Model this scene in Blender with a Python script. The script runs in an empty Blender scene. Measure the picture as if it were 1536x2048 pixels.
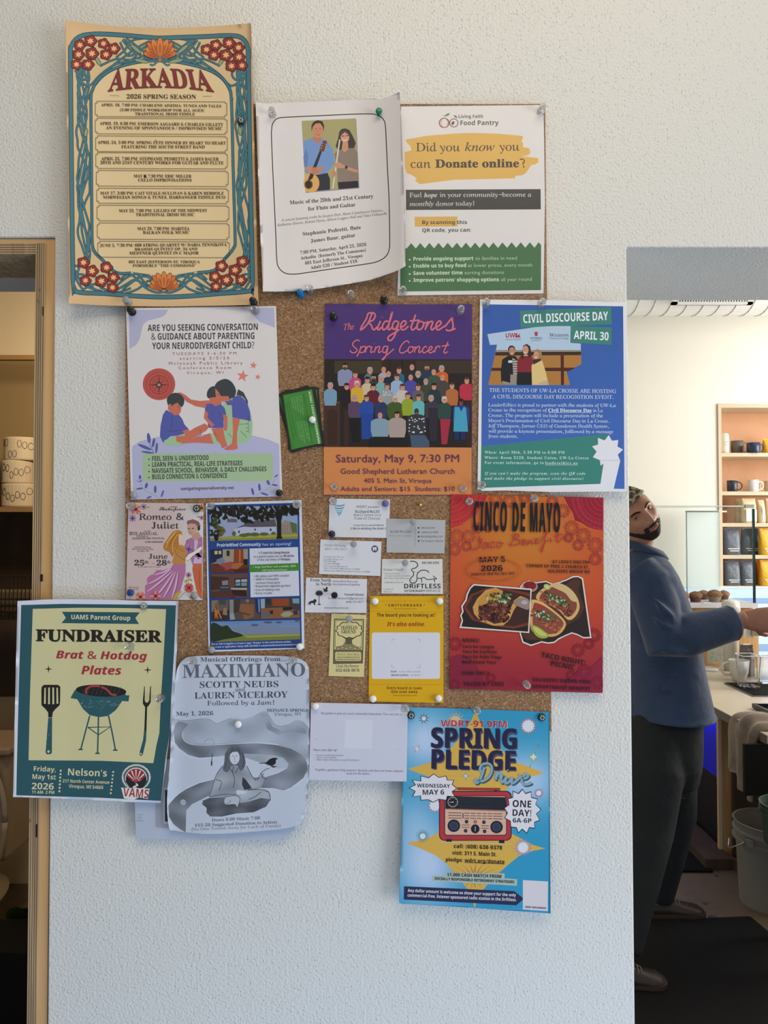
import bpy, bmesh, math, random
import numpy as np
from mathutils import Vector, Matrix
from mathutils.geometry import tessellate_polygon

R = math.radians
PI = math.pi
random.seed(7)
SC = bpy.context.scene
COL = SC.collection

# ---------------------------------------------------------------- camera
FPX = 1479.0                       # focal length in pixels of the 1536 x 2048 frame
PITCH = math.atan(36.0 / FPX)
CAM = np.array([0.0, -1.08, 1.70])
cam = bpy.data.objects.new('camera', bpy.data.cameras.new('camera'))
COL.objects.link(cam)
cam.location = CAM
cam.rotation_euler = (R(90) + PITCH, 0, 0)
cam.data.sensor_fit = 'VERTICAL'
cam.data.sensor_height = 36.0
cam.data.lens = FPX / 2048 * 36.0
cam.data.clip_start = 0.02
SC.camera = cam

# ---------------------------------------------------------------- world, lights, exposure
world = bpy.data.worlds.new('world')
SC.world = world
world.use_nodes = True
wb = world.node_tree.nodes['Background']
wb.inputs[0].default_value = (0.93, 0.92, 0.90, 1)
wb.inputs[1].default_value = 0.34
SC.view_settings.view_transform = 'Standard'
SC.view_settings.look = 'None'
SC.view_settings.gamma = 1
SC.view_settings.use_curve_mapping = False
SC.view_settings.exposure = 0.0


def area(name, loc, target, sx, sy, power, color):
    d = bpy.data.lights.new(name, 'AREA')
    d.shape = 'RECTANGLE'; d.size = sx; d.size_y = sy
    d.energy = power; d.color = color
    o = bpy.data.objects.new(name, d)
    COL.objects.link(o)
    o.location = loc
    o.rotation_euler = (Vector(target) - Vector(loc)).to_track_quat('-Z', 'Y').to_euler()
    return o


# front room: shop window to the right of the photographer, warm ceiling light
area('window_light', (3.1, -1.75, 1.20), (-0.2, 0.0, 1.35), 1.6, 1.9, 78, (0.90, 0.95, 1.0))
area('floor_bounce_fill', (0.3, -1.0, 0.06), (0.1, 0.0, 0.70), 2.4, 0.8, 20, (0.30, 0.60, 1.0))  # added unseen fill by the floor standing in for daylight bounced off it
area('ceiling_light_warm', (0.3, -1.5, 3.45), (0.1, -0.4, 0.0), 1.8, 1.2, 26, (1.0, 0.86, 0.62))
# cafe behind: tall windows on its right side
area('cafe_window_light', (4.3, 3.1, 2.35), (1.2, 3.9, 1.9), 2.2, 1.9, 118, (1.0, 0.965, 0.90))
# washroom lamp
area('washroom_lamp', (-1.15, 1.55, 2.5), (-1.5, 2.4, 1.9), 0.3, 0.3, 13.0, (1.0, 0.76, 0.48))


# ---------------------------------------------------------------- helpers
def W(px, py, Z):
    """point at distance Z in front of the lens plane seen at pixel px, py"""
    a = (px - 768.0) / FPX; b = (1024.0 - py) / FPX
    c, s = math.cos(PITCH), math.sin(PITCH)
    dy = c - b * s; dz = s + b * c
    t = Z / dy
    return (CAM[0] + a * t, CAM[1] + Z, CAM[2] + dz * t)


def onwall(xy, d):
    """pixel positions -> points lying d metres in front of the poster wall (plane y = 0)"""
    xy = np.asarray(xy, float)
    a = (xy[:, 0] - 768.0) / FPX; b = (1024.0 - xy[:, 1]) / FPX
    c, s = math.cos(PITCH), math.sin(PITCH)
    dy = c - b * s; dz = s + b * c
    Z = -CAM[1] - d
    t = Z / dy
    return np.stack([CAM[0] + a * t, CAM[1] + t * dy, CAM[2] + dz * t], 1)


def lin(h, k=1.0):
    if not isinstance(h, str):
        return tuple(h)
    r = []
    for i in (0, 2, 4):
        c = int(h[i:i + 2], 16) / 255.0
        c = c / 12.92 if c <= 0.04045 else ((c + 0.055) / 1.055) ** 2.4
        r.append(min(0.93, c * k))
    return tuple(r)


def wl(o):
    v = Vector((0, 0, 0))
    while o is not None:
        v = v + o.location; o = o.parent
    return v


def tag(o, label=None, cat=None, group=None, kind=None):
    if label: o['label'] = label
    if cat: o['category'] = cat
    if group: o['group'] = group
    if kind: o['kind'] = kind
    return o


def thing(name, label, cat, loc, group=None):
    o = bpy.data.objects.new(name, None)
    COL.objects.link(o)
    o.location = loc
    o.empty_display_size = 0.05
    return tag(o, label, cat, group)


def mesh_obj(name, vf, m, parent=None, smooth=False, kind=None):
    v, f = vf
    v = np.asarray(v, float)
    if parent is not None:
        off = np.array(wl(parent))
    else:
        off = np.array([(v[:, 0].min() + v[:, 0].max()) / 2, (v[:, 1].min() + v[:, 1].max()) / 2, v[:, 2].min()])
    me = bpy.data.meshes.new(name)
    me.from_pydata((v - off).tolist(), [], [list(x) for x in f])
    me.update()
    if m is not None:
        me.materials.append(m)
    if smooth:
        me.polygons.foreach_set('use_smooth', [True] * len(me.polygons))
    o = bpy.data.objects.new(name, me)
    COL.objects.link(o)
    if parent is not None:
        o.parent = parent
    else:
        o.location = off
    if kind: o['kind'] = kind
    return o


def join(*vfs):
    V = []; F = []
    for v, f in vfs:
        n = len(V)
        V += [tuple(p) for p in v]
        F += [[i + n for i in x] for x in f]
    return V, F


def bx(x0, x1, y0, y1, z0, z1):
    v = [(x, y, z) for z in (z0, z1) for y in (y0, y1) for x in (x0, x1)]
    f = [(0, 2, 3, 1), (4, 5, 7, 6), (0, 1, 5, 4), (2, 6, 7, 3), (0, 4, 6, 2), (1, 3, 7, 5)]
    return v, f


def bevel(o, w, seg=2):
    b = o.modifiers.new('bevel', 'BEVEL'); b.width = w; b.segments = seg; b.limit_method = 'ANGLE'
    return o


def loft(rings, cap=True):
    """rings: list of equal-length closed rings of points"""
    V = []; F = []
    n = len(rings[0])
    for r in rings: V += [tuple(p) for p in r]
    for i in range(len(rings) - 1):
        for j in range(n):
            k = (j + 1) % n
            F.append((i * n + j, i * n + k, (i + 1) * n + k, (i + 1) * n + j))
    if cap:
        F.append(tuple(range(n - 1, -1, -1)))
        F.append(tuple((len(rings) - 1) * n + j for j in range(n)))
    return V, F


def lathe(prof, c=(0, 0, 0), seg=24, axis='z', sx=1, sy=1):
    """prof: (radius, height) pairs"""
    rings = []
    for r, h in prof:
        ring = []
        for j in range(seg):
            a = 2 * PI * j / seg
            x, y = math.cos(a) * max(r, 1e-5) * sx, math.sin(a) * max(r, 1e-5) * sy
            if axis == 'z': p = (c[0] + x, c[1] + y, c[2] + h)
            elif axis == 'y': p = (c[0] + x, c[1] - h, c[2] + y)      # grows towards -y
            else: p = (c[0] + h, c[1] + x, c[2] + y)
            ring.append(p)
        rings.append(ring)
    return loft(rings)


def sweep(pts, rad, seg=10, up=(0, 0, 1), flat=1.0):
    """tube along points; rad number, list, or list of (ra, rb)"""
    P = [Vector(p) for p in pts]
    rings = []; a = None
    for i, p in enumerate(P):
        t = (P[min(i + 1, len(P) - 1)] - P[max(i - 1, 0)]).normalized()
        if a is None:
            u = Vector(up)
            if abs(t.dot(u)) > 0.95: u = Vector((0, 1, 0))
            a = t.cross(u).normalized()
        else:                                   # carry the frame along without twisting
            a = (a - t * a.dot(t)).normalized()
        b = a.cross(t).normalized()
        r = rad[i] if isinstance(rad, list) else rad
        ra, rb = r if isinstance(r, (list, tuple)) else (r, r * flat)
        rings.append([p + a * math.cos(2 * PI * j / seg) * ra + b * math.sin(2 * PI * j / seg) * rb for j in range(seg)])
    return loft(rings)


def ball(c, rx, ry, rz, n=12, m=8):
    rings = []
    for i in range(m + 1):
        th = PI * (i + 0.02 if i == 0 else (i - 0.02 if i == m else i)) / m
        rings.append([(c[0] + rx * math.sin(th) * math.cos(2 * PI * j / n), c[1] + ry * math.sin(th) * math.sin(2 * PI * j / n), c[2] + rz * math.cos(th)) for j in range(n)])
    return loft(rings)


def catmull(pts, n=6, closed=False):
    P = [np.array(p, float) for p in pts]
    out = []
    N = len(P)
    rng = range(N if closed else N - 1)
    for i in rng:
        if closed: a, b, c, d = P[i - 1], P[i], P[(i + 1) % N], P[(i + 2) % N]
        else: a, b, c, d = P[max(i - 1, 0)], P[i], P[i + 1], P[min(i + 2, N - 1)]
        for k in range(n):
            t = k / n
            out.append(0.5 * ((2 * b) + (-a + c) * t + (2 * a - 5 * b + 4 * c - d) * t * t + (-a + 3 * b - 3 * c + d) * t ** 3))
    if not closed: out.append(P[-1])
    return out


def remesh(vf, voxel, smooth=4):
    me = bpy.data.meshes.new('tmp'); me.from_pydata([tuple(p) for p in vf[0]], [], vf[1]); me.update()
    bm = bmesh.new(); bm.from_mesh(me); bmesh.ops.recalc_face_normals(bm, faces=bm.faces); bm.to_mesh(me); bm.free()
    o = bpy.data.objects.new('tmp', me); COL.objects.link(o)
    r = o.modifiers.new('r', 'REMESH'); r.mode = 'VOXEL'; r.voxel_size = voxel
    if smooth:
        s = o.modifiers.new('s', 'SMOOTH'); s.iterations = smooth; s.factor = 0.5
    dg = bpy.context.evaluated_depsgraph_get()
    m2 = bpy.data.meshes.new_from_object(o.evaluated_get(dg))
    V = [tuple(v.co) for v in m2.vertices]; F = [tuple(p.vertices) for p in m2.polygons]
    bpy.data.objects.remove(o); bpy.data.meshes.remove(me); bpy.data.meshes.remove(m2)
    return V, F


# ---------------------------------------------------------------- materials
def mat(name, col, rough=0.6, metal=0.0, noise=None, bump=None, trans=0.0, emit=None, wood=None, spec=0.5, ior=1.45, coat=0.0, sheen=0.0):
    """noise=(scale, second colour, contrast) ; bump=(scale, strength, distance) ; wood=(axis scale tuple, dark colour)"""
    m = bpy.data.materials.new(name); m.use_nodes = True
    nt = m.node_tree; b = nt.nodes['Principled BSDF']
    c = lin(col) + (1,)
    b.inputs['Base Color'].default_value = c
    b.inputs['Roughness'].default_value = rough
    b.inputs['Metallic'].default_value = metal
    b.inputs['Specular IOR Level'].default_value = spec
    b.inputs['IOR'].default_value = ior
    b.inputs['Transmission Weight'].default_value = trans
    b.inputs['Coat Weight'].default_value = coat
    b.inputs['Sheen Weight'].default_value = sheen
    tc = nt.nodes.new('ShaderNodeTexCoord')
    if noise or wood:
        mp = nt.nodes.new('ShaderNodeMapping'); nt.links.new(tc.outputs['Object'], mp.inputs[0])
        nz = nt.nodes.new('ShaderNodeTexNoise'); nt.links.new(mp.outputs[0], nz.inputs['Vector'])
        rp = nt.nodes.new('ShaderNodeValToRGB'); nt.links.new(nz.outputs[0], rp.inputs[0])
        if wood:
            mp.inputs['Scale'].default_value = wood[0]; nz.inputs['Scale'].default_value = 3; nz.inputs['Detail'].default_value = 5
            nz.inputs['Distortion'].default_value = 0.6
            rp.color_ramp.elements[0].position = 0.3; rp.color_ramp.elements[1].position = 0.7
            rp.color_ramp.elements[0].color = lin(wood[1]) + (1,); rp.color_ramp.elements[1].color = c
        else:
            nz.inputs['Scale'].default_value = noise[0]; nz.inputs['Detail'].default_value = 4
            k = noise[2] / 2
            rp.color_ramp.elements[0].position = 0.5 - k; rp.color_ramp.elements[1].position = 0.5 + k
            rp.color_ramp.elements[0].color = lin(noise[1]) + (1,); rp.color_ramp.elements[1].color = c
        nt.links.new(rp.outputs[0], b.inputs['Base Color'])
    if bump:
        n2 = nt.nodes.new('ShaderNodeTexNoise'); n2.inputs['Scale'].default_value = bump[0]; n2.inputs['Detail'].default_value = 3
        nt.links.new(tc.outputs['Object'], n2.inputs['Vector'])
        bp = nt.nodes.new('ShaderNodeBump'); bp.inputs['Strength'].default_value = bump[1]; bp.inputs['Distance'].default_value = bump[2]
        nt.links.new(n2.outputs[0], bp.inputs['Height']); nt.links.new(bp.outputs[0], b.inputs['Normal'])
    if emit:
        b.inputs['Emission Color'].default_value = lin(emit[0]) + (1,); b.inputs['Emission Strength'].default_value = emit[1]
    return m


def orange_peel(name, col, scale=260.0, strength=0.5):
    m = bpy.data.materials.new(name); m.use_nodes = True
    nt = m.node_tree; b = nt.nodes['Principled BSDF']; L = nt.links.new
    b.inputs['Roughness'].default_value = 0.42; b.inputs['Base Color'].default_value = lin(col) + (1,)
    tc = nt.nodes.new('ShaderNodeTexCoord')
    n = nt.nodes.new('ShaderNodeTexNoise'); n.inputs['Scale'].default_value = scale; n.inputs['Detail'].default_value = 1.5; n.inputs['Distortion'].default_value = 0.0
    L(tc.outputs['Object'], n.inputs['Vector'])
    v = nt.nodes.new('ShaderNodeTexVoronoi'); v.inputs['Scale'].default_value = scale * 0.85
    L(tc.outputs['Object'], v.inputs['Vector'])
    r = nt.nodes.new('ShaderNodeMapRange'); r.inputs[1].default_value = 0.0; r.inputs[2].default_value = 0.32; r.inputs[3].default_value = 1.0; r.inputs[4].default_value = 0.0
    L(v.outputs['Distance'], r.inputs[0])
    # only some cells carry a splatter drop
    sp = nt.nodes.new('ShaderNodeSeparateColor'); L(v.outputs['Color'], sp.inputs[0])
    gt = nt.nodes.new('ShaderNodeMath'); gt.operation = 'GREATER_THAN'; gt.inputs[1].default_value = 0.55; L(sp.outputs[0], gt.inputs[0])
    mu = nt.nodes.new('ShaderNodeMath'); mu.operation = 'MULTIPLY'; L(r.outputs[0], mu.inputs[0]); L(gt.outputs[0], mu.inputs[1])
    ad = nt.nodes.new('ShaderNodeMath'); ad.operation = 'MULTIPLY_ADD'; ad.inputs[1].default_value = 0.8
    L(mu.outputs[0], ad.inputs[0]); L(n.outputs[0], ad.inputs[2])
    bp = nt.nodes.new('ShaderNodeBump'); bp.inputs['Strength'].default_value = strength; bp.inputs['Distance'].default_value = 0.0026
    L(ad.outputs[0], bp.inputs['Height']); L(bp.outputs[0], b.inputs['Normal'])
    return m


M_WALL = orange_peel('painted drywall', (0.66, 0.655, 0.63))
M_WARM = mat('cream paint', (0.80, 0.775, 0.70), 0.7, bump=(60, 0.15, 0.002))
M_WASH = mat('washroom paint', (0.72, 0.62, 0.45), 0.7)
M_PLY = mat('birch plywood face', (0.64, 0.40, 0.18), 0.45, wood=((7, 7, 0.6), (0.50, 0.28, 0.11)))
M_PLYX = mat('birch plywood face horizontal grain', (0.62, 0.42, 0.22), 0.45, wood=((0.6, 7, 7), (0.50, 0.31, 0.14)))
M_PLYBACK = mat('reddish plywood back', (0.62, 0.33, 0.17), 0.5, wood=((1.2, 4, 0.8), (0.52, 0.25, 0.11)))
M_PLYL = mat('pale plywood edge', (0.62, 0.50, 0.36), 0.55)
M_LAYER = [mat('plywood layer light', (0.52, 0.38, 0.23), 0.6, wood=((40, 40, 1.2), (0.30, 0.20, 0.11))),
           mat('plywood layer dark', (0.13, 0.075, 0.038), 0.7, wood=((40, 40, 2), (0.26, 0.16, 0.09)))]
M_WHITE = mat('white enamel paint', (0.75, 0.76, 0.75), 0.4)
M_BLACK = mat('black plastic', (0.009, 0.009, 0.010), 0.5, spec=.2)
M_MAT = mat('black rubber mat', (0.007, 0.007, 0.008), 0.85, spec=.2, bump=(300, 0.5, 0.002))
M_FLOOR = mat('beige vinyl floor', (0.17, 0.128, 0.085), 0.55, noise=(9, (0.12, 0.09, 0.06), 0.5))
M_DARKWOOD = mat('dark brown panel', (0.075, 0.05, 0.035), 0.6, wood=((3, 3, 0.5), (0.05, 0.033, 0.022)))
M_CORK = None


def cork_material():
    m = bpy.data.materials.new('cork granules'); m.use_nodes = True
    nt = m.node_tree; b = nt.nodes['Principled BSDF']; L = nt.links.new
    b.inputs['Roughness'].default_value = 0.85
    tc = nt.nodes.new('ShaderNodeTexCoord')
    v = nt.nodes.new('ShaderNodeTexVoronoi'); v.inputs['Scale'].default_value = 560; L(tc.outputs['Object'], v.inputs['Vector'])
    s = nt.nodes.new('ShaderNodeSeparateColor'); L(v.outputs['Color'], s.inputs[0])
    r = nt.nodes.new('ShaderNodeValToRGB'); L(s.outputs[0], r.inputs[0])
    e = r.color_ramp.elements
    e[0].position = 0.0; e[0].color = (0.13, 0.060, 0.025, 1)
    e[1].position = 1.0; e[1].color = (0.46, 0.29, 0.155, 1)
    for p, c in ((0.2, (0.215, 0.112, 0.052, 1)), (0.65, (0.265, 0.145, 0.07, 1)), (0.9, (0.335, 0.195, 0.098, 1))):
        q = e.new(p); q.color = c
    n = nt.nodes.new('ShaderNodeTexNoise'); n.inputs['Scale'].default_value = 900; L(tc.outputs['Object'], n.inputs['Vector'])
    mx = nt.nodes.new('ShaderNodeMix'); mx.data_type = 'RGBA'; mx.blend_type = 'OVERLAY'; mx.inputs[0].default_value = 0.35
    L(r.outputs[0], mx.inputs[6]); L(n.outputs[0], mx.inputs[7]); L(mx.outputs[2], b.inputs['Base Color'])
    bp = nt.nodes.new('ShaderNodeBump'); bp.inputs['Strength'].default_value = 0.5; bp.inputs['Distance'].default_value = 0.001
    L(s.outputs[1], bp.inputs['Height']); L(bp.outputs[0], b.inputs['Normal'])
    return m


M_CORK = cork_material()

# ---------------------------------------------------------------- the setting
def poly_wall(name, outline, y0, y1, m, bev=0.0):
    """outline in x, z extruded between y0 and y1"""
    n = len(outline)
    v = [(x, y0, z) for x, z in outline] + [(x, y1, z) for x, z in outline]
    tri = tessellate_polygon([[Vector((x, z, 0)) for x, z in outline]])
    f = [tuple(t) for t in tri] + [tuple(i + n for i in reversed(t)) for t in tri]
    f += [(i, (i + 1) % n, (i + 1) % n + n, i + n) for i in range(n)]
    me = bpy.data.meshes.new(name); me.from_pydata(v, [], f); me.update()
    bm = bmesh.new(); bm.from_mesh(me); bmesh.ops.recalc_face_normals(bm, faces=bm.faces)
    bmesh.ops.dissolve_limit(bm, angle_limit=0.01, verts=bm.verts, edges=bm.edges)
    bm.to_mesh(me); bm.free()
    me.materials.append(m)
    o = bpy.data.objects.new(name, me); COL.objects.link(o)
    o['kind'] = 'structure'
    if bev: bevel(o, bev, 3)
    return o


XL, XR, ZL, ZR, TH = -0.4855, 0.3575, 2.1315, 2.1165, 0.252
poly_wall('wall_north', [(-3.2, 0), (-1.40, 0), (-1.40, ZL), (XL, ZL), (XL + 0.004, 0), (XR + 0.006, 0), (XR, ZR), (1.45, ZR), (1.45, 0), (4.6, 0), (4.6, 3.6), (-3.2, 3.6)], 0.0, TH, M_WALL, 0.0022)  # right opening narrowed out of view so the wall blocks front window light
mesh_obj('floor', bx(-3.2, 4.8, -4.2, 5.2, -0.06, 0.0), M_FLOOR, kind='structure')
mesh_obj('ceiling', bx(-3.2, 4.8, TH, 5.2, 3.6, 3.66), M_WHITE, kind='structure')
mesh_obj('wall_cafe_back', join(bx(-0.3, 2.5336, 4.52, 4.60, 0, 3.6), bx(2.5336, 3.5936, 4.52, 4.60, 2.6577, 3.6), bx(3.5936, 4.8, 4.52, 4.60, 0, 3.6),
                               bx(2.5336, 3.5936, 4.52, 4.60, 0, 1.02)), M_WARM, kind='structure')
mesh_obj('wall_cafe_right', bx(4.7, 4.8, TH, 4.6, 0, 3.6), M_WARM, kind='structure')
mesh_obj('wall_divider', bx(-0.36, -0.28, TH, 4.6, 0, 3.6), M_WARM, kind='structure')
# washroom
mesh_obj('wall_washroom_back', bx(-3.2, -0.36, 2.52, 2.60, 0, 3.6), M_WASH, kind='structure')
mesh_obj('wall_washroom_left', bx(-3.2, -3.12, TH, 2.52, 0, 3.6), M_WASH, kind='structure')

# plywood lining of the left doorway: smooth outer board and an inner frame whose laminated edge faces the room
fr = thing('door_frame', 'birch plywood lining with striped laminated edge in the left doorway', 'door frame', (XL, 0.01, 0))
gx = 0.0137     # width of the smooth strip
mesh_obj('face_board', bx(XL - gx, XL - 0.0005, 0.004, 0.10, 0, ZL - 0.001), M_PLY, fr)
mesh_obj('head_board', bx(-1.40, XL - gx, 0.004, 0.10, ZL - 0.0085, ZL - 0.001), M_PLYX, fr)
nl = 9
w = 0.0142 / nl
for i in range(nl):
    mesh_obj('layer', bx(XL - gx - (i + 1) * w, XL - gx - i * w, 0.0005 + (i % 2) * 0.0006, 0.10, 0, ZL - 0.0087), M_LAYER[i % 2], fr)
hz = 0.0158 / nl
for i in range(nl):
    mesh_obj('layer', bx(-1.40, XL - gx - 0.0142, 0.0007 + (i % 2) * 0.0006, 0.105, ZL - 0.0087 - (i + 1) * hz, ZL - 0.0087 - i * hz), M_LAYER[i % 2], fr)
for px, py, h in ((86, 617, .010), (82, 1152, .008), (73, 1655, .014), (79, 577, .002), (77, 600, .003), (60, 1640, .003)):
    k = W(px, py, 1.0795)
    mesh_obj('knot', bx(k[0] - .0007, k[0] + .0007, -.0006, .004, k[2] - h, k[2] + h * .3), M_LAYER[1] if h < .005 else M_BLACK, fr)

# ---------------------------------------------------------------- print on paper
def paper_material(name, rough, bumpk, vcol=True, spec=0.4):
    m = bpy.data.materials.new(name); m.use_nodes = True
    nt = m.node_tree; b = nt.nodes['Principled BSDF']; L = nt.links.new
    b.inputs['Roughness'].default_value = rough; b.inputs['Specular IOR Level'].default_value = spec
    at = nt.nodes.new('ShaderNodeAttribute'); at.attribute_name = 'Col'
    tc = nt.nodes.new('ShaderNodeTexCoord')
    n = nt.nodes.new('ShaderNodeTexNoise'); n.inputs['Scale'].default_value = 14; n.inputs['Detail'].default_value = 2; L(tc.outputs['Object'], n.inputs['Vector'])
    L(at.outputs['Color'], b.inputs['Base Color'])
    bp = nt.nodes.new('ShaderNodeBump'); bp.inputs['Strength'].default_value = bumpk; bp.inputs['Distance'].default_value = 0.004
    L(n.outputs[0], bp.inputs['Height']); L(bp.outputs[0], b.inputs['Normal'])
    return m


M_MATT = paper_material('matt printed paper', 0.6, 0.35)
M_GLOSS = paper_material('glossy printed paper', 0.30, 0.35)
KCOL = 1.10

FONT = {'r': None, 'b': (0x1D5D4, 0x1D5EE, 0x1D7EC), 'B': (0x1D400, 0x1D41A, 0x1D7CE), 'i': (0x1D434, 0x1D44E, None),
        'I': (0x1D468, 0x1D482, 0x1D7CE), 's': (0x1D4D0, 0x1D4EA, None), 'm': (0x1D670, 0x1D68A, 0x1D7F6), 'o': (0x1D63C, 0x1D656, None), 'u': (0x1D434, 0x1D44E, None)}
_tc = bpy.data.curves.new('type', 'FONT')
_BUILTIN = _tc.font
try:        # Blender's own bundled font, which the built-in font falls back on for these letters anyway
    import os
    _SERIFS = bpy.data.fonts.load(os.path.join(bpy.utils.system_resource('DATAFILES', path='fonts'), 'NotoSansMath-Regular.woff2'))
except Exception:
    _SERIFS = _BUILTIN
_to = bpy.data.objects.new('type', _tc)
_cache = {}


_adv = {}


def _advance(c):
    if c not in _adv:
        st = 'i' if (c.isalpha() or not c.isdigit()) else 'B'
        a, _ = glyphs('|' + c + '|', st, 0, 2, 1.0); b, _ = glyphs('||', st, 0, 2, 1.0)
        _adv[c] = a[:, 0].max() - b[:, 0].max()
    return _adv[c]


def glyphs(s, st, off, res, space):
    key = (s, st, off, res, space)
    if key in _cache: return _cache[key]
    s = s.replace('Ê', 'E').replace('’', "'").replace('—', '\u2212')
    if st == 'u' and len(s) > 1:            # letter by letter: only the letters are set upright
        x = 0.0; V = []; F = []; n = 0
        for c in s:
            if c != ' ':
                v, f = glyphs(c, 'u' if c.isalpha() else 'B' if c.isdigit() else 'i', off, res, 1.0)
                if len(v):
                    w = v.copy(); w[:, 0] += x; V.append(w); F += [tuple(i + n for i in p) for p in f]; n += len(v)
            x += _advance(c) * space
        r = (np.concatenate(V), F); _cache[key] = r
        return r
    mp = FONT[st]
    t = ''
    for c in s:
        if mp is None: t += c
        elif 'A' <= c <= 'Z': t += chr(mp[0] + ord(c) - 65)
        elif 'a' <= c <= 'z': t += '\u210e' if (c == 'h' and st in 'iu') else chr(mp[1] + ord(c) - 97)
        elif c.isdigit() and mp[2]: t += chr(mp[2] + int(c))
        else: t += c
    _tc.font = _BUILTIN if mp is None else _SERIFS
    _tc.body = t; _tc.offset = off; _tc.resolution_u = res; _tc.space_character = space
    me = _to.to_mesh()
    n = len(me.vertices)
    co = np.zeros(n * 3); me.vertices.foreach_get('co', co)
    v = co.reshape(-1, 3)[:, :2].copy()
    if st == 'u': v[:, 0] -= 0.26 * v[:, 1]      # the italic set upright reads as a light roman
    f = [tuple(p.vertices) for p in me.polygons]
    _to.to_mesh_clear()
    _cache[key] = (v, f)
    return v, f


def _split(poly, ax, g):
    """cut a convex polygon along every grid line of one axis"""
    lo = min(p[ax] for p in poly); hi = max(p[ax] for p in poly)
    out = []; k = math.floor(lo / g + 1e-7) + 1; rest = poly
    while k * g < hi - 1e-6 and rest:
        c = k * g; L = []; Rr = []; n = len(rest)
        for i in range(n):
            p, q = rest[i], rest[(i + 1) % n]
            if p[ax] <= c: L.append(p)
            if p[ax] >= c: Rr.append(p)
            if (p[ax] < c) != (q[ax] < c) and p[ax] != c and q[ax] != c:
                t = (c - p[ax]) / (q[ax] - p[ax]); m = (p[0] + (q[0] - p[0]) * t, p[1] + (q[1] - p[1]) * t)
                L.append(m); Rr.append(m)
        if len(L) > 2: out.append(L)
        rest = Rr if len(Rr) > 2 else None
        k += 1
    if rest: out.append(rest)
    return out


_caps = {}


def capheight(st):
    if st not in _caps: _caps[st] = glyphs('H', st, 0, 2, 1.0)[0][:, 1].max()
    return _caps[st]


def cutgrid(v, f, g):
    idx = {}; V = []; F = []
    for t in f:
        for a in _split([(float(v[i][0]), float(v[i][1])) for i in t], 0, g):
            for c in _split(a, 1, g):
                fc = []
                for p in c:
                    k = (round(p[0], 4), round(p[1], 4)); j = idx.get(k)
                    if j is None: j = idx[k] = len(V); V.append(p)
                    if j not in fc: fc.append(j)
                if len(fc) > 2: F.append(tuple(fc))
    return np.array(V), F


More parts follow.
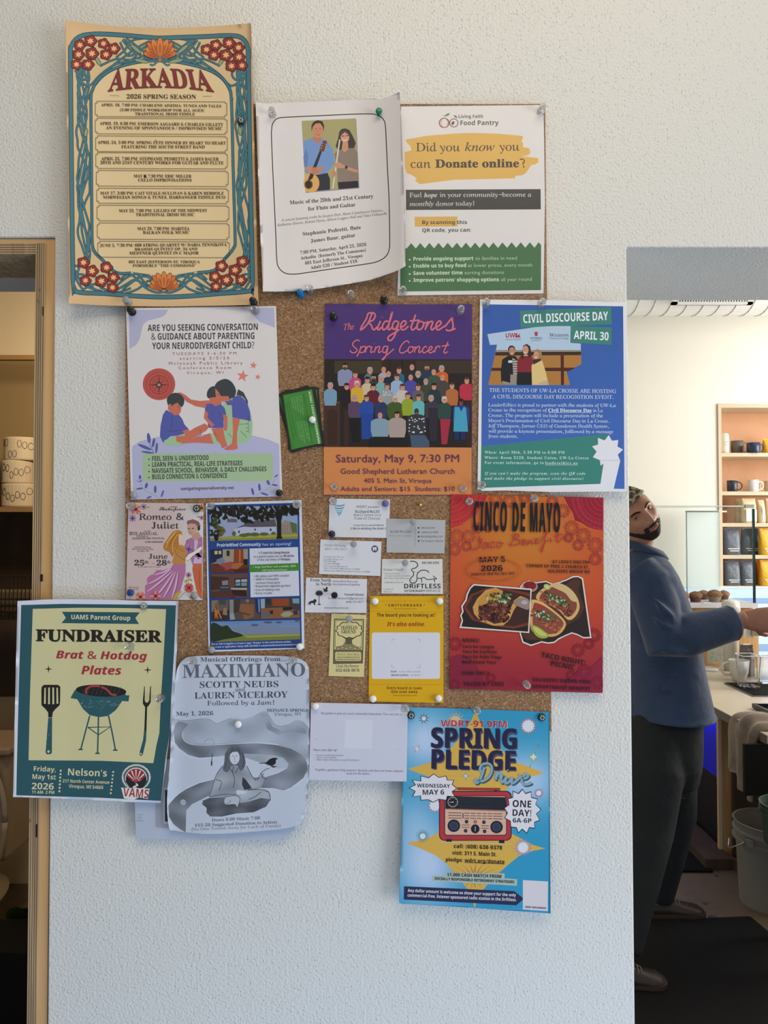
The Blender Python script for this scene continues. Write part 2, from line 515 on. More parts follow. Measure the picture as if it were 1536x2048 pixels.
class Sheet:
    def __init__(s, outline, depth, label, cat='poster', name='poster', col='d2d0d2', group=None, gloss=False, curved=False, grid=12, thick=0.00025):
        # a bent sheet is a sum of two bends, f(x) + g(y), each linear between the grid lines, so print cut on
        # those lines lies exactly on the paper
        s.curved = curved; s.g = grid
        if curved:
            nx = np.arange(-20, 1700, grid, dtype=float) // grid * grid; ny = np.arange(-20, 2200, grid, dtype=float) // grid * grid
            fx = depth[0](nx); gy = depth[1](ny)
            s.depth = lambda x, y: np.interp(x, nx, fx) + np.interp(y, ny, gy)
        else:
            s.depth = lambda x, y, d=depth: np.full(np.shape(x), d)
        s.m = M_GLOSS if gloss else M_MATT
        s.V = (0, 0, 1)
        s.layer = 0
        s.buf = None
        s.v(0, 0, 1)
        v, f = s._poly(outline)
        s.lo = v.min(0) + .6; s.hi = v.max(0) - .6
        if curved or callable(col): v, f = cutgrid(v, f, grid)
        d = s.depth(v[:, 0], v[:, 1])
        fr = onwall(v, d); bk = onwall(v, d - thick)
        n = len(v)
        cnt = {}
        for p in f:
            for i in range(len(p)):
                e = (p[i], p[(i + 1) % len(p)]); k = (min(e), max(e)); cnt[k] = cnt.get(k, 0) + 1
        F = [tuple(p) for p in f] + [tuple(i + n for i in reversed(p)) for p in f] + [(a, b, b + n, a + n) for (a, b), c in cnt.items() if c == 1]
        o = mesh_obj(name, (np.concatenate([fr, bk]), F), s.m, smooth=curved)
        s.o = o
        tag(o, label, cat, group)
        cc = s._cols(col, v)
        s._attr(o.data, np.concatenate([cc, cc]))

    def _attr(s, me, cc):
        a = me.color_attributes.new('Col', 'FLOAT_COLOR', 'POINT')
        buf = np.ones((len(me.vertices), 4)); buf[:, :3] = cc
        a.data.foreach_set('color', buf.ravel())

    def _cols(s, col, v):
        if callable(col):
            c = np.array([col(x, y) for x, y in v], float)
            if c.max() > 1.01: c = c / 255.0
            c = np.where(c <= 0.04045, c / 12.92, ((c + 0.055) / 1.055) ** 2.4)
            return np.minimum(c * KCOL, 0.93)
        return np.tile(np.array(lin(col, KCOL)), (len(v), 1))

    def v(s, ox, oy, k):
        s.V = (ox, oy, k); return s

    def _t(s, pts):
        a = np.asarray([p[:2] for p in pts], float)
        return a / s.V[2] + np.array(s.V[:2])

    def _poly(s, pts, holes=()):
        loops = [s._t(pts)] + [s._t(h) for h in holes]
        allv = np.concatenate(loops)
        t = tessellate_polygon([[Vector((a, b, 0)) for a, b in l] for l in loops])
        return allv, [tuple(x) for x in t]

    def part(s, name):
        s.flush(); s.buf = [name, [], [], [], [], 0]; return s

    def _add(s, v, f, col, sub=True, ly=None):
        if s.buf is None: s.part('printed_picture')
        if len(f) == 0: return
        v = np.clip(v, s.lo, s.hi)           # print ends at the edge of the sheet
        if s.curved or callable(col):
            g = s.g
            v, f = cutgrid(v, f, g)
        s.layer += 1
        if ly is not None and s.curved: ly = None
        b = s.buf
        b[1].append(v); n = b[5]
        b[2] += [tuple(i + n for i in p) for p in f]; b[5] += len(v)
        b[3].append(s._cols(col, v)); b[4].append(np.full(len(v), s.layer) + (0 if ly is None else ly))

    def flush(s):
        if s.buf is None or not s.buf[2]:
            s.buf = None; return
        name, V, F, Cc, Ly, _ = s.buf
        V = np.concatenate(V); Cc = np.concatenate(Cc); Ly = np.concatenate(Ly)
        d = s.depth(V[:, 0], V[:, 1]) + 1e-5 + Ly * 2e-6
        P = onwall(V, d)
        o = mesh_obj(name, (P, F), s.m, s.o, smooth=s.curved)
        s._attr(o.data, Cc)
        s.buf = None

    # ---- drawing
    def poly(s, pts, col, holes=(), sm=False, n=5):
        if sm: pts = catmull(pts, n, True)
        v, f = s._poly(pts, holes); s._add(v, f, col); return s

    def rect(s, x0, y0, x1, y1, col, r=0, sk=0.0):
        if r: pts = rrect(x0, y0, x1, y1, r)
        else: pts = [(x0, y0), (x1, y0), (x1, y1), (x0, y1)]
        if sk:
            cx = (x0 + x1) / 2; pts = [(x, y + (x - cx) * sk) for x, y in pts]
        return s.poly(pts, col)

    def ell(s, cx, cy, rx, ry, col, rot=0, n=18, a0=0, a1=360):
        c, q = math.cos(R(rot)), math.sin(R(rot)); pts = []
        full = (a1 - a0) >= 360
        for i in range(n if full else n + 1):
            a = R(a0 + (a1 - a0) * i / n); x, y = rx * math.cos(a), ry * math.sin(a)
            pts.append((cx + x * c - y * q, cy + x * q + y * c))
        return s.poly(pts, col)

    def star(s, cx, cy, r1, r2, n, col, rot=0, sy=1.0, shear=0.0):
        pts = []
        for i in range(2 * n):
            a = PI * i / n - PI / 2 + R(rot); r = r1 if i % 2 == 0 else r2
            x, y = r * math.cos(a), r * math.sin(a) * sy
            pts.append((cx + x + shear * y, cy + y))
        return s.poly(pts, col)

    def line(s, pts, w, col, closed=False, sm=0, taper=None):
        if sm: pts = catmull(pts, sm, closed)
        P = s._t(pts); w = w / s.V[2] / 2
        if closed: P = np.concatenate([P, P[:1]])
        n = len(P)
        if n < 2: return s
        d = np.diff(P, axis=0); ln = np.hypot(d[:, 0], d[:, 1]); ln[ln == 0] = 1; d = d / ln[:, None]
        nn = np.zeros_like(P)
        for i in range(n):
            if closed and i in (0, n - 1): a, b = d[-1], d[0]
            else: a, b = d[max(i - 1, 0)], d[min(i, n - 2)]
            t = a + b; q = np.hypot(*t)
            if q < 0.3: t = b; q = 1
            t = t / q; nrm = np.array([-t[1], t[0]]); m = abs(nrm[0] * -b[1] + nrm[1] * b[0])
            nn[i] = nrm / max(m, 0.45)
        ww = np.full(n, w)
        if taper: ww = w * np.array([taper(i / (n - 1)) for i in range(n)])
        A = P + nn * ww[:, None]; B = P - nn * ww[:, None]
        v = np.concatenate([A, B]); f = [(i, i + 1, n + i + 1, n + i) for i in range(n - 1)]
        li = np.arange(n) / n * min(1.0, n / 12) * 0.9; s._add(v, f, col, sub=False, ly=np.concatenate([li, li])); return s

    def txt(s, t, x0, y0, x1, y1, h, col, st='r', off=0.0, warp=None, res=2, space=1.0, shear=0.0):
        v, f = glyphs(t, st, off, res, space)
        if len(f) == 0: return s
        mn, mx = v[:, 0].min(), v[:, 0].max()
        tt = (v[:, 0] - mn) / (mx - mn); u = v[:, 1] / capheight(st)
        if warp: p = np.array([warp(a, b) for a, b in zip(tt, u)])
        else:
            L = math.hypot(x1 - x0, y1 - y0); ex = np.array([(x1 - x0) / L, (y1 - y0) / L]); ey = np.array([ex[1], -ex[0]])
            p = np.array([x0, y0]) + np.outer(tt * L + shear * u * h, ex) + np.outer(u * h, ey)
        s._add(s._t(p), f, col, sub=False); return s

    def lines(s, rows, col, st='r', off=0.0, **k):
        for r in rows: s.txt(r[0], *r[1:6], col, st, off, **k)
        return s

    def scrib(s, x0, y, x1, h, col, sl=0.0):
        """line of print too small to read: word-length dashes"""
        x = x0
        rnd = random.Random(int(x0 * 7 + y * 13))
        while x < x1:
            w = rnd.uniform(2.2, 6) * h
            e = min(x + w, x1)
            s.poly([(x, y + (x - x0) * sl - h), (e, y + (e - x0) * sl - h), (e, y + (e - x0) * sl), (x, y + (x - x0) * sl)], col)
            x = e + h * 0.7
        return s


def rrect(x0, y0, x1, y1, r, n=5):
    P = []
    for cx, cy, a in ((x1 - r, y0 + r, -90), (x1 - r, y1 - r, 0), (x0 + r, y1 - r, 90), (x0 + r, y0 + r, 180)):
        for i in range(n + 1):
            t = R(a + 90 * i / n); P.append((cx + r * math.cos(t), cy + r * math.sin(t)))
    return P


def mixc(a, b, t):
    t = max(0.0, min(1.0, t))
    A = [int(a[i:i + 2], 16) for i in (0, 2, 4)]; B = [int(b[i:i + 2], 16) for i in (0, 2, 4)]
    return [(p + (q - p) * t) / 255.0 for p, q in zip(A, B)]


# cork board
cb = [(251, 208), (1090, 208), (1103, 1462), (250, 1462)]
cv = np.concatenate([onwall(cb, 0.010), onwall(cb, 0.0002)])
co = mesh_obj('cork_board', (cv, [(0, 1, 2, 3), (7, 6, 5, 4), (0, 4, 5, 1), (1, 5, 6, 2), (2, 6, 7, 3), (3, 7, 4, 0)]), M_CORK)
tag(co, 'unframed brown cork board on the wall behind the posters', 'cork board')

# ================================================================ posters
# ---- 1 music season poster (vines and red flowers)
def art_deco_poster():
    dep = (lambda x: 0.0130 + 0.010 * (np.abs(x - 330) / 190) ** 3, lambda y: 0.007 * np.clip((300 - y) / 250, 0, 1) ** 2)
    top = [(130, 41), (170, 46), (220, 52), (270, 55), (320, 56), (370, 55), (420, 53), (460, 50), (502, 46)]
    out = [tuple(p) for p in catmull(top, 4)] + [(505, 150), (509, 300), (513, 450)] + [tuple(p) for p in catmull([(517, 609), (460, 611), (400, 612), (330, 613), (250, 612), (190, 610), (138, 607)], 4)] + [(136, 450), (134, 250)]
    bg = lambda x, y: mixc('d8bd94', 'cba77c', max(abs(x - 318) / 190, abs(y - 330) / 290) ** 6)
    s = Sheet(out, dep, 'tall cream music season poster with teal vine border and red flowers', col=bg, curved=True, grid=12)
    cream = 'd9c196'; teal = '3f7280'; dk = '1d3340'; red = '8c2f2a'
    s.part('printed_border')
    # panel inside
    xl = lambda y: 142 + (y - 67) / 520 * 8
    s.poly(rrect(150, 84, 493, 583, 26), 'cfb489')
    fr = [(146, 560), (143, 330), (141, 120), (143, 92), (158, 74), (185, 68), (230, 69), (290, 74), (318, 76), (350, 75), (410, 73), (460, 71), (484, 76), (495, 95), (497, 130), (500, 330), (505, 560), (503, 578), (492, 583), (440, 587), (380, 592), (328, 594), (270, 592), (210, 587), (160, 585), (149, 578)]
    arch = [(184, 470), (183, 330), (182, 205), (184, 182), (196, 160), (222, 140), (262, 127), (300, 122), (330, 122), (366, 126), (410, 137), (440, 152), (458, 175), (463, 205), (466, 330), (470, 470), (468, 495), (452, 515), (430, 540), (395, 545)]
    archL = [(184, 470), (187, 500), (205, 520), (232, 545), (262, 546)]
    rnd = random.Random(3)
    strands = []
    for (xa, xb, y0, y1, ph) in ((148, 180, 130, 520, 0), (151, 176, 125, 520, 2.1), (146, 178, 120, 530, 4.2), (153, 180, 130, 500, 1.0),
                                 (150, 178, 126, 524, 3.1), (149, 177, 122, 530, 5.2), (469, 495, 124, 524, 1.6), (471, 496, 126, 530, 3.6), (468, 494, 130, 520, 0.5), (470, 491, 125, 520, 2.6), (466, 496, 120, 530, 4.4), (472, 496, 130, 500, 5.4)):
        P = []
        n = 26
        for i in range(n + 1):
            t = i / n; y = y0 + (y1 - y0) * t
            c = (xa + xb) / 2 + t * 5; a = (xb - xa) / 2 * (0.75 + 0.2 * math.sin(3 * t + ph))
            P.append((c + a * math.sin(t * (13 if ph < 3 else 10.5) + ph) * (1 - .25 * math.sin(t * 29 + ph) ** 2), y))
        strands.append(P)
    # loops at the foot and at the head
    for sgn in (1, -1):
        m = lambda x: 327 + sgn * (x - 327)
        for P in ([(240, 560), (255, 548), (272, 556), (290, 575), (312, 585), (327, 584)], [(245, 580), (262, 566), (282, 553), (300, 556), (312, 572), (322, 582)],
                  [(200, 575), (225, 582), (250, 570), (268, 560), (284, 566), (296, 578)], [(150, 540), (160, 560), (175, 574), (205, 583)], [(238, 548), (262, 541), (278, 552), (296, 571), (322, 580)], [(232, 572), (252, 556), (270, 548), (292, 549), (306, 560), (300, 574)], [(248, 588), (276, 578), (296, 562), (312, 566), (324, 576)], [(152, 548), (172, 552), (188, 578), (222, 588)], [(165, 580), (190, 568), (214, 582), (240, 584), (262, 576)], [(146, 530), (158, 536), (152, 556), (166, 580)]):
            strands.append([(m(x), y) for x, y in P])
        m2 = lambda x: 320 + sgn * (x - 320)
        for P in ([(190, 165), (215, 140), (240, 120), (275, 95), (300, 82)], [(200, 150), (240, 132), (272, 112), (262, 92), (246, 78)], [(245, 80), (262, 100), (285, 112), (305, 120)],
                  [(175, 200), (190, 170), (215, 148), (250, 130), (290, 118), (312, 112)], [(252, 76), (268, 88), (290, 104), (302, 98)], [(150, 140), (165, 160), (176, 150), (172, 130)], [(232, 115), (250, 100), (262, 82), (290, 76)], [(200, 132), (232, 118), (262, 120), (286, 112), (300, 106)], [(158, 160), (178, 172), (200, 150), (232, 128), (268, 122)], [(240, 84), (256, 112), (280, 100), (304, 84)]):
            strands.append([(m2(x), y) for x, y in P])
    strands += [[(158, 170), (166, 150), (160, 135), (170, 120)], [(480, 170), (474, 150), (484, 135), (476, 120)]]
    for P in strands: s.line(P, 4.6, dk, sm=3)
    for P in strands: s.line(P, 2.9, teal, sm=3)
    s.line(fr, 9.5, dk, closed=True, sm=3); s.line(fr, 7.2, teal, closed=True, sm=3)
    # clean inner panel
    inner = [(x + (3 if x < 327 else -3), y + (3 if y < 300 else -2)) for x, y in [(p[0], p[1]) for p in (archL[::-1] + arch[1:])]]
    s.poly(catmull(inner, 4) + [(360, 548), (327, 552), (295, 548)], cream)
    s.line(arch, 6.2, dk, sm=3); s.line(arch, 4.2, teal, sm=3)
    s.line(archL, 6.2, dk, sm=3); s.line(archL, 4.2, teal, sm=3)
    # leaves
    for cx, cy, r, rot in ((272, 98, 14, 40), (366, 98, 14, -40), (283, 122, 15, 12), (352, 122, 15, -12), (196, 122, 11, 60), (443, 122, 11, -60), (172, 265, 9, 100), (480, 262, 9, 80), (206, 555, 10, 20), (428, 555, 10, -20)):
        s.ell(cx, cy, r, 4.2, dk, rot); s.ell(cx, cy, r - 1, 3.2, '8d9a78', rot)
    s.part('printed_flowers')
    def flower(x, y, r):
        pts = [(x + (r * (1 + 0.10 * math.cos(5 * a))) * math.cos(a), y + (r * (1 + 0.10 * math.cos(5 * a))) * math.sin(a) * 0.92) for a in [2 * PI * i / 30 for i in range(30)]]
        s.poly(pts, '3a1a1c')
        s.poly([(x + (px - x) * 0.88, y + (py - y) * 0.88) for px, py in pts], red)
        for k in range(6): s.ell(x + 0.27 * r * math.cos(k * PI / 3 + .3), y + 0.25 * r * math.sin(k * PI / 3 + .3), r * 0.24, r * 0.12, 'e3b785', rot=math.degrees(k * PI / 3 + .3), n=8)
    for x, y, r in ((160, 90, 12), (181, 82, 13), (207, 87, 11.5), (228, 97, 12.5), (157, 109, 12.5), (184, 107, 13.5), (212, 109, 12), (153, 129, 11.5), (176, 129, 12.5),
                    (413, 99, 12), (432, 90, 12), (458, 86, 13), (477, 95, 12), (428, 110, 12), (452, 110, 13.5), (478, 114, 12.5), (463, 132, 12.5), (484, 131, 11.5)):
        flower(x, y, r)
    for x, y, r in ((167, 525, 12.5), (213, 535, 12.5), (184, 542, 13), (171, 561, 11.5), (203, 562, 13), (227, 555, 12), (225, 575, 11.5),
                    (485, 523, 12.5), (443, 532, 12.5), (470, 540, 13), (430, 553, 12), (453, 560, 13), (482, 560, 11.5), (432, 573, 11)):
        flower(x, y, r)
    def lotus(x, y, k):
        for a in (-78, 78, -60, 60, -42, 42, -24, 24, 0):
            L = k * (1.0 if abs(a) < 50 else 0.9)
            cx, cy = x + L * .5 * math.sin(R(a)), y - L * .5 * math.cos(R(a))
            s.ell(cx, cy, k * .19, L * .52, '5a2514', rot=a, n=12); s.ell(cx, cy, k * .165, L * .49, 'c8703a' if int(a) % 4 else 'd17f45', rot=a, n=12)
            s.ell(cx, cy + L * .1, k * .07, L * .3, 'b55a2c', rot=a, n=10)
    lotus(320, 113, 38); lotus(328, 577, 34)
    s.ell(320, 116, 4, 8, 'c8703a')
    for sg in (1, -1): s.line([(320 + sg * 2, 112), (320 + sg * 5, 122), (320 + sg * 14, 130), (320 + sg * 20, 128)], 3.5, teal, sm=3)
    s.part('printed_text').v(120, 30, 3.746)
    def wa(t, u):
        e = (2 * t - 1); base = 540 + 32 * e * e + 4 * t; top = 400 + 14 * e * e + 6 * t
        xb = 358 + (1155 - 358) * t; xt = 382 + (1108 - 382) * t
        return (xb + (xt - xb) * u, base + (top - base) * u)
    s.txt('ARKADIA', 0, 0, 0, 0, 0, '4a1b20', 'B', 0.010, warp=wa, res=4); s.txt('ARKADIA', 0, 0, 0, 0, 0, '7f2c30', 'B', 0, warp=wa, res=4)
    tx = '3b2a1e'
    s.txt('2026 SPRING SEASON', 500, 626, 1020, 628, 32, tx, 'B', 0)
    s.line([(372, 602), (444, 604)], 2, tx); s.line([(1070, 608), (1138, 607)], 2, tx)
    s.lines([('APRIL 18, 7:00 PM: CHARLENE ADZIMA: TUNES AND TALES', 308, 682, 1208, 692, 20), ('(5:00 FIDDLE WORKSHOP FOR ALL AGES)', 450, 720, 1080, 724, 20), ('TRADITIONAL IRISH FIDDLE', 562, 750, 1012, 752, 20),
             ('APRIL 19, 6:30 PM: EMERSON AAGAARD & CHARLES GILLETT', 298, 822, 1222, 832, 22), ('AN EVENING OF SPONTANEOUS / IMPROVISED MUSIC', 345, 855, 1216, 861, 22),
             ('APRIL 24, 5:00 PM: SPRING FÊTE DINNER BY HEART TO HEART', 282, 964, 1242, 970, 22), ('FEATURING THE SOUTH STREET BAND', 460, 998, 1085, 999, 22),
             ('APRIL 25, 7:00 PM: STEPHANIE PEDRETTI & JAMES BAUER', 310, 1087, 1190, 1090, 23), ('20TH AND 21ST CENTURY WORKS FOR GUITAR AND FLUTE', 303, 1116, 1226, 1119, 23)], tx, 'B', 0)
    s.v(120, 310, 3.746)
    s.lines([('MAY 8, 7:30 PM: ERIC MILLER', 553, 168, 985, 169, 22), ('CELLO IMPROVISATIONS', 586, 198, 986, 199, 22),
             ('MAY 17, 3:00 PM: CAIT VITALE-SULLIVAN & KAREN REBHOLZ', 302, 296, 1226, 297, 22), ('NORWEGIAN SONGS & TUNES, HARDANGER FIDDLE DUO', 322, 327, 1238, 327, 22),
             ('MAY 23, 7:00 PM: LILLIES OF THE MIDWEST', 442, 428, 1102, 426, 22), ('TRADITIONAL IRISH MUSIC', 568, 457, 1007, 457, 22),
             ('MAY 29, 7:00 PM: MARITZA', 580, 562, 970, 562, 22), ('BALKAN FOLK MUSIC', 622, 591, 970, 590, 22),
             ('JUNE 5, 7:30 PM: 608 STRING QUARTET W/ DARIA TENNIKOVA', 300, 688, 1250, 682, 22), ('BRAHMS QUINTET OP. 34 AND', 560, 716, 1030, 713, 20), ('MEDTNER QUINTET IN C MAJOR', 520, 746, 1040, 744, 22),
             ('401 EAST JEFFERSON ST, VIROQUA', 512, 810, 1048, 810, 20), ('FORMERLY "THE COMMONS"', 545, 838, 1018, 838, 20)], tx, 'B', 0)
    s.rect(632, 150, 646, 170, '1a1410')
    s.v(120, 30, 3.746).line([(712, 942), (718, 936), (724, 942)], 3, tx)
    s.part('printed_frames')
    boxes = [(265, 645, 1250, 760, 0), (265, 772, 1252, 890, 0), (268, 905, 1254, 1022, 0), (269, 1030, 1255, 1149, 0), (272, 115, 1260, 232, 1), (275, 248, 1262, 360, 1), (278, 375, 1266, 492, 1), (280, 508, 1268, 630, 1), (284, 645, 1270, 765, 1)]
    for x0, y0, x1, y1, k in boxes:
        s.v(120, 310 if k else 30, 3.746); q = 14
        s.line([(x0 + q, y0), (x1 - q, y0 + 6), (x1 - q + 3, y0 + q), (x1, y0 + q + 4), (x1, y1 - q + 2), (x1 - q, y1 - q + 4), (x1 - q, y1 + 4), (x0 + q, y1), (x0 + q, y1 - q), (x0, y1 - q), (x0, y0 + q), (x0 + q, y0 + q)], 3.2, '33302a', closed=True)
    s.flush()


art_deco_poster()


# ---- 2 flute and guitar concert
def flute_poster():
    dep = (lambda x: 0.0142 + 0.020 * np.clip((x - 690) / 120, 0, 1) ** 2 + 0.004 * np.clip((570 - x) / 60, 0, 1) ** 2, lambda y: 0.005 * np.clip((y - 470) / 100, 0, 1) ** 2)
    out = [(511, 203), (524, 206), (545, 206), (620, 203), (700, 199), (750, 197), (762, 199), (780, 192), (799, 184), (802, 230), (806, 330), (810, 440), (811, 532)] + catmull([(811, 532), (795, 541), (765, 552), (735, 561), (690, 569), (640, 577), (600, 582), (560, 583), (526, 583)], 4)[1:] + [(521, 480), (516, 350)]
    out = [tuple(p) for p in out]
    s = Sheet(out, dep, 'white flute and guitar concert sheet with black rounded outline and photograph', col='d3cecf', curved=True, grid=8)
    s.part('printed_border').v(500, 180, 4.8)
    s.line([(240, 290), (275, 270), (340, 262), (700, 245), (1000, 232), (1150, 229), (1220, 240), (1270, 270), (1298, 330), (1308, 500), (1322, 800), (1335, 1050), (1341, 1400), (1338, 1520), (1310, 1590), (1240, 1640), (1130, 1668), (800, 1715), (500, 1760), (400, 1768), (330, 1755), (280, 1710), (258, 1640), (248, 1400), (232, 1050), (220, 800), (206, 450), (208, 380), (215, 330)], 9, '1c1a20', closed=True, sm=3)
    s.part('printed_picture')
    ph = [(498, 296), (1016, 272), (1042, 936), (532, 978)]
    s.poly([(496, 300), (1020, 280), (1050, 944), (534, 988)], '8a8598')
    s.poly(ph, 'a09a6c')
    # man in blue shirt with a guitar
    s.poly([(512, 490), (570, 470), (600, 455), (690, 462), (740, 490), (790, 560), (815, 690), (800, 720), (740, 790), (720, 808), (535, 800), (518, 640)], '6f8fc4')
    s.poly([(512, 640), (540, 560), (560, 640), (550, 740), (520, 740)], '5b7bb2')
    s.poly([(635, 816), (745, 796), (768, 855), (768, 958), (540, 976), (536, 800)], '262c38')
    s.poly([(600, 450), (690, 455), (672, 500), (640, 512), (612, 490)], 'b3765c')
    s.ell(650, 390, 52, 72, 'c08468', n=22)
    s.poly([(592, 400), (590, 340), (610, 305), (650, 290), (695, 300), (712, 345), (706, 400), (698, 350), (672, 318), (630, 322), (604, 350)], '2e2622')
    for ex in (632, 672): s.ell(ex, 372, 7, 3, '3a2a24')
    s.line([(652, 375), (648, 402), (658, 404)], 4, 'a06a52'); s.line([(634, 428), (655, 433), (672, 426)], 4, '8a4a40')
    s.ell(590, 895, 76, 90, 'd2a15c', n=26)
    s.poly([(528, 800), (600, 806), (560, 976), (532, 977)], 'd2a15c')
    s.ell(563, 908, 40, 44, '6a4a30'); s.ell(563, 908, 30, 34, '26221f')
    s.poly([(668, 585), (690, 592), (600, 850), (555, 880), (560, 850)], '2b2826')
    s.poly([(700, 488), (732, 485), (740, 510), (712, 590), (666, 590), (676, 540)], '6a4030')
    for k in range(3): s.ell(684 + k * 6, 560 - k * 24, 4, 4, 'd8d0c0'); s.ell(722 + k * 4, 570 - k * 24, 4, 4, 'd8d0c0')
    s.poly([(530, 740), (590, 735), (640, 770), (630, 815), (560, 790)], 'c08468'); s.poly([(590, 745), (700, 735), (712, 760), (660, 800), (600, 808), (580, 770)], 'b97c60')
    for k in range(4): s.line([(600, 752 + k * 14), (650, 746 + k * 14)], 2.5, '935a46')
    # woman with flute
    s.poly([(858, 400), (880, 375), (915, 368), (955, 385), (985, 440), (1015, 510), (1000, 560), (900, 565), (850, 580), (822, 540), (845, 470)], '3a3232')
    s.poly([(808, 610), (860, 575), (930, 560), (1000, 556), (1030, 600), (1036, 700), (1040, 860), (1000, 915), (880, 920), (842, 880), (835, 740)], '85766c')
    s.poly([(842, 885), (1038, 872), (1042, 936), (850, 952)], '22242a')
    s.ell(912, 450, 42, 58, 'c99278', n=22); s.poly([(890, 500), (940, 500), (945, 570), (905, 600), (880, 570)], 'c08a70')
    s.poly([(866, 450), (872, 400), (920, 385), (955, 420), (960, 470), (945, 430), (910, 405), (880, 430)], '4a4040')
    s.line([(878, 442), (905, 442)], 8, '5a3a34'); s.line([(918, 440), (948, 438)], 8, '5a3a34'); s.line([(890, 474), (912, 486), (935, 472)], 6, 'e8dcd8', sm=3)
    s.line([(862, 475), (795, 948)], 13, 'cfcabb')
    s.poly([(820, 700), (850, 690), (920, 735), (900, 750), (850, 750), (812, 735)], 'c08a70'); s.poly([(930, 735), (1036, 770), (1038, 795), (990, 785), (930, 765)], 'c08a70'); s.poly([(786, 790), (812, 770), (830, 800), (808, 840), (790, 825)], 'b98068')
    s.ell(925, 742, 12, 16, '2a2624')
    s.part('printed_text').v(500, 370, 4.8)
    k = '26221f'
    s.lines([('Music of the 20th and 21st Century', 383, 187, 1184, 124, 36), ('for Flute and Guitar', 560, 247, 1014, 204, 36), ('Stephanie Pedretti, flute', 508, 487, 1066, 421, 34), ('James Baur, guitar', 584, 553, 1013, 496, 34),
             ('7:00 PM, Saturday, April 25, 2026', 483, 665, 1118, 583, 30), ('Arkadia  (formerly The Commons)', 487, 717, 1114, 637, 30), ('401 East Jefferson St., Viroqua', 527, 765, 1082, 690, 30), ('Adult $20 / Student $10', 584, 809, 1030, 744, 30)], k, 'B')
    s.lines([('A concert featuring works by Jacques Ibert, Mario Castelnuovo-Tedesco,', 298, 350, 1278, 252, 24), ('Katherine Hoover, Roland Dyens, Allison Loggins-Hull and Yuko Uebayashi', 264, 397, 1314, 284, 24)], '4a4644', 'i')
    s.flush()


flute_poster()


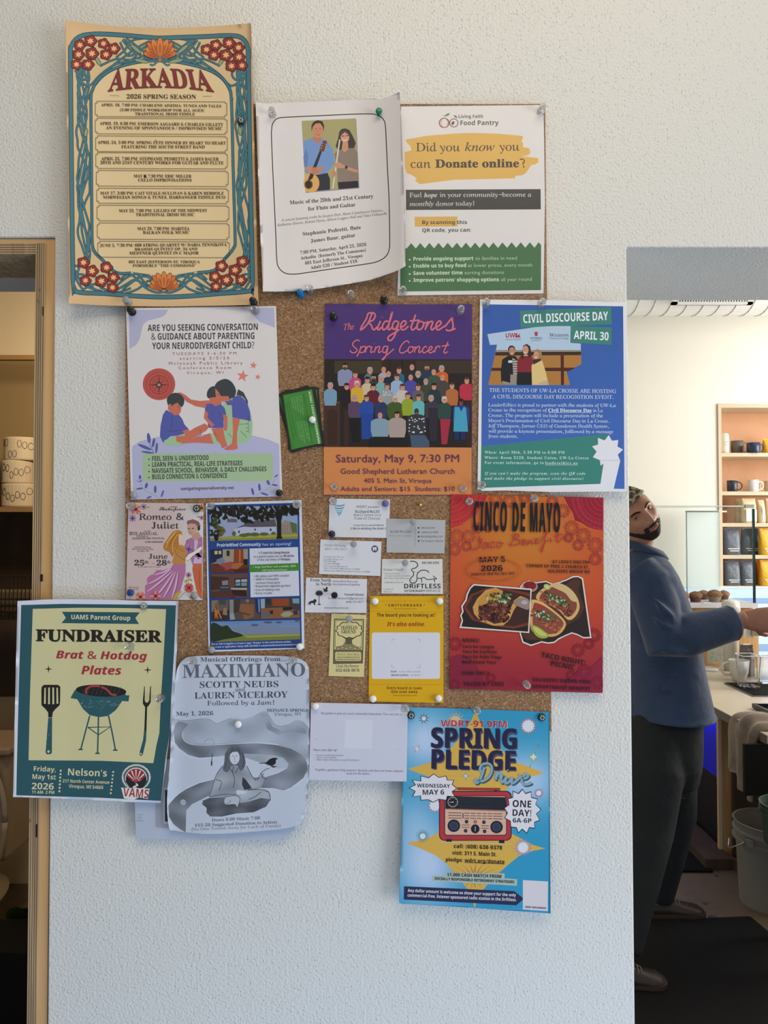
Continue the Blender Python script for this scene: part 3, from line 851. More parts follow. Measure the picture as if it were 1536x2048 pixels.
# ---- 3 food pantry sheet in a laminating pouch
def pantry():
    s = Sheet([(802, 213), (1087, 210), (1090, 400), (1087, 587), (795, 591), (799, 400)], 0.0112, 'laminated white food pantry sheet with yellow brush stroke and green foot', col='d4d0d1', gloss=True)
    s.v(790, 190, 4.8).part('printed_picture')
    y = 'd2a44a'
    s.poly([(104, 428), (300, 392), (560, 370), (760, 364), (1000, 372), (1180, 388), (1230, 396), (1222, 430), (1210, 445), (1230, 460), (1228, 500), (1290, 512), (1300, 560), (1270, 580), (1215, 588), (1330, 600), (1376, 608), (1378, 642), (1350, 664), (1310, 672), (1285, 708), (1262, 742), (1225, 770), (1160, 775), (1150, 800), (900, 806), (560, 815), (300, 848), (240, 856), (192, 822), (208, 800), (160, 768), (112, 748), (96, 700), (92, 548), (160, 530), (145, 490), (112, 455)], y)
    s.poly([(104, 910), (1398, 903), (1400, 1098), (106, 1104)], '2b2b2c')
    for cx, sc in ((472, 1), (565, .85)):
        s.ell(cx, 268, 52 * sc, 50 * sc, '7d2434'); s.ell(cx, 268, 42 * sc, 41 * sc, 'd4d0d1')
    s.line([(440, 250), (445, 290), (470, 310), (500, 300)], 8, 'c98a94', sm=3); s.line([(455, 235), (440, 270), (455, 300)], 5, 'c98a94', sm=3)
    s.line([(490, 225), (510, 260), (500, 290)], 5, 'a04050', sm=3)
    s.ell(556, 270, 12, 20, '4a3020', 30); s.poly([(468, 205), (500, 178), (528, 172), (515, 198), (490, 204)], '5d7a4a'); s.line([(475, 205), (460, 190)], 4, '5d4a3a'); s.poly([(560, 190), (590, 200), (603, 222), (575, 218)], '5d7a4a')
    s.v(780, 380, 4.6545)
    s.rect(230, 248, 628, 340, 'd0a450', sk=-0.008)
    zz = [(95, 540)]
    x = 155
    zz += [(146, 543)]
    for i in range(14):
        zz += [(155 + i * 85 + 0, 545 - i * .6), (197 + i * 85, 494 - i * .6)]
    zz += [(1345, 537), (1383, 486), (1407, 512), (1405, 932), (95, 945)]
    zz = [(p[0], p[1]) for p in zz]
    s.poly(zz, '35663a')
    s.part('printed_text').v(790, 190, 4.8)
    k = '251c12'
    s.txt('Living Faith', 611, 222, 845, 220, 32, '2c2426', 'b', 0); s.txt('Food Pantry', 628, 290, 995, 287, 44, '2c2426', 'b', 0)
    s.txt('Did you', 202, 540, 625, 540, 80, k, 'u', 0.003, res=4); s.txt('know', 670, 538, 955, 536, 80, k, 'i', 0.004, res=4); s.txt('you', 998, 536, 1195, 534, 82, k, 'u', 0.003, res=4)
    s.txt('can', 150, 700, 343, 700, 84, k, 'u', 0.003, res=4); s.txt('Donate online', 386, 697, 1192, 692, 76, k, 'B', 0.012, res=4); s.txt('?', 1198, 695, 1248, 694, 80, k, 'u', 0.003, res=4)
    w = 'c9c6c5'
    s.txt('Fuel', 140, 982, 258, 980, 44, w, 'u', 0.003); s.txt('hope', 278, 982, 406, 980, 42, w, 'I', .004); s.txt('in your community—become a', 430, 979, 1310, 976, 42, w, 'u', 0.003)
    s.txt('monthly', 140, 1067, 370, 1064, 42, w, 'i', .004); s.txt('donor today!', 392, 1064, 760, 1061, 42, w, 'u', 0.003)
    s.v(780, 380, 4.6545)
    s.txt('By scanning this', 300, 318, 718, 317, 34, '221e1e', 'b'); s.txt('QR code, you can:', 300, 392, 755, 388, 34, '221e1e', 'b')
    w = 'd2dcc9'; l = 'a8bf9f'
    for a, x1, b, x2, yy in (('Provide ongoing support', 776, 'to families in need', 1182, 655), ('Enable us to buy food', 708, 'at lower prices, every month', 1324, 720), ('Save volunteer time', 676, 'sorting donations', 1062, 788), ('Improve patrons’ shopping options', 1014, 'all year round', 1320, 852)):
        s.txt(a, 218, yy + 3, x1, yy - 3, 34, w, 'b'); s.txt(b, x1 + 18, yy - 3, x2, yy - 7, 32, l, 'r'); s.ell(183, yy - 6, 8, 8, w, n=10)
    s.flush()
    # transparent pouch
    m = bpy.data.materials.new('clear laminate'); m.use_nodes = True
    nt = m.node_tree; b = nt.nodes['Principled BSDF']
    tr = nt.nodes.new('ShaderNodeBsdfTransparent'); mx = nt.nodes.new('ShaderNodeMixShader'); mx.inputs[0].default_value = 0.045
    b.inputs['Base Color'].default_value = (0.8, 0.8, 0.8, 1); b.inputs['Roughness'].default_value = 0.25
    nt.links.new(tr.outputs[0], mx.inputs[1]); nt.links.new(b.outputs[0], mx.inputs[2]); nt.links.new(mx.outputs[0], nt.nodes['Material Output'].inputs[0])
    v, f = s._poly([(0, 0), (1, 0), (1, 1), (0, 1)])
    s.V = (0, 0, 1)
    q = [(790, 210), (1088.5, 207), (1092, 400), (1091, 594), (1086, 597), (790, 602), (783, 597)]
    v, f = s._poly(q)
    o = mesh_obj('laminate_pouch', (onwall(v, 0.0124), f), m, s.o)
    o['label'] = 'clear plastic margin of the laminating pouch'


pantry()


# ---- 4 parenting conversation flyer
def parenting():
    s = Sheet([(252, 616), (340, 615), (552, 612), (558, 800), (565, 992), (420, 996), (262, 999), (257, 800)], 0.0114, 'white and lilac parenting flyer with drawing of mother and two children', col='cfcbcd')
    s.v(240, 600, 4.6545).part('printed_background')
    li = 'a9abc8'
    s.poly([(84, 92), (446, 90), (430, 130), (390, 160), (320, 178), (255, 195), (215, 230), (200, 290), (185, 360), (150, 420), (88, 455)], li)
    s.poly([(1240, 75), (1434, 70), (1442, 260), (1380, 235), (1300, 205), (1250, 150), (1236, 105)], li)
    s.v(240, 780, 4.6545)
    s.poly([(112, 528), (180, 480), (380, 430), (800, 410), (1240, 425), (1380, 460), (1482, 505), (1490, 992), (122, 1020)], 'a9abcc')
    s.poly(rrect(208, 590, 1425, 850, 34), '9cb592')
    s.part('printed_picture')
    bl = '53599a'
    # leaves
    for cx, cy, rx, ry, rot in ((268, 448, 17, 50, -8), (312, 490, 13, 46, 12), (340, 540, 12, 52, 6), (230, 532, 70, 15, 22), (255, 580, 58, 10, 8), (186, 812, 12, 22, 0), (245, 890, 14, 28, 15), (328, 925, 13, 36, 2), (183, 918, 34, 9, -8), (395, 965, 9, 36, 20), (270, 1000, 26, 9, -20), (1298, 905, 12, 36, -5), (1380, 862, 14, 26, -25), (1235, 945, 12, 36, -15), (1345, 968, 38, 10, 18), (1440, 885, 30, 9, 5), (1455, 800, 22, 7, -40)):
        s.ell(cx, cy, rx, ry, bl, rot, n=12)
    s.line([(318, 592), (275, 500)], 6, bl); s.line([(185, 860), (230, 930), (300, 970), (370, 1005)], 5, '8aa088', sm=3); s.line([(1440, 830), (1400, 900), (1330, 940), (1270, 985)], 5, '8aa088', sm=3)
    s.poly([(140, 835), (175, 850), (215, 832), (195, 855), (170, 855)], bl)
    # badge
    s.v(240, 600, 4.6545)
    s.ell(363, 784, 151, 148, 'b34f49', n=40)
    dk = '6b3230'
    for r, w in ((118, 2.5), (86, 5), (62, 3)):
        s.line([(363 + r * math.cos(2 * PI * i / 32), 790 + r * math.sin(2 * PI * i / 32)) for i in range(32)], w, dk, closed=True)
    s.star(363, 790, 100, 14, 4, dk); s.star(363, 790, 62, 18, 8, dk); s.ell(363, 790, 26, 26, '4a3432'); s.txt('N', 352, 802, 374, 802, 24, 'c8b8b0', 'b')
    # stars
    st = 'cf7b6c'
    s.star(1242, 608, 36, 15, 5, st, 5); s.star(1142, 708, 58, 24, 5, st, 10); s.star(1283, 717, 30, 12, 5, st, 20)
    skin = 'bf6a58'; hair = '383c42'; blue = '4f56a0'; gr = '98b894'
    # mother
    s.poly([(1100, 830), (1150, 860), (1190, 940), (1192, 990), (1150, 960), (1080, 900)], hair)
    s.v(240, 780, 4.6545)
    s.poly([(960, 90), (1010, 130), (1060, 60), (1140, 60), (1200, 160), (1232, 300), (1225, 420), (1180, 480), (1080, 500), (900, 500), (850, 480), (840, 420), (970, 300), (960, 180)], gr, sm=True)
    s.poly([(1050, 60), (1120, 50), (1180, 110), (1210, 200), (1218, 290), (1120, 270), (1046, 255), (1040, 130)], blue)
    s.poly([(975, 100), (1040, 85), (1045, 140), (1000, 142)], blue)
    s.poly([(1046, 258), (1118, 268), (1090, 400), (1090, 500), (1098, 545), (1060, 558), (990, 560), (968, 545), (1040, 500), (1052, 400)], skin)
    s.poly([(600, 40), (660, 88), (740, 102), (840, 95), (860, 130), (800, 170), (700, 150), (620, 110), (560, 50), (520, 30), (560, 22)], skin)
    # father child left
    s.poly([(430, 185), (500, 220), (545, 225), (580, 270), (600, 320), (640, 365), (600, 400), (590, 420), (470, 430), (400, 490), (372, 430), (378, 330), (400, 230)], blue)
    s.poly([(410, 470), (520, 430), (620, 400), (720, 350), (800, 370), (700, 440), (560, 520), (420, 515)], gr)
    s.poly([(450, 130), (470, 120), (480, 150), (560, 165), (565, 205), (545, 232), (505, 235), (465, 200), (445, 180)], skin)
    s.poly([(440, 120), (438, 80), (470, 40), (520, 26), (570, 45), (598, 90), (590, 140), (560, 155), (530, 130), (490, 145), (470, 125), (450, 140)], hair, sm=True)
    s.poly([(470, 130), (490, 100), (560, 110), (572, 160), (565, 205), (520, 190), (480, 170)], skin)
    s.poly([(440, 120), (438, 80), (470, 40), (520, 26), (570, 45), (598, 90), (594, 130), (580, 158), (560, 150), (535, 118), (500, 132), (486, 152), (470, 125), (448, 140)], hair)
    s.line([(538, 158), (556, 162)], 4, hair); s.line([(546, 172), (550, 176)], 4, hair)
    # girl
    s.v(240, 600, 4.6545)
    s.poly([(880, 810), (900, 770), (950, 740), (1000, 738), (1050, 775), (1080, 840), (1070, 890), (1030, 920), (980, 935), (930, 900), (885, 850)], hair, sm=True)
    s.poly([(808, 890), (818, 840), (850, 808), (890, 805), (920, 840), (930, 890), (900, 905), (870, 905), (830, 918)], hair, sm=True)
    s.poly([(886, 820), (920, 860), (940, 895), (1010, 895), (1025, 940), (960, 945), (915, 930), (890, 890)], skin)
    s.poly([(832, 910), (880, 905), (940, 920), (950, 960), (920, 985), (870, 985), (835, 950)], skin)
    s.line([(900, 878), (925, 884)], 4, hair)
    s.v(240, 780, 4.6545)
    s.poly([(805, 130), (850, 125), (890, 150), (940, 130), (975, 170), (990, 225), (965, 240), (965, 350), (880, 355), (820, 350), (815, 240), (790, 180)], blue)
    s.poly([(790, 190), (820, 210), (815, 260), (880, 325), (850, 345), (780, 260)], skin); s.poly([(960, 225), (1000, 240), (1000, 350), (990, 385), (965, 370), (970, 310)], skin)
    s.poly([(850, 360), (960, 350), (975, 440), (1000, 520), (950, 545), (935, 500), (900, 470)], skin)
    s.poly([(620, 400), (700, 350), (790, 310), (830, 345), (800, 380), (700, 440), (560, 490), (525, 480), (520, 430), (600, 425)], skin)
    s.poly([(760, 430), (840, 400), (870, 500), (800, 495), (700, 490), (560, 500), (600, 470)], skin)
    s.poly([(580, 380), (640, 365), (655, 400), (610, 420)], skin)
    ln = '2e3350'
    for P in ([(480, 240), (485, 320), (470, 380)], [(440, 380), (500, 385), (570, 370)], [(740, 360), (755, 400), (740, 430), (700, 445)], [(880, 390), (900, 440)], [(1110, 320), (1190, 315)], [(1195, 240), (1200, 400)], [(1005, 400), (1040, 440)], [(860, 200), (855, 240)], [(925, 210), (928, 245)], [(1120, 380), (1180, 440), (1140, 400)]):
        s.line(P, 3, ln, sm=3)
    for yy in (315, 350, 385): s.ell(1183, yy, 5, 5, ln, n=8)
    s.part('printed_text').v(240, 600, 4.6545)
    k = '3b3d44'
    s.txt('ARE YOU SEEKING CONVERSATION', 258, 290, 1283, 278, 60, k, 'b', 0); s.txt('& GUIDANCE ABOUT PARENTING', 292, 370, 1252, 362, 60, k, 'b', 0); s.txt('YOUR NEURODIVERGENT CHILD?', 300, 457, 1250, 449, 60, k, 'b', 0)
    r = '9c4a50'
    s.txt('TUESDAYS 5-6:30 PM', 487, 513, 1083, 507, 25, r, 'r', 0, space=1.5); s.txt('starting 5/5/26', 558, 557, 1018, 551, 27, r, 'r', 0, space=1.5); s.txt('McIntosh Public Library', 455, 603, 1142, 598, 27, r, 'r', 0, space=1.4)
    s.txt('Conference Room', 545, 644, 1035, 641, 25, r, 'r', 0, space=1.5); s.txt('Viroqua, WI', 621, 691, 962, 686, 25, r, 'r', 0, space=1.5)
    s.v(240, 780, 4.6545)
    for t, x1, yy in (('FEEL SEEN & UNDERSTOOD', 826, 660), ('LEARN PRACTICAL, REAL-LIFE STRATEGIES', 1140, 716), ('NAVIGATE SCHOOL, BEHAVIOR, & DAILY CHALLENGES', 1363, 774), ('BUILD CONNECTION & CONFIDENCE', 998, 830)):
        s.txt(t, 300, yy, x1, yy - (x1 - 300) * .018, 44, k, 'b', 0); s.ell(270, yy - 15, 7, 7, k, n=8)
    s.txt('navigatingneurodiversity.net', 567, 932, 1060, 922, 27, k, 'b')
    s.flush()


parenting()


# ---- 5 choir concert poster
def choir():
    s = Sheet([(650, 607), (800, 609), (944, 608), (944, 990), (647, 990)], 0.0114, 'purple and orange choir concert poster with large group photograph', col='47306e', gloss=True)
    s.v(540, 590, 3.572).part('printed_background')
    s.v(540, 760, 3.572); s.rect(384, 480, 1442, 822, 'c67f4b', sk=0.002)
    s.part('printed_picture').v(540, 590, 3.572)
    s.poly([(390, 458), (1447, 460), (1446, 1090), (388, 1085)], '26201e')
    s.rect(460, 470, 800, 560, '3d3528'); s.rect(1040, 468, 1440, 560, '3a3028'); s.rect(805, 462, 1035, 580, '2f2420'); s.rect(850, 462, 860, 580, '241b18'); s.rect(940, 462, 950, 580, '241b18')
    s.rect(390, 900 - 135, 500, 1085, '432c24'); s.rect(388, 762, 498, 775, '5d4034'); s.poly([(410, 830), (440, 812), (480, 830), (480, 1070), (410, 1070)], '38241e'); s.rect(530, 820, 560, 1080, '3a2620'); s.rect(1405, 700, 1446, 1085, '33231e')
    sk = 'b98470'
    def who(x, y, shirt, hair, w=44, h=150, bald=False, beard=False, skin=sk, sc=1.0, legs=None):
        r = 17 * sc
        s.poly([(x - w, y + 40), (x - w * .6, y + 24), (x - 8, y + 18), (x + 8, y + 18), (x + w * .6, y + 24), (x + w, y + 40), (x + w * 1.02, y + h * .7), (x + w * .85, y + h), (x - w * .85, y + h), (x - w * 1.02, y + h * .7)], shirt)
        if not bald: s.ell(x, y - 2, r * 1.22, r * 1.45, hair, n=14)
        s.ell(x, y + 2 + (0 if not bald else -3), r, r * 1.3, skin, n=14)
        if not bald: s.ell(x, y - r * 1.05, r * 1.05, r * .55, hair, n=12)
        if beard: s.ell(x, y + 14, r * .8, r * .7, hair, n=10)
        s.line([(x - 7, y), (x - 3, y)], 2.5, '4a2e28'); s.line([(x + 3, y), (x + 7, y)], 2.5, '4a2e28'); s.line([(x - 5, y + 11), (x + 5, y + 11)], 2.5, 'd8c4bc')
    dkh, gry, brn = '231c1a', '9a9490', '4a3226'
    rows = [
        [(536, 510, '7f88a8', dkh, 52, 1, 0, 1), (714, 540, '50707e', gry, 40, 1, 0, 0), (812, 535, 'a89aaa', gry, 38, 0, 1, 0), (922, 538, '24627e', brn, 38, 1, 0, 0), (1014, 518, '26282c', brn, 42, 0, 1, 0), (1121, 520, '1f3850', brn, 44, 1, 0, 1), (1226, 528, 'bf5a28', gry, 46, 1, 0, 0)],
        [(609, 570, 'b8457c', brn, 42, 1, 0, 0), (740, 590, '3a3438', dkh, 34, 1, 0, 1), (847, 566, '1c2836', gry, 42, 0, 1, 0), (1058, 568, '23262a', gry, 38, 1, 0, 1), (1170, 553, '3c4c42', gry, 46, 0, 1, 0), (1406, 612, 'b02f44', brn, 52, 1, 0, 0)],
        [(431, 650, '6f92ae', gry, 46, 1, 0, 0), (548, 655, '1f1c22', dkh, 46, 1, 0, 0), (695, 610, 'bfae92', dkh, 40, 1, 0, 0), (794, 605, '6fa0a0', gry, 40, 1, 0, 0), (907, 590, '8fa5c4', brn, 44, 1, 0, 0), (1005, 590, '4a4594', gry, 44, 0, 1, 0), (1113, 618, '3e4032', gry, 42, 0, 1, 1), (1232, 592, '45413c', gry, 46, 0, 1, 0)],
        [(621, 638, 'c8a030', 'c8b89a', 44, 1, 0, 0), (738, 660, '5c1f2c', dkh, 44, 1, 0, 0), (837, 655, '8c8f94', brn, 42, 1, 0, 0), (947, 660, 'b8b2ac', brn, 46, 1, 0, 0), (1058, 660, '5c5a58', brn, 40, 1, 0, 0), (1172, 655, '25353e', dkh, 44, 1, 0, 0), (1300, 650, 'a8643a', brn, 44, 1, 0, 0)],
        [(604, 740, '54405c', gry, 46, 1, 0, 0), (690, 738, '234896', brn, 50, 1, 0, 0), (792, 745, '2b3358', gry, 44, 1, 0, 0), (894, 745, '3f5228', 'b8b0a0', 56, 1, 0, 0), (985, 722, '8a9a2c', brn, 42, 1, 0, 0), (1062, 735, '5eaaac', brn, 42, 1, 0, 0), (1151, 740, '3b3646', gry, 48, 1, 0, 0), (1245, 750, '2a4440', 'c0bab4', 48, 1, 0, 0)]]
    for row in rows:
        for x, y, sh, hr, w, _, bald, beard in row: who(x, y, sh, hr, w, 140, bool(bald), bool(beard))
    s.v(540, 760, 3.572)
    # front row bodies down to the floor
    s.poly([(570, 270), (640, 270), (640, 440), (590, 440)], '19171a'); s.poly([(650, 240), (735, 240), (745, 420), (655, 425)], '204290')
    s.poly([(1130, 200), (1200, 200), (1190, 440), (1140, 440)], '2c2834'); s.poly([(1215, 280), (1290, 280), (1265, 460), (1225, 460)], '9a2b42')
    who(1365, 160, '2a3a86', dkh, 58, 180, skin='5d3a2c'); s.poly([(1320, 190), (1350, 195), (1365, 225), (1385, 190), (1400, 200), (1415, 370), (1310, 368)], '4396b4'); s.rect(1315, 370, 1350, 430, '1d2a5c'); s.rect(1362, 370, 1395, 430, '1d2a5c')
    who(787, 255, '7a94a4', gry, 66, 150, True); s.poly([(715, 410), (848, 410), (850, 478), (705, 478)], '1b1b1e')
    who(908, 250, 'a0908c', dkh, 62, 160); s.poly([(850, 410), (975, 410), (985, 478), (845, 478)], '1b1b1e')
    who(1047, 225, '33343a', dkh, 66, 170, True, skin='4a2e22'); s.poly([(1000, 395), (1110, 395), (1138, 440), (1138, 480), (1010, 480)], '40546c')
    rn = random.Random(5)
    for i in range(26): s.ell(rn.uniform(995, 1110), rn.uniform(262, 380), 6, 5, 'c4c8cc', n=6)
    for i in range(22): s.ell(rn.uniform(808, 868), rn.uniform(78, 112), 4, 4, 'c4c8cc', n=6)
    s.part('printed_text').v(540, 590, 3.572)
    p = 'c4687e'
    s.txt('The', 525, 250, 600, 246, 42, p, 'i', .012, shear=.1)
    def strokes(L, w, col):
        for P in L: s.line(P, w, col, sm=5)
    A = [[(728, 132), (712, 175), (690, 215), (650, 250), (655, 225), (688, 170), (700, 135), (720, 128), (745, 132), (750, 155), (735, 180), (705, 196), (722, 215), (735, 245), (750, 245), (765, 225)],
         [(790, 185), (776, 215), (768, 242), (778, 248), (795, 230)], [(800, 158), (802, 162)],
         [(845, 190), (825, 188), (805, 215), (805, 245), (822, 245), (845, 215), (860, 175), (872, 130), (868, 132), (848, 215), (845, 245), (858, 245), (872, 228)],
         [(915, 190), (892, 188), (876, 212), (878, 242), (895, 242), (912, 215), (920, 190), (905, 250), (885, 300), (862, 325), (842, 318), (850, 295), (890, 270), (925, 245)],
         [(928, 232), (955, 222), (972, 200), (962, 185), (944, 195), (932, 225), (942, 248), (965, 244), (990, 222)],
         [(1040, 140), (1022, 190), (1008, 230), (1016, 250), (1035, 240), (1048, 225)], [(998, 186), (1045, 182), (1068, 180)],
         [(1085, 190), (1062, 192), (1050, 220), (1056, 246), (1080, 242), (1098, 212), (1088, 192), (1100, 200), (1118, 195)],
         [(1130, 186), (1118, 215), (1108, 250)], [(1112, 235), (1135, 200), (1155, 188), (1162, 200), (1150, 232), (1158, 250), (1178, 232)],
         [(1180, 232), (1205, 222), (1222, 200), (1212, 186), (1194, 198), (1184, 225), (1194, 248), (1215, 244), (1245, 222)],
         [(1245, 230), (1275, 195), (1300, 165), (1302, 185), (1308, 220), (1298, 250), (1270, 254), (1255, 246)], [(1300, 250), (1325, 238)]]
    strokes(A, 13, p)
    B = [[(640, 330), (622, 322), (598, 336), (590, 358), (605, 375), (622, 392), (610, 410), (585, 412), (570, 395)],
         [(650, 365), (640, 400), (620, 440)], [(648, 380), (672, 366), (682, 380), (672, 405), (650, 412), (640, 402)], [(690, 368), (680, 412)], [(686, 390), (700, 368), (716, 368), (712, 378)],
         [(730, 368), (720, 395), (722, 412), (738, 402)], [(740, 348), (742, 350)], [(756, 368), (744, 412)], [(750, 390), (772, 368), (784, 374), (774, 402), (780, 412), (796, 400)],
         [(838, 368), (815, 368), (804, 392), (808, 410), (826, 408), (842, 370), (832, 420), (815, 455), (800, 462), (822, 440), (860, 408), (885, 385)],
         [(992, 345), (982, 328), (955, 340), (930, 375), (926, 405), (945, 415), (975, 400), (988, 388)],
         [(1010, 370), (992, 375), (986, 400), (998, 413), (1018, 400), (1022, 378), (1010, 370), (1035, 375)], [(1042, 368), (1030, 412)], [(1036, 390), (1058, 368), (1070, 374), (1062, 402), (1068, 412), (1085, 398)],
         [(1120, 375), (1108, 368), (1092, 385), (1090, 405), (1102, 414), (1128, 398)], [(1128, 400), (1148, 392), (1158, 376), (1148, 368), (1134, 385), (1134, 408), (1150, 413), (1172, 398)],
         [(1186, 368), (1174, 412)], [(1180, 390), (1195, 368), (1212, 368), (1210, 378)], [(1272, 335), (1255, 372), (1242, 405), (1250, 416), (1270, 404)], [(1225, 366), (1280, 358)]]
    strokes(B, 9.5, p)
    s.v(540, 760, 3.572); t = '5b2a55'
    s.txt('Saturday, May 9, 7:30 PM', 472, 588, 1352, 586, 54, t, 'r'); s.txt('Good Shepherd Lutheran Church', 505, 670, 1320, 670, 38, t, 'r')
    s.txt('405 S. Main St, Viroqua', 672, 734, 1155, 735, 32, t, 'r'); s.txt('Adults and Seniors: $15  Students: $10', 505, 793, 1320, 793, 32, t, 'r')
    s.flush()


choir()


# ---- 6 discourse day poster
def discourse():
    s = Sheet([(960, 599), (1100, 600), (1252, 605), (1254, 800), (1253, 983), (1100, 984), (955, 979)], 0.0116, 'blue discourse day poster with teal banners and photo of three women', col='d8d8de', gloss=True)
    s.v(950, 590, 4.955).part('printed_background')
    V2 = lambda P: [(x, y - 892) for x, y in P]          # second crop (770) expressed in the first (590)
    bg = lambda x, y: mixc('3459a0', '4167b4', (y - 610) / 360)
    s.poly([(75, 92), (1468, 112), (1482, 1922), (1372, 1920), (1430, 1640), (1200, 1500), (62, 1500)], bg)
    tl = '3f7c74'
    s.v(950, 770, 4.955)
    s.poly([(62, 606), (1320, 484), (1275, 780), (1243, 980), (55, 1022)], '3a7d75')
    s.poly([(1243, 980), (1275, 770), (1290, 740), (1440, 748), (1375, 1025), (60, 1050), (56, 1020)], 'd8d8e2')
    s.poly([(1325, 495), (1357, 552), (1420, 545), (1412, 610), (1467, 640), (1415, 690), (1438, 748), (1370, 742), (1330, 755), (1285, 770), (1245, 800), (1238, 745), (1168, 716), (1205, 660), (1160, 608), (1220, 590), (1218, 524), (1285, 550)], 'd8d8e2')
    s.line([(1240, 748), (1438, 748)], 2, '5a5a60')
    s.v(950, 590, 4.955)
    s.part('printed_banner'); s.poly([(445, 155), (1350, 118), (1356, 290), (450, 325)], tl)
    s.part('printed_picture')
    blob = [(122, 388), (600, 318), (780, 308), (950, 308), (948, 475), (1048, 480), (1054, 684), (908, 765), (942, 892), (130, 892), (165, 740), (218, 492), (148, 495)]
    s.poly(blob, 'a5743c')
    s.poly([(122, 388), (600, 318), (780, 308), (950, 308), (948, 475), (1048, 482), (1049, 545), (208, 545), (218, 492), (148, 495)], 'a9bed6')
    s.poly([(210, 545), (1050, 545), (1050, 562), (206, 566)], '8f857c')
    s.poly([(204, 566), (1050, 562), (1050, 596), (198, 600)], '3a2a22')
    s.poly([(166, 722), (1000, 720), (908, 765), (915, 755), (160, 752)], '4a2620'); s.poly([(848, 566), (880, 566), (882, 892), (852, 892)], '4a2620')
    sk = 'b08068'
    s.poly([(270, 640), (330, 600), (400, 605), (440, 660), (430, 870), (380, 888), (260, 860), (255, 760)], '202226')
    s.poly([(370, 625), (425, 650), (425, 785), (378, 785)], 'a8a49e')
    for k in range(6): s.line([(372, 648 + k * 24), (424, 646 + k * 24)], 7, '2a2a2e')
    s.poly([(350, 790), (415, 785), (410, 892), (290, 892), (270, 850), (350, 870)], '8d857e')
    s.poly([(418, 660), (445, 610), (480, 598), (560, 600), (580, 650), (570, 760), (560, 892), (414, 892)], '7e2634'); s.poly([(420, 765), (560, 765), (565, 892), (414, 892)], '1e2022')
    s.poly([(560, 700), (600, 650), (665, 648), (700, 760), (730, 892), (565, 892)], 'd2b87c'); s.poly([(610, 880), (720, 840), (732, 892)], 'b8a68c')
    s.ell(363, 540, 36, 40, '332522'); s.ell(366, 556, 30, 40, sk)
    s.poly([(470, 540), (480, 500), (515, 485), (548, 510), (558, 600), (530, 625), (500, 600), (468, 640), (450, 620)], '3c2820'); s.ell(501, 546, 30, 44, 'bd8f78'); s.poly([(486, 590), (520, 590), (530, 606), (480, 606)], 'bd8f78')
    s.poly([(580, 590), (590, 550), (620, 535), (658, 555), (668, 640), (600, 660), (580, 640)], '9a7850'); s.ell(606, 598, 26, 38, 'c09078'); s.poly([(575, 640), (650, 630), (655, 650), (580, 690)], '3a302c')
    for x, y in ((366, 578), (500, 568), (604, 618)): s.line([(x - 12, y), (x, y + 5), (x + 12, y - 1)], 5, 'e0d6d2')
    for x, y in ((350, 546), (378, 546), (488, 538), (512, 540), (594, 590), (616, 592)): s.ell(x, y, 4, 3, '2a1c18', n=8)
    s.rect(330, 648, 370, 672, 'c4c8d0')
    s.part('printed_banner'); s.poly([(948, 306), (1355, 320), (1352, 494), (945, 472)], tl)
    s.part('printed_text')
    w = 'dfe3ee'
    s.txt('CIVIL DISCOURSE DAY', 480, 278, 1320, 248, 84, w, 'b', 0, res=3); s.txt('APRIL 30', 978, 434, 1322, 450, 80, w, 'b', 0, res=3)
    s.txt('UW', 304, 422, 398, 420, 44, 'a33440', 'b', 0); s.poly([(400, 378), (420, 378), (412, 404), (430, 395), (448, 380), (440, 402), (452, 420), (398, 421)], 'a33440'); s.txt('UW-LA CROSSE', 304, 450, 455, 447, 16, '7a7482', 'r')
    s.star(606, 380, 26, 12, 5, 'a33440', 0); s.ell(606, 396, 16, 10, 'a33440'); s.txt('VITERBO', 546, 438, 668, 438, 20, '4a4650', 'r'); s.txt('UNIVERSITY', 555, 456, 660, 456, 10, '6a6670', 'r')
    s.txt('Western', 736, 414, 928, 412, 34, '4a4c58', 'u', 0.003); s.txt('Technical College', 736, 438, 928, 437, 17, '5c6a86', 'r')
    s.v(950, 770, 4.955); w = 'c8d4ea'
    s.txt('THE STUDENTS OF UW-LA CROSSE ARE HOSTING', 142, 68, 1398, 80, 36, w, 'u', 0.003); s.txt('A CIVIL DISCOURSE DAY RECOGNITION EVENT.', 168, 132, 1374, 138, 36, w, 'u', 0.003)
    s.lines([('LeaderEthics is proud to partner with the students of UW-La', 132, 212, 1396, 218, 32), ('Crosse in the recognition of', 132, 263, 714, 265, 32), ('in La', 1170, 268, 1266, 268, 32), ('Crosse. The program will include a presentation of the', 132, 316, 1268, 320, 32),
             ('Mayor’s Proclamation of Civil Discourse Day in La Crosse.', 132, 367, 1332, 373, 32), ('Jeff Thompson, former CEO of Gundersen Health System,', 132, 420, 1328, 424, 32), ('will provide a keynote presentation, folllowed by a message', 132, 472, 1370, 478, 32), ('from students.', 132, 522, 426, 523, 32)], w, 'u', 0.003)
    s.txt('Civil Discourse Day', 726, 265, 1158, 267, 32, 'e6ecf6', 'B', 0); s.line([(726, 272), (1158, 273)], 3, 'e6ecf6')
    w = 'c3ddd4'
    s.lines([('When: April 30th, 5:30 PM to 6:00 PM', 95, 680, 888, 682, 27), ('Where: Room 3120, Student Union, UW-La Crosse', 95, 732, 1126, 736, 27), ('For event information, go to', 95, 782, 680, 784, 27), ('leaderethics.us', 696, 785, 1017, 787, 27)], w, 'B', 0, space=1.12)
    s.line([(696, 793), (1017, 793)], 3, w)
    s.lines([('If you can’t make the program, scan the QR code', 95, 888, 1095, 890, 27), ('and make the pledge to support civil discourse!', 95, 938, 1072, 941, 27)], w, 'I', 0, space=1.12)
    s.flush()


discourse()


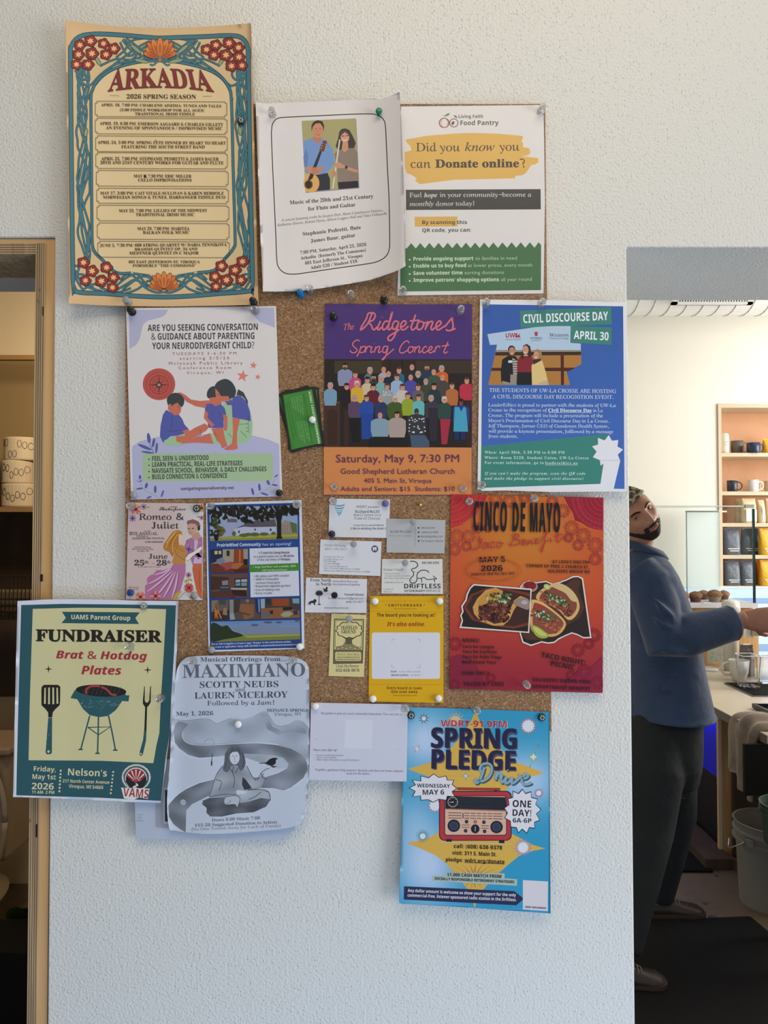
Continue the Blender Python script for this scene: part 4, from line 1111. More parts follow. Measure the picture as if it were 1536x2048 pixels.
# ---- 7 stack of green business cards, each its own card
def green_cards():
    base = np.array([(558, 787), (625, 776), (650, 888), (581, 904)], float)
    base = np.array([(560, 786.5), (627, 773.5), (649, 889.5), (580, 904)], float)
    cen = base.mean(0)
    names = ['green and black business card, lowest of the stack, its corner poking out at left', 'green and black business card second from the bottom of the stack, tilted right', 'green and black business card directly beneath the top card of the stack', 'green business card on top of the stack under the white pin, with white sideways lettering']
    for i, (rot, dx, dy) in enumerate(((-7, -3, -1), (6, 3.5, -2), (1.5, 1.6, -1.6), (0, 0, 0))):
        c, q = math.cos(R(rot)), math.sin(R(rot))
        P = [(cen[0] + dx + (x - cen[0]) * c - (y - cen[1]) * q, cen[1] + dy + (x - cen[0]) * q + (y - cen[1]) * c) for x, y in base]
        s = Sheet(P, 0.0112 + i * 0.0006, names[i], 'business card', 'business_card', col='1a201a', group='stack of green business cards', thick=0.0004)
        cx, cy = np.mean(P, 0)
        s.part('printed_background'); s.poly([(cx + (x - cx) * .87, cy + (y - cy) * .925) for x, y in P], '3a7c33')
        if i < 3: s.flush()
    s.v(540, 760, 11.815).part('printed_text')
    w = 'd8e4d2'; d = '1c5418'; l = '7fb074'
    s.txt('SCENIC COUNTRY WOODWORKS', 908, 280, 1140, 1512, 50, w, 'b', space=1.15)
    s.txt('WESTERN RED CEDAR OUTDOOR FURNITURE', 778, 328, 985, 1508, 28, d, 'b')
    for i in range(5):
        s.scrib(0, 0, 1, 1, d)
        x0 = 500 + i * 55; s.txt(['ADIRONDACK', 'ROCKING CHAIRS', 'GARDEN BENCHES', 'PORCH SWINGS', 'END TABLES'][i], x0, 400 - i * 8, x0 + 45 + i * 3, 680 + (i * 37) % 200, 24, l, 'r')
        x0 = 625 + i * 55; s.txt(['FOOTSTOOLS', 'PICNIC TABLES', 'PLANTER BOXES', 'CHAIRS', 'CUSTOM ORDERS'][i], x0, 990 - i * 8, x0 + 80, 1380 + (i * 61) % 180, 24, l, 'r')
    s.txt('HANDCRAFTED IN VERNON COUNTY', 385, 545, 560, 1440, 18, d, 'b'); s.txt('QUALITY WORKMANSHIP', 430, 500, 610, 1320, 16, d, 'b'); s.txt('MADE TO ORDER', 300, 370, 370, 680, 16, d, 'b'); s.txt('VIROQUA', 480, 1380, 540, 1620, 16, d, 'b')
    s.flush()


green_cards()


# ---- 8 Romeo & Juliet
def romeo():
    s = Sheet([(257, 1005), (407, 1007), (405, 1200), (252, 1199)], 0.0112, 'small pink theatre flyer with embracing couple and flowers in the corners', cat='flyer', name='flyer', col=lambda x, y: mixc('bfaaa9', 'c4c6cc', (x + y * .15 - 500) / 60), grid=14)
    s.v(245, 990, 8.777).part('printed_picture')
    def bloom(x, y, r, a, b, n=11):
        for k in range(n): s.ell(x + r * .6 * math.cos(2 * PI * k / n), y + r * .6 * math.sin(2 * PI * k / n), r * .42, r * .18, a if k % 3 else b, math.degrees(2 * PI * k / n), n=8)
        s.ell(x, y, r * .3, r * .3, '5c2230', n=10)
    bloom(232, 250, 105, 'b45c80', 'c79a4a'); bloom(372, 205, 60, '7c6aa0', '8f7cae', 8); bloom(178, 410, 66, '7c6aa0', '6f6a9c', 8); s.ell(440, 212, 48, 16, '9c9a52', 5)
    bloom(1395, 230, 80, 'b8683c', 'c79a4a'); bloom(1390, 400, 50, 'b07090', 'b07090', 8); s.ell(1335, 385, 32, 16, 'a09040', 20)
    # Romeo
    pl = 'a0688e'
    s.poly([(1240, 1210), (1395, 1205), (1400, 1830), (1350, 1800), (1290, 1650), (1250, 1450), (1225, 1300)], 'b85c3a')
    s.line([(1350, 1330), (1358, 1620), (1395, 1700)], 8, '7a3222', sm=3)
    s.poly([(1090, 890), (1130, 790), (1200, 750), (1280, 745), (1400, 740), (1405, 1200), (1230, 1225), (1190, 1100), (1110, 1100), (1105, 960)], pl)
    s.poly([(1260, 780), (1330, 800), (1300, 960), (1240, 1200), (1395, 1200), (1395, 1100), (1260, 1080)], 'bca8c4')
    s.star(1170, 950, 75, 22, 4, '3c3a7c', 10)
    for q in range(9): s.ell(1130 + (q * 67) % 240, 820 + (q * 97) % 330, 14, 30, ['8a4f86', 'b07c9e', '6c5a9c'][q % 3], q * 40, n=8)
    s.poly([(1215, 700), (1330, 640), (1380, 730), (1300, 800), (1230, 770)], 'b4887c')
    s.poly([(1135, 500), (1145, 640), (1180, 700), (1220, 715), (1290, 660), (1325, 590), (1320, 500), (1230, 470)], 'bd9284')
    s.poly([(1128, 510), (1140, 450), (1190, 440), (1225, 425), (1280, 440), (1340, 470), (1370, 540), (1350, 600), (1320, 620), (1310, 540), (1270, 505), (1190, 500), (1150, 515)], '7e5258')
    s.poly([(1320, 560), (1355, 540), (1365, 600), (1335, 635), (1320, 600)], '2a2430')
    s.ell(1165, 590, 22, 8, '3a2620'); s.ell(1235, 588, 22, 9, '3a2620'); s.line([(1200, 585), (1175, 640), (1190, 648)], 6, '8a5c50', sm=3); s.line([(1160, 672), (1195, 668), (1225, 655)], 7, '7c2f34', sm=3)
    # Juliet
    s.poly([(895, 1215), (1110, 1210), (1105, 1380), (1060, 1520), (1010, 1700), (960, 1830), (390, 1830), (400, 1740), (395, 1600), (440, 1560), (430, 1470), (480, 1415), (540, 1395), (600, 1320), (720, 1320), (830, 1280)], 'a5698f')
    for P in ([(560, 1400), (720, 1360), (880, 1250)], [(450, 1560), (620, 1480), (850, 1300)], [(430, 1700), (620, 1560), (880, 1330)], [(560, 1800), (720, 1620), (900, 1350)], [(720, 1800), (830, 1600), (930, 1350)], [(860, 1820), (930, 1600), (970, 1350)]):
        s.line(P, 26, 'c9a3c0', sm=4, taper=lambda t: 0.3 + math.sin(PI * t)); s.line([(x + 22, y + 10) for x, y in P], 12, '7a3f6c', sm=4, taper=lambda t: 0.2 + math.sin(PI * t))
    s.poly([(900, 900), (1000, 870), (1100, 900), (1125, 1000), (1105, 1160), (1100, 1210), (900, 1215), (868, 1180), (900, 1080), (880, 980)], 'b27c42')
    s.line([(920, 960), (960, 1060), (1090, 1140)], 6, '5c3a1e', sm=3); s.line([(1000, 940), (1080, 1000)], 6, '5c3a1e')
    s.poly([(990, 660), (1050, 670), (1090, 700), (1100, 730), (1085, 790), (1040, 830), (1050, 870), (1000, 880), (980, 800)], 'd2b6a8')
    s.poly([(730, 860), (780, 790), (850, 690), (900, 640), (960, 618), (1030, 640), (1040, 680), (990, 700), (985, 800), (990, 880), (960, 960), (900, 900), (880, 1085), (820, 1000), (760, 980), (720, 930)], 'a8702c', sm=True)
    for P in ([(960, 640), (880, 720), (800, 820), (760, 940)], [(980, 680), (920, 760), (880, 860), (880, 1000)], [(930, 640), (850, 740), (770, 850)]): s.line(P, 9, 'd3a860', sm=4); 
    s.line([(960, 660), (890, 760), (820, 900)], 6, '6a3c1a', sm=4)
    s.ell(1046, 700, 14, 6, '4a5a78')
    s.poly([(1105, 1110), (1160, 1040), (1260, 990), (1330, 930), (1390, 900), (1400, 940), (1340, 1010), (1260, 1050), (1170, 1140), (1120, 1160)], 'd8cfc2')
    s.line([(1105, 1110), (1160, 1040), (1260, 990), (1330, 930), (1390, 900)], 4, '4a3a3a', sm=3); s.line([(1120, 1160), (1170, 1140), (1260, 1050), (1340, 1010)], 4, '4a3a3a', sm=3)
    bloom(1160, 1405, 55, 'a06080', 'a06080', 8); s.line([(1155, 1450), (1150, 1560)], 6, '8a8a40'); s.ell(1120, 1510, 36, 22, 'a8963c', -40); s.ell(1195, 1490, 36, 20, 'a8963c', 20)
    bloom(1165, 1630, 90, 'b03c44', 'c2653c', 12); s.poly([(880, 1830), (920, 1740), (1000, 1690), (1045, 1690), (990, 1760), (930, 1830)], 'b39a32'); s.line([(1100, 1700), (980, 1830)], 6, '6a6040')
    bloom(315, 1790, 95, 'c0606c', 'cf9a40', 12); bloom(580, 1775, 95, 'b04c78', 'cf9a40', 12); bloom(1230, 1800, 60, 'b0443c', 'cf9a40', 8)
    s.part('printed_text')
    k = '2a2430'
    s.txt('Shakespeare', 640, 270, 1105, 270, 60, k, 's', 0, shear=.1); s.txt('Viroqua', 845, 216, 962, 216, 18, k, 'b')
    s.txt('Romeo &', 292, 436, 1080, 436, 110, k, 'u', 0.003, res=3); s.txt('Juliet', 512, 588, 985, 588, 110, k, 'u', 0.003, res=3)
    s.txt('IN THE', 385, 642, 490, 642, 18, k, 'r'); s.txt('5TH ANNUAL', 122, 702, 622, 702, 50, k, 'u', 0.003); s.txt('VIROQUA', 238, 734, 452, 734, 24, k, 'u', 0.003); s.txt('SHAKESPEARE FESTIVAL', 172, 778, 742, 776, 32, k, 'u', 0.003)
    s.txt('A FREE ADMISSION', 396, 836, 708, 834, 22, k, 'b'); s.lines([('PrairieWind Farm', 215, 925, 502, 925, 22), ('407 PrairieWind Way', 172, 960, 540, 960, 22), ('Viroqua, WI', 256, 994, 462, 994, 22)], k, 'r')
    s.txt('June', 462, 1118, 795, 1118, 84, k, 'u', 0.003, res=3); s.txt('25', 210, 1236, 382, 1236, 92, k, 'u', 0.003, res=3); s.txt('th', 390, 1202, 462, 1202, 48, k, 'u', 0.003); s.txt('28', 600, 1236, 775, 1236, 92, k, 'u', 0.003, res=3); s.txt('th', 780, 1202, 850, 1202, 48, k, 'u', 0.003)
    s.line([(510, 1200), (560, 1200)], 4, k); s.txt('at 7PM, gates open for seating', 272, 1268, 672, 1268, 16, k, 'r')
    s.txt('for tickets', 118, 1632, 290, 1630, 24, '7a6a6c', 'r'); s.txt('& info', 200, 1664, 285, 1664, 24, '7a6a6c', 'r')
    s.flush()


romeo()


# ---- 9 housing community flyer
def prairie():
    s = Sheet([(412, 1006), (603, 1000), (607, 1150), (609, 1297), (417, 1304), (414, 1150)], 0.0112, 'blue co-living rental flyer with house photo above and field photo below', cat='flyer', name='flyer', col='c3c8d6', gloss=True)
    s.v(400, 990, 6.4).part('printed_background')
    s.poly([(90, 128), (1268, 100), (1305, 1955), (130, 1985)], '1f3f80')
    s.poly([(634, 685), (1254, 666), (1272, 1290), (648, 1310)], 'bfc2d2'); s.poly([(630, 892), (1270, 870), (1274, 968), (634, 990)], '3c7c30')
    s.part('printed_picture')
    rn = random.Random(11)
    # house under trees
    sky = '8696b4'
    s.poly([(118, 160), (1246, 132), (1252, 562), (130, 590)], sky)
    s.poly([(320, 360), (470, 300), (480, 470), (440, 520), (320, 530)], '8d93b4'); s.poly([(338, 350), (400, 300), (470, 310), (480, 350)], '5a5260'); s.rect(350, 300, 375, 340, '6a4238')
    s.poly([(440, 430), (560, 400), (660, 410), (975, 400), (975, 500), (440, 530)], 'a4a8c2'); s.poly([(450, 430), (560, 380), (700, 330), (960, 310), (980, 405), (660, 412), (560, 405)], '4f4a52')
    s.poly([(1035, 370), (1085, 320), (1150, 340), (1175, 400), (1175, 495), (1040, 500)], '8a7c74'); s.poly([(1150, 340), (1240, 370), (1245, 480), (1180, 490)], '4d5f38')
    for k in range(4): s.line([(1060 + k * 30, 380), (1060 + k * 30, 495)], 5, '5f524c')
    s.rect(490, 455, 508, 488, '2a2c38'); s.rect(893, 430, 915, 460, '2a2c38'); s.rect(695, 430, 715, 455, '3a3c48')
    s.poly([(126, 555), (500, 520), (1250, 480), (1252, 562), (130, 590)], '7d7a3c')
    s.poly([(250, 545), (700, 520), (1250, 500), (1252, 530), (300, 560)], '93904c')
    for x, y, a, b in ((560, 515, 60, 24), (700, 505, 60, 26), (820, 500, 60, 22), (940, 490, 30, 20), (435, 495, 26, 32), (620, 505, 50, 22)): s.ell(x, y, a, b, '4a5c2c', n=14)
    for i in range(60):
        x = rn.uniform(120, 340); y = rn.uniform(150, 300); s.ell(x, y, rn.uniform(14, 34), rn.uniform(10, 26), rn.choice(['1a1e18', '20261a', '14160f']), rn.uniform(0, 90), n=7)
    for i in range(40): s.ell(rn.uniform(140, 260), rn.uniform(300, 520), rn.uniform(12, 30), rn.uniform(10, 24), rn.choice(['2a3018', '1e2414', '3a3f1e']), n=7)
    for i in range(18): s.ell(rn.uniform(245, 310), rn.uniform(400, 520), 20, 18, rn.choice(['6a5a28', '4f4d24']), n=7)
    s.poly([(170, 500), (240, 500), (230, 585), (190, 585)], '15130f')
    for i in range(190):
        x = rn.uniform(370, 1246); top = 148; bot = 250 + 110 * math.exp(-((x - 620) / 140) ** 2) + 60 * math.exp(-((x - 850) / 100) ** 2); y = rn.uniform(top, bot)
        s.ell(x, y, rn.uniform(14, 38), rn.uniform(10, 26), rn.choice(['16170f', '1c1c14', '22221a', '101009']), rn.uniform(0, 90), n=7)
    s.poly([(955, 240), (1060, 240), (1040, 330), (1040, 520), (1058, 558), (978, 562), (990, 520), (985, 340)], '17130f')
    def room(P, base, items):
        s.poly(P, base)
        for q, c in items: s.poly(q, c)
    room([(134, 700), (612, 690), (616, 988), (140, 996)], '8e8578', [([(134, 700), (290, 697), (290, 830), (136, 880)], '1c2440'), ([(185, 716), (225, 715), (225, 758), (187, 760)], 'b5a67c'), ([(238, 715), (270, 714), (272, 756), (240, 758)], 'b5a67c'),
         ([(435, 695), (555, 692), (560, 880), (430, 860)], '7e3c20'), ([(500, 700), (520, 700), (520, 860), (500, 860)], 'b0602c'), ([(340, 712), (378, 711), (380, 780), (342, 782)], '22221e'), ([(136, 880), (430, 860), (616, 900), (616, 988), (140, 996)], '5c2e1c'), ([(420, 870), (560, 880), (480, 950), (390, 940)], '9a5c34'),
         ([(205, 830), (280, 800), (320, 840), (300, 900), (240, 890)], '6c7486'), ([(265, 880), (400, 850), (418, 890), (400, 940), (320, 968), (262, 930)], '94423f'), ([(262, 905), (320, 935), (320, 968), (262, 930)], '6c2a2a'), ([(555, 820), (612, 820), (612, 900), (560, 890)], '17181c'), ([(440, 950), (616, 935), (616, 988), (440, 990)], '4c1a18')])
    room([(140, 1014), (614, 1004), (622, 1310), (142, 1322)], '5a3f36', [([(140, 1040), (370, 1050), (370, 1190), (142, 1220)], '3f2620'), ([(440, 1070), (606, 1060), (612, 1180), (446, 1185)], '20202a'), ([(455, 1085), (515, 1080), (518, 1115), (456, 1120)], '8c9cae'), ([(528, 1080), (600, 1075), (604, 1110), (530, 1114)], '8c9cae'), ([(455, 1130), (515, 1125), (518, 1160), (456, 1165)], '6e7e8c'), ([(528, 1122), (600, 1118), (602, 1165), (530, 1168)], '6e8276'),
         ([(245, 1165), (380, 1160), (382, 1220), (248, 1228)], '2c3440'), ([(260, 1180), (370, 1176), (368, 1186), (262, 1190)], '6a7684'), ([(280, 1100), (360, 1090), (360, 1150), (285, 1155)], '7a7478'), ([(395, 1190), (600, 1190), (600, 1215), (400, 1210)], '9a9894'), ([(400, 1215), (590, 1220), (600, 1300), (420, 1290)], '2a1c1a'), ([(142, 1240), (400, 1220), (420, 1310), (142, 1322)], '4a2d24'), ([(380, 1285), (470, 1280), (460, 1318), (380, 1318)], '5a2030')])
    room([(146, 1350), (362, 1342), (368, 1600), (150, 1606)], '5b5148', [([(146, 1350), (230, 1345), (180, 1450), (148, 1500)], '6f6a64'), ([(150, 1500), (368, 1470), (368, 1600), (150, 1606)], '2c2824'), ([(240, 1345), (330, 1343), (330, 1400), (250, 1410)], '3a4238')])
    for i in range(26): s.line([(235 + rn.uniform(-50, 60), 1590 - rn.uniform(0, 40)), (205 + rn.uniform(-20, 20), 1360 + rn.uniform(0, 150))], rn.uniform(6, 14), rn.choice(['b05a2c', 'c4823c', '7a2c1c', '3a2018', 'cf9a52']), taper=lambda t: 1 - .7 * t)
    s.poly([(300, 1450), (340, 1440), (350, 1540), (290, 1530)], '8a6c50')
    room([(376, 1340), (760, 1330), (770, 1590), (382, 1600)], '4d4340', [([(376, 1340), (430, 1340), (430, 1540), (380, 1560)], '7c7a74'), ([(430, 1340), (520, 1336), (500, 1500), (430, 1510)], '3c302c'), ([(500, 1480), (520, 1390), (690, 1400), (690, 1560), (600, 1590), (560, 1590), (550, 1510)], '7c5238'), ([(495, 1490), (640, 1520), (640, 1545), (500, 1510)], '5c3a26'), ([(590, 1336), (625, 1336), (625, 1372), (590, 1372)], 'a0604c'), ([(700, 1335), (760, 1332), (768, 1520), (720, 1510)], '1f2a48'), ([(740, 1334), (764, 1332), (768, 1500), (750, 1500)], '5a7cb0'), ([(380, 1520), (430, 1510), (450, 1590), (384, 1598)], '8c8c94')])
    room([(776, 1328), (1270, 1318), (1276, 1572), (780, 1586)], '3f3634', [([(776, 1330), (830, 1328), (830, 1450), (780, 1460)], '8296a8'), ([(920, 1325), (1140, 1320), (1140, 1420), (930, 1420)], '843c24'), ([(840, 1330), (900, 1328), (905, 1400), (845, 1400)], '2c2a2c'), ([(1180, 1325), (1270, 1322), (1270, 1390), (1190, 1385)], '6c8ca0'), ([(780, 1450), (1050, 1440), (1276, 1480), (1276, 1572), (780, 1586)], '7e5034'),
         ([(800, 1520), (860, 1500), (900, 1520), (880, 1560), (810, 1560)], '44606c'), ([(890, 1478), (938, 1478), (934, 1526), (896, 1526)], '1e2430'), ([(1030, 1530), (1080, 1495), (1150, 1490), (1190, 1520), (1140, 1560), (1060, 1560)], '8a8c78'), ([(1192, 1478), (1250, 1476), (1248, 1534), (1200, 1534)], '22304c'), ([(1060, 1440), (1180, 1430), (1180, 1470), (1060, 1480)], '1c1c1e')])
    s.poly([(142, 1620), (1278, 1598), (1284, 1848), (148, 1882)], lambda x, y: mixc('5d7ba8', '8b93a8', (y - 1243) / 30))
    s.poly([(380, 1700), (700, 1660), (1280, 1700), (1282, 1780), (620, 1800), (480, 1760)], '717c98')
    for x, y, a in ((870, 1630, 60), (1010, 1630, 40), (1240, 1612, 30), (700, 1665, 50)): s.ell(x, y, a, 14, '4b5470', n=12)
    s.poly([(148, 1880), (150, 1840), (560, 1790), (1282, 1772), (1284, 1848)], '6d7434'); s.poly([(560, 1800), (1282, 1776), (1282, 1800), (600, 1830)], '8b9048')
    s.poly([(145, 1660), (200, 1640), (280, 1680), (350, 1670), (420, 1740), (530, 1780), (530, 1810), (300, 1850), (148, 1870)], '23301f', sm=True)
    s.part('printed_text')
    s.txt('PrairieWind Community', 218, 662, 780, 652, 42, 'c6d0e4', 'b'); s.txt('has an opening!', 800, 650, 1166, 640, 38, 'b0c0de', 'r')
    k = '33333c'
    s.txt('A', 752, 754, 770, 753, 26, k); s.txt('7-unit Co-Living Rental', 780, 753, 1144, 748, 26, k, 'b'); s.txt('in a grand estate set on', 692, 800, 1058, 793, 26, k); s.txt('40 acres', 1070, 792, 1202, 789, 26, k, 'b'); s.txt('in the city limits of', 736, 841, 1022, 836, 26, k); s.txt('Viroqua.', 1034, 836, 1160, 833, 26, k, 'b')
    s.txt('1 large 2nd floor unit available 1850', 680, 934, 1224, 920, 26, 'c8d8bc'); s.txt('with hardwood floors', 790, 974, 1115, 966, 26, 'c8d8bc')
    s.lines([('• All utilities and WiFi included', 690, 1052, 1138, 1042, 25), ('• 3000 sf of beautiful', 692, 1092, 1004, 1086, 25), ('common living space', 712, 1137, 1026, 1130, 25), ('• Raised bed vegetable gardens', 694, 1180, 1160, 1170, 25), ('• Lots of walking trails', 694, 1226, 1022, 1220, 25), ('• Sorry, no pets', 694, 1270, 924, 1264, 25)], k)
    s.txt('See or Visit Craigslist La Crosse & type "Viroqua" in the room/shares section.', 146, 1920, 1168, 1888, 24, 'b8c4dc', 'b', 0); s.txt('For a tour or application: Sanya (608) 220-8029 or sanya@madisonenvironmental.com', 150, 1958, 1250, 1924, 24, 'b8c4dc', 'b', 0)
    s.flush()


prairie()


# ---- 10-15 business cards
def cards():
    def card(P, d, lab, col='c8c9d2'):
        return Sheet(P, d, lab, 'business card', 'business_card', col=col, thick=0.0004).v(600, 980, 4.955)
    k = '26262e'; g = '6a6a72'
    s = card([(659, 997), (780, 999), (778, 1076), (657, 1074)], .0112, 'white card with blue spiral logo held by clear, violet and navy pins')
    s.part('printed_picture')
    for i, (w, y) in enumerate(((112, 142), (100, 168), (78, 192), (52, 214), (26, 234))):
        s.line([(390 - w / 2, y), (390 - w / 4, y + 14), (390 + w / 4, y + 12), (390 + w / 2, y - 4)], 11 - i, ['5a90b0', '4f88ac', '6fa8c4', '4a80a6', '5a90b0'][i], sm=4, taper=lambda t: .4 + math.sin(PI * t))
    s.part('printed_text')
    s.txt('WDRT youtube', 556, 178, 783, 178, 24, k); s.txt('Richard Wolff', 546, 226, 788, 226, 24, k, 'm', .012); s.txt('Resilience in a', 530, 258, 802, 258, 22, k, 'm'); s.txt('Time of Change', 538, 292, 792, 292, 22, k, 'm')
    s.txt('https://youtu.be/wDvKHNud4', 532, 356, 828, 356, 14, k, 'm', .01); s.txt('$ We’re winding the drain $', 502, 392, 852, 392, 22, k, 'b', 0); s.flush()
    s = card([(774, 1037), (891, 1040), (889, 1107), (773, 1105)], .0118, 'grey business card with a thin vertical rule under a grey pin', 'a6a8ac')
    s.part('printed_text'); s.txt('BLAIR MCLEES', 893, 422, 1100, 424, 22, k, 'u', 0.003); s.txt('Memory Care Consultant', 880, 458, 1108, 460, 13, g, 'u', 0.003); s.line([(1142, 350), (1139, 558)], 2.5, '4a4a50')
    for i, t in enumerate(('VIROQUAWI', '+608-632-9009', 'BMCLEES@GMAIL.COM', 'The Caregiver Collective')): s.txt(t, 1196, 384 + i * 43, (1336, 1370, 1414, 1420)[i], 384 + i * 43, 17, k, 'r'); s.ell(1175, 376 + i * 43, 9, 9, k, n=8)
    s.flush()
    s = card([(641, 1079), (763, 1083), (761, 1152), (638, 1148)], .0112, 'white business card with a small round tooth emblem at its right')
    s.part('printed_text'); s.txt('Jennifer McGeorge', 240, 556, 456, 562, 24, g, 'u', 0.003); s.txt('ARNP, CNM, MACP', 240, 594, 466, 598, 22, g, 'u', 0.003)
    for i, (t, x1) in enumerate((('Jenni McGeorge DPC LLC', 440), ('jenni@jmcgeorge.com', 426), ('(971) 979-2446', 360), ('FAX (971) 426-4407', 396), ('jennimcgeorge@gmail.com', 476), ('Office: 17 S Kaesville #1907, Montrose, CO 81401', 594), ('Mailing Address: 62551 Shortsnapple Rd, Montrose, CO 81403', 692))):
        yy = 666 + i * 23; s.txt(t, 235, yy, x1, yy + (x1 - 235) * .03, 13, '4c4c54', 'u', 0.003)
    s.part('printed_picture'); s.ell(741, 584, 34, 35, '3a4450'); s.ell(731, 576, 11, 12, 'c8c9d2'); s.ell(750, 576, 11, 12, 'c8c9d2'); s.rect(722, 580, 735, 602, 'c8c9d2'); s.rect(746, 580, 758, 602, 'c8c9d2'); s.rect(728, 572, 752, 590, 'c8c9d2'); s.flush()
    s = card([(764, 1118), (885, 1118), (886, 1188), (763, 1187)], .0112, 'off-white veterinary card with line drawing of a long-necked animal', 'c9c8c6')
    s.part('printed_picture')
    s.line([(1090, 708), (1125, 706), (1158, 722), (1166, 748), (1145, 772), (1112, 782), (1108, 798), (1126, 818), (1122, 848), (1100, 872), (1088, 896), (1098, 916), (1126, 922), (1150, 908), (1160, 880), (1160, 840), (1182, 808), (1220, 794), (1262, 802), (1278, 820)], 9, '1e1e22', sm=5)
    s.line([(1166, 872), (1200, 876), (1228, 866), (1262, 888), (1320, 882), (1352, 880), (1330, 862), (1320, 848)], 8, '1e1e22', sm=4); s.line([(1205, 874), (1206, 916)], 8, '1e1e22'); s.line([(1328, 880), (1336, 914)], 8, '1e1e22')
    for x, y in ((1136, 808), (1156, 816), (1108, 896), (1130, 902)): s.ell(x, y, 4, 4, '1e1e22', n=8)
    s.part('printed_text')
    s.txt('DRiFTLESS', 1032, 975, 1394, 975, 46, '17171a', 'b', 0); s.txt('VETERINARY', 1032, 1012, 1240, 1010, 22, '17171a', 'b', 0); s.txt('SERVICE', 1246, 1010, 1390, 1010, 22, k)
    s.txt('606.606.6393', 1208, 732, 1378, 732, 22, k, 'u', 0.003); s.txt('Dr Jean T Gradé', 828, 800, 1026, 800, 22, k, 'u', 0.003)
    s.lines([('in-home veterinarian', 832, 834, 988, 834, 14), ('for small ruminants and camelids', 845, 858, 1092, 856, 14), ('home hospice large animals dogs', 832, 880, 1080, 880, 14), ('CallDriftlessVet.com', 832, 924, 1022, 922, 17), ('La Farge, WI', 828, 990, 926, 990, 15), ('Ottawa, Ca', 828, 1014, 910, 1014, 15)], g, 'u', 0.003); s.flush()
    s = card([(612, 1155), (734, 1158), (733, 1226), (610, 1225)], .0112, 'white travel card with black palm tree and lion silhouettes').v(600, 1110, 4.955)
    s.part('printed_picture')
    s.line([(190, 400), (188, 485)], 7, k); s.ell(190, 490, 18, 6, k); 
    for a in range(0, 360, 30): s.ell(190 + 22 * math.cos(R(a)), 378 + 14 * math.sin(R(a)), 20, 7, k, a + 20 * math.cos(R(a)), n=8)
    s.ell(190, 378, 28, 20, k); s.poly([(80, 492), (86, 468), (108, 455), (132, 450), (140, 436), (160, 440), (164, 462), (150, 475), (152, 496), (142, 496), (132, 478), (108, 476), (104, 496), (94, 496), (92, 476)], k); s.line([(88, 470), (78, 486), (86, 492)], 4, k)
    s.poly([(228, 322), (248, 340), (262, 314), (276, 320), (270, 350), (286, 356), (266, 362), (250, 368), (238, 362), (232, 340)], k)
    s.part('printed_text')
    s.txt('From North', 102, 262, 308, 266, 32, '33333e', 'B'); s.txt('to North', 160, 302, 308, 304, 32, '33333e', 'B'); s.txt('personalized Moroccan', 324, 268, 572, 272, 20, k, 'u', 0.003); s.txt('travel planning & guiding', 324, 298, 592, 302, 20, k, 'u', 0.003)
    s.txt('Youssef Almass', 438, 402, 632, 404, 22, k, 'b', 0); s.txt('fromnorthtonorth@gmail.com', 278, 438, 628, 440, 22, k); s.txt('(608) 632-6817', 456, 474, 628, 472, 20, k); s.txt('fromnorthtonorth.com', 242, 532, 480, 534, 20, k); s.flush()
    s = card([(663, 1227), (733, 1230), (728, 1354), (657, 1352)], .0112, 'pale yellow upright card with woodcut of a spreading tree', 'c9bd88').v(600, 1110, 4.955)
    s.part('printed_picture'); d = '33301f'
    s.line([(342, 636), (630, 640), (622, 930), (618, 1070), (332, 1075), (334, 930)], 9, d, closed=True); s.line([(354, 650), (616, 652), (608, 912), (348, 908)], 4, d, closed=True)
    s.poly([(352, 918), (380, 902), (420, 896), (440, 870), (452, 836), (430, 820), (500, 815), (540, 825), (515, 845), (520, 880), (560, 905), (608, 915), (604, 935), (350, 932)], '7d7654')
    s.poly([(448, 824), (530, 822), (512, 845), (516, 880), (500, 885), (450, 882), (456, 846)], '55503a')
    cl = [(490 + (122 + 8 * math.sin(13 * a)) * math.cos(a) * (1.02 if math.sin(a) > 0 else .98), 742 + (76 + 6 * math.sin(11 * a)) * math.sin(a)) for a in [2 * PI * i / 60 for i in range(60)]]
    s.poly([(490 + (x - 490) * 1.08, 742 + (y - 742) * 1.12) for x, y in cl], d); s.poly(cl, 'c9bd88')
    for x, y in ((380, 930), (420, 918), (460, 925), (500, 915), (545, 925), (590, 918)): s.ell(x, y, 17, 10, d, n=10); s.ell(x, y, 13, 7, 'b8ad7c', n=10)
    s.poly([(334, 935), (622, 938), (618, 1070), (332, 1075)], '5d573e'); s.poly(rrect(348, 960, 606, 1050, 16), 'c2b680')
    s.part('printed_text'); s.txt('TRAVELED', 402, 738, 568, 738, 34, d, 'B', 0); s.txt('GROUND', 410, 778, 552, 778, 34, d, 'B', 0)
    s.txt('American Roots Music', 362, 994, 590, 997, 24, d, 'I', -.01); s.txt('www.traveledground.com', 366, 1020, 592, 1020, 15, d, 'b'); s.txt('traveledgroundmusic@gmail.com', 350, 1040, 596, 1042, 13, d, 'b'); s.txt('Clark Machtemes', 360, 1114, 582, 1112, 28, d, 'u', 0.003); s.txt('612-618-3876', 356, 1156, 588, 1156, 28, d, 'u', 0.003); s.flush()


cards()


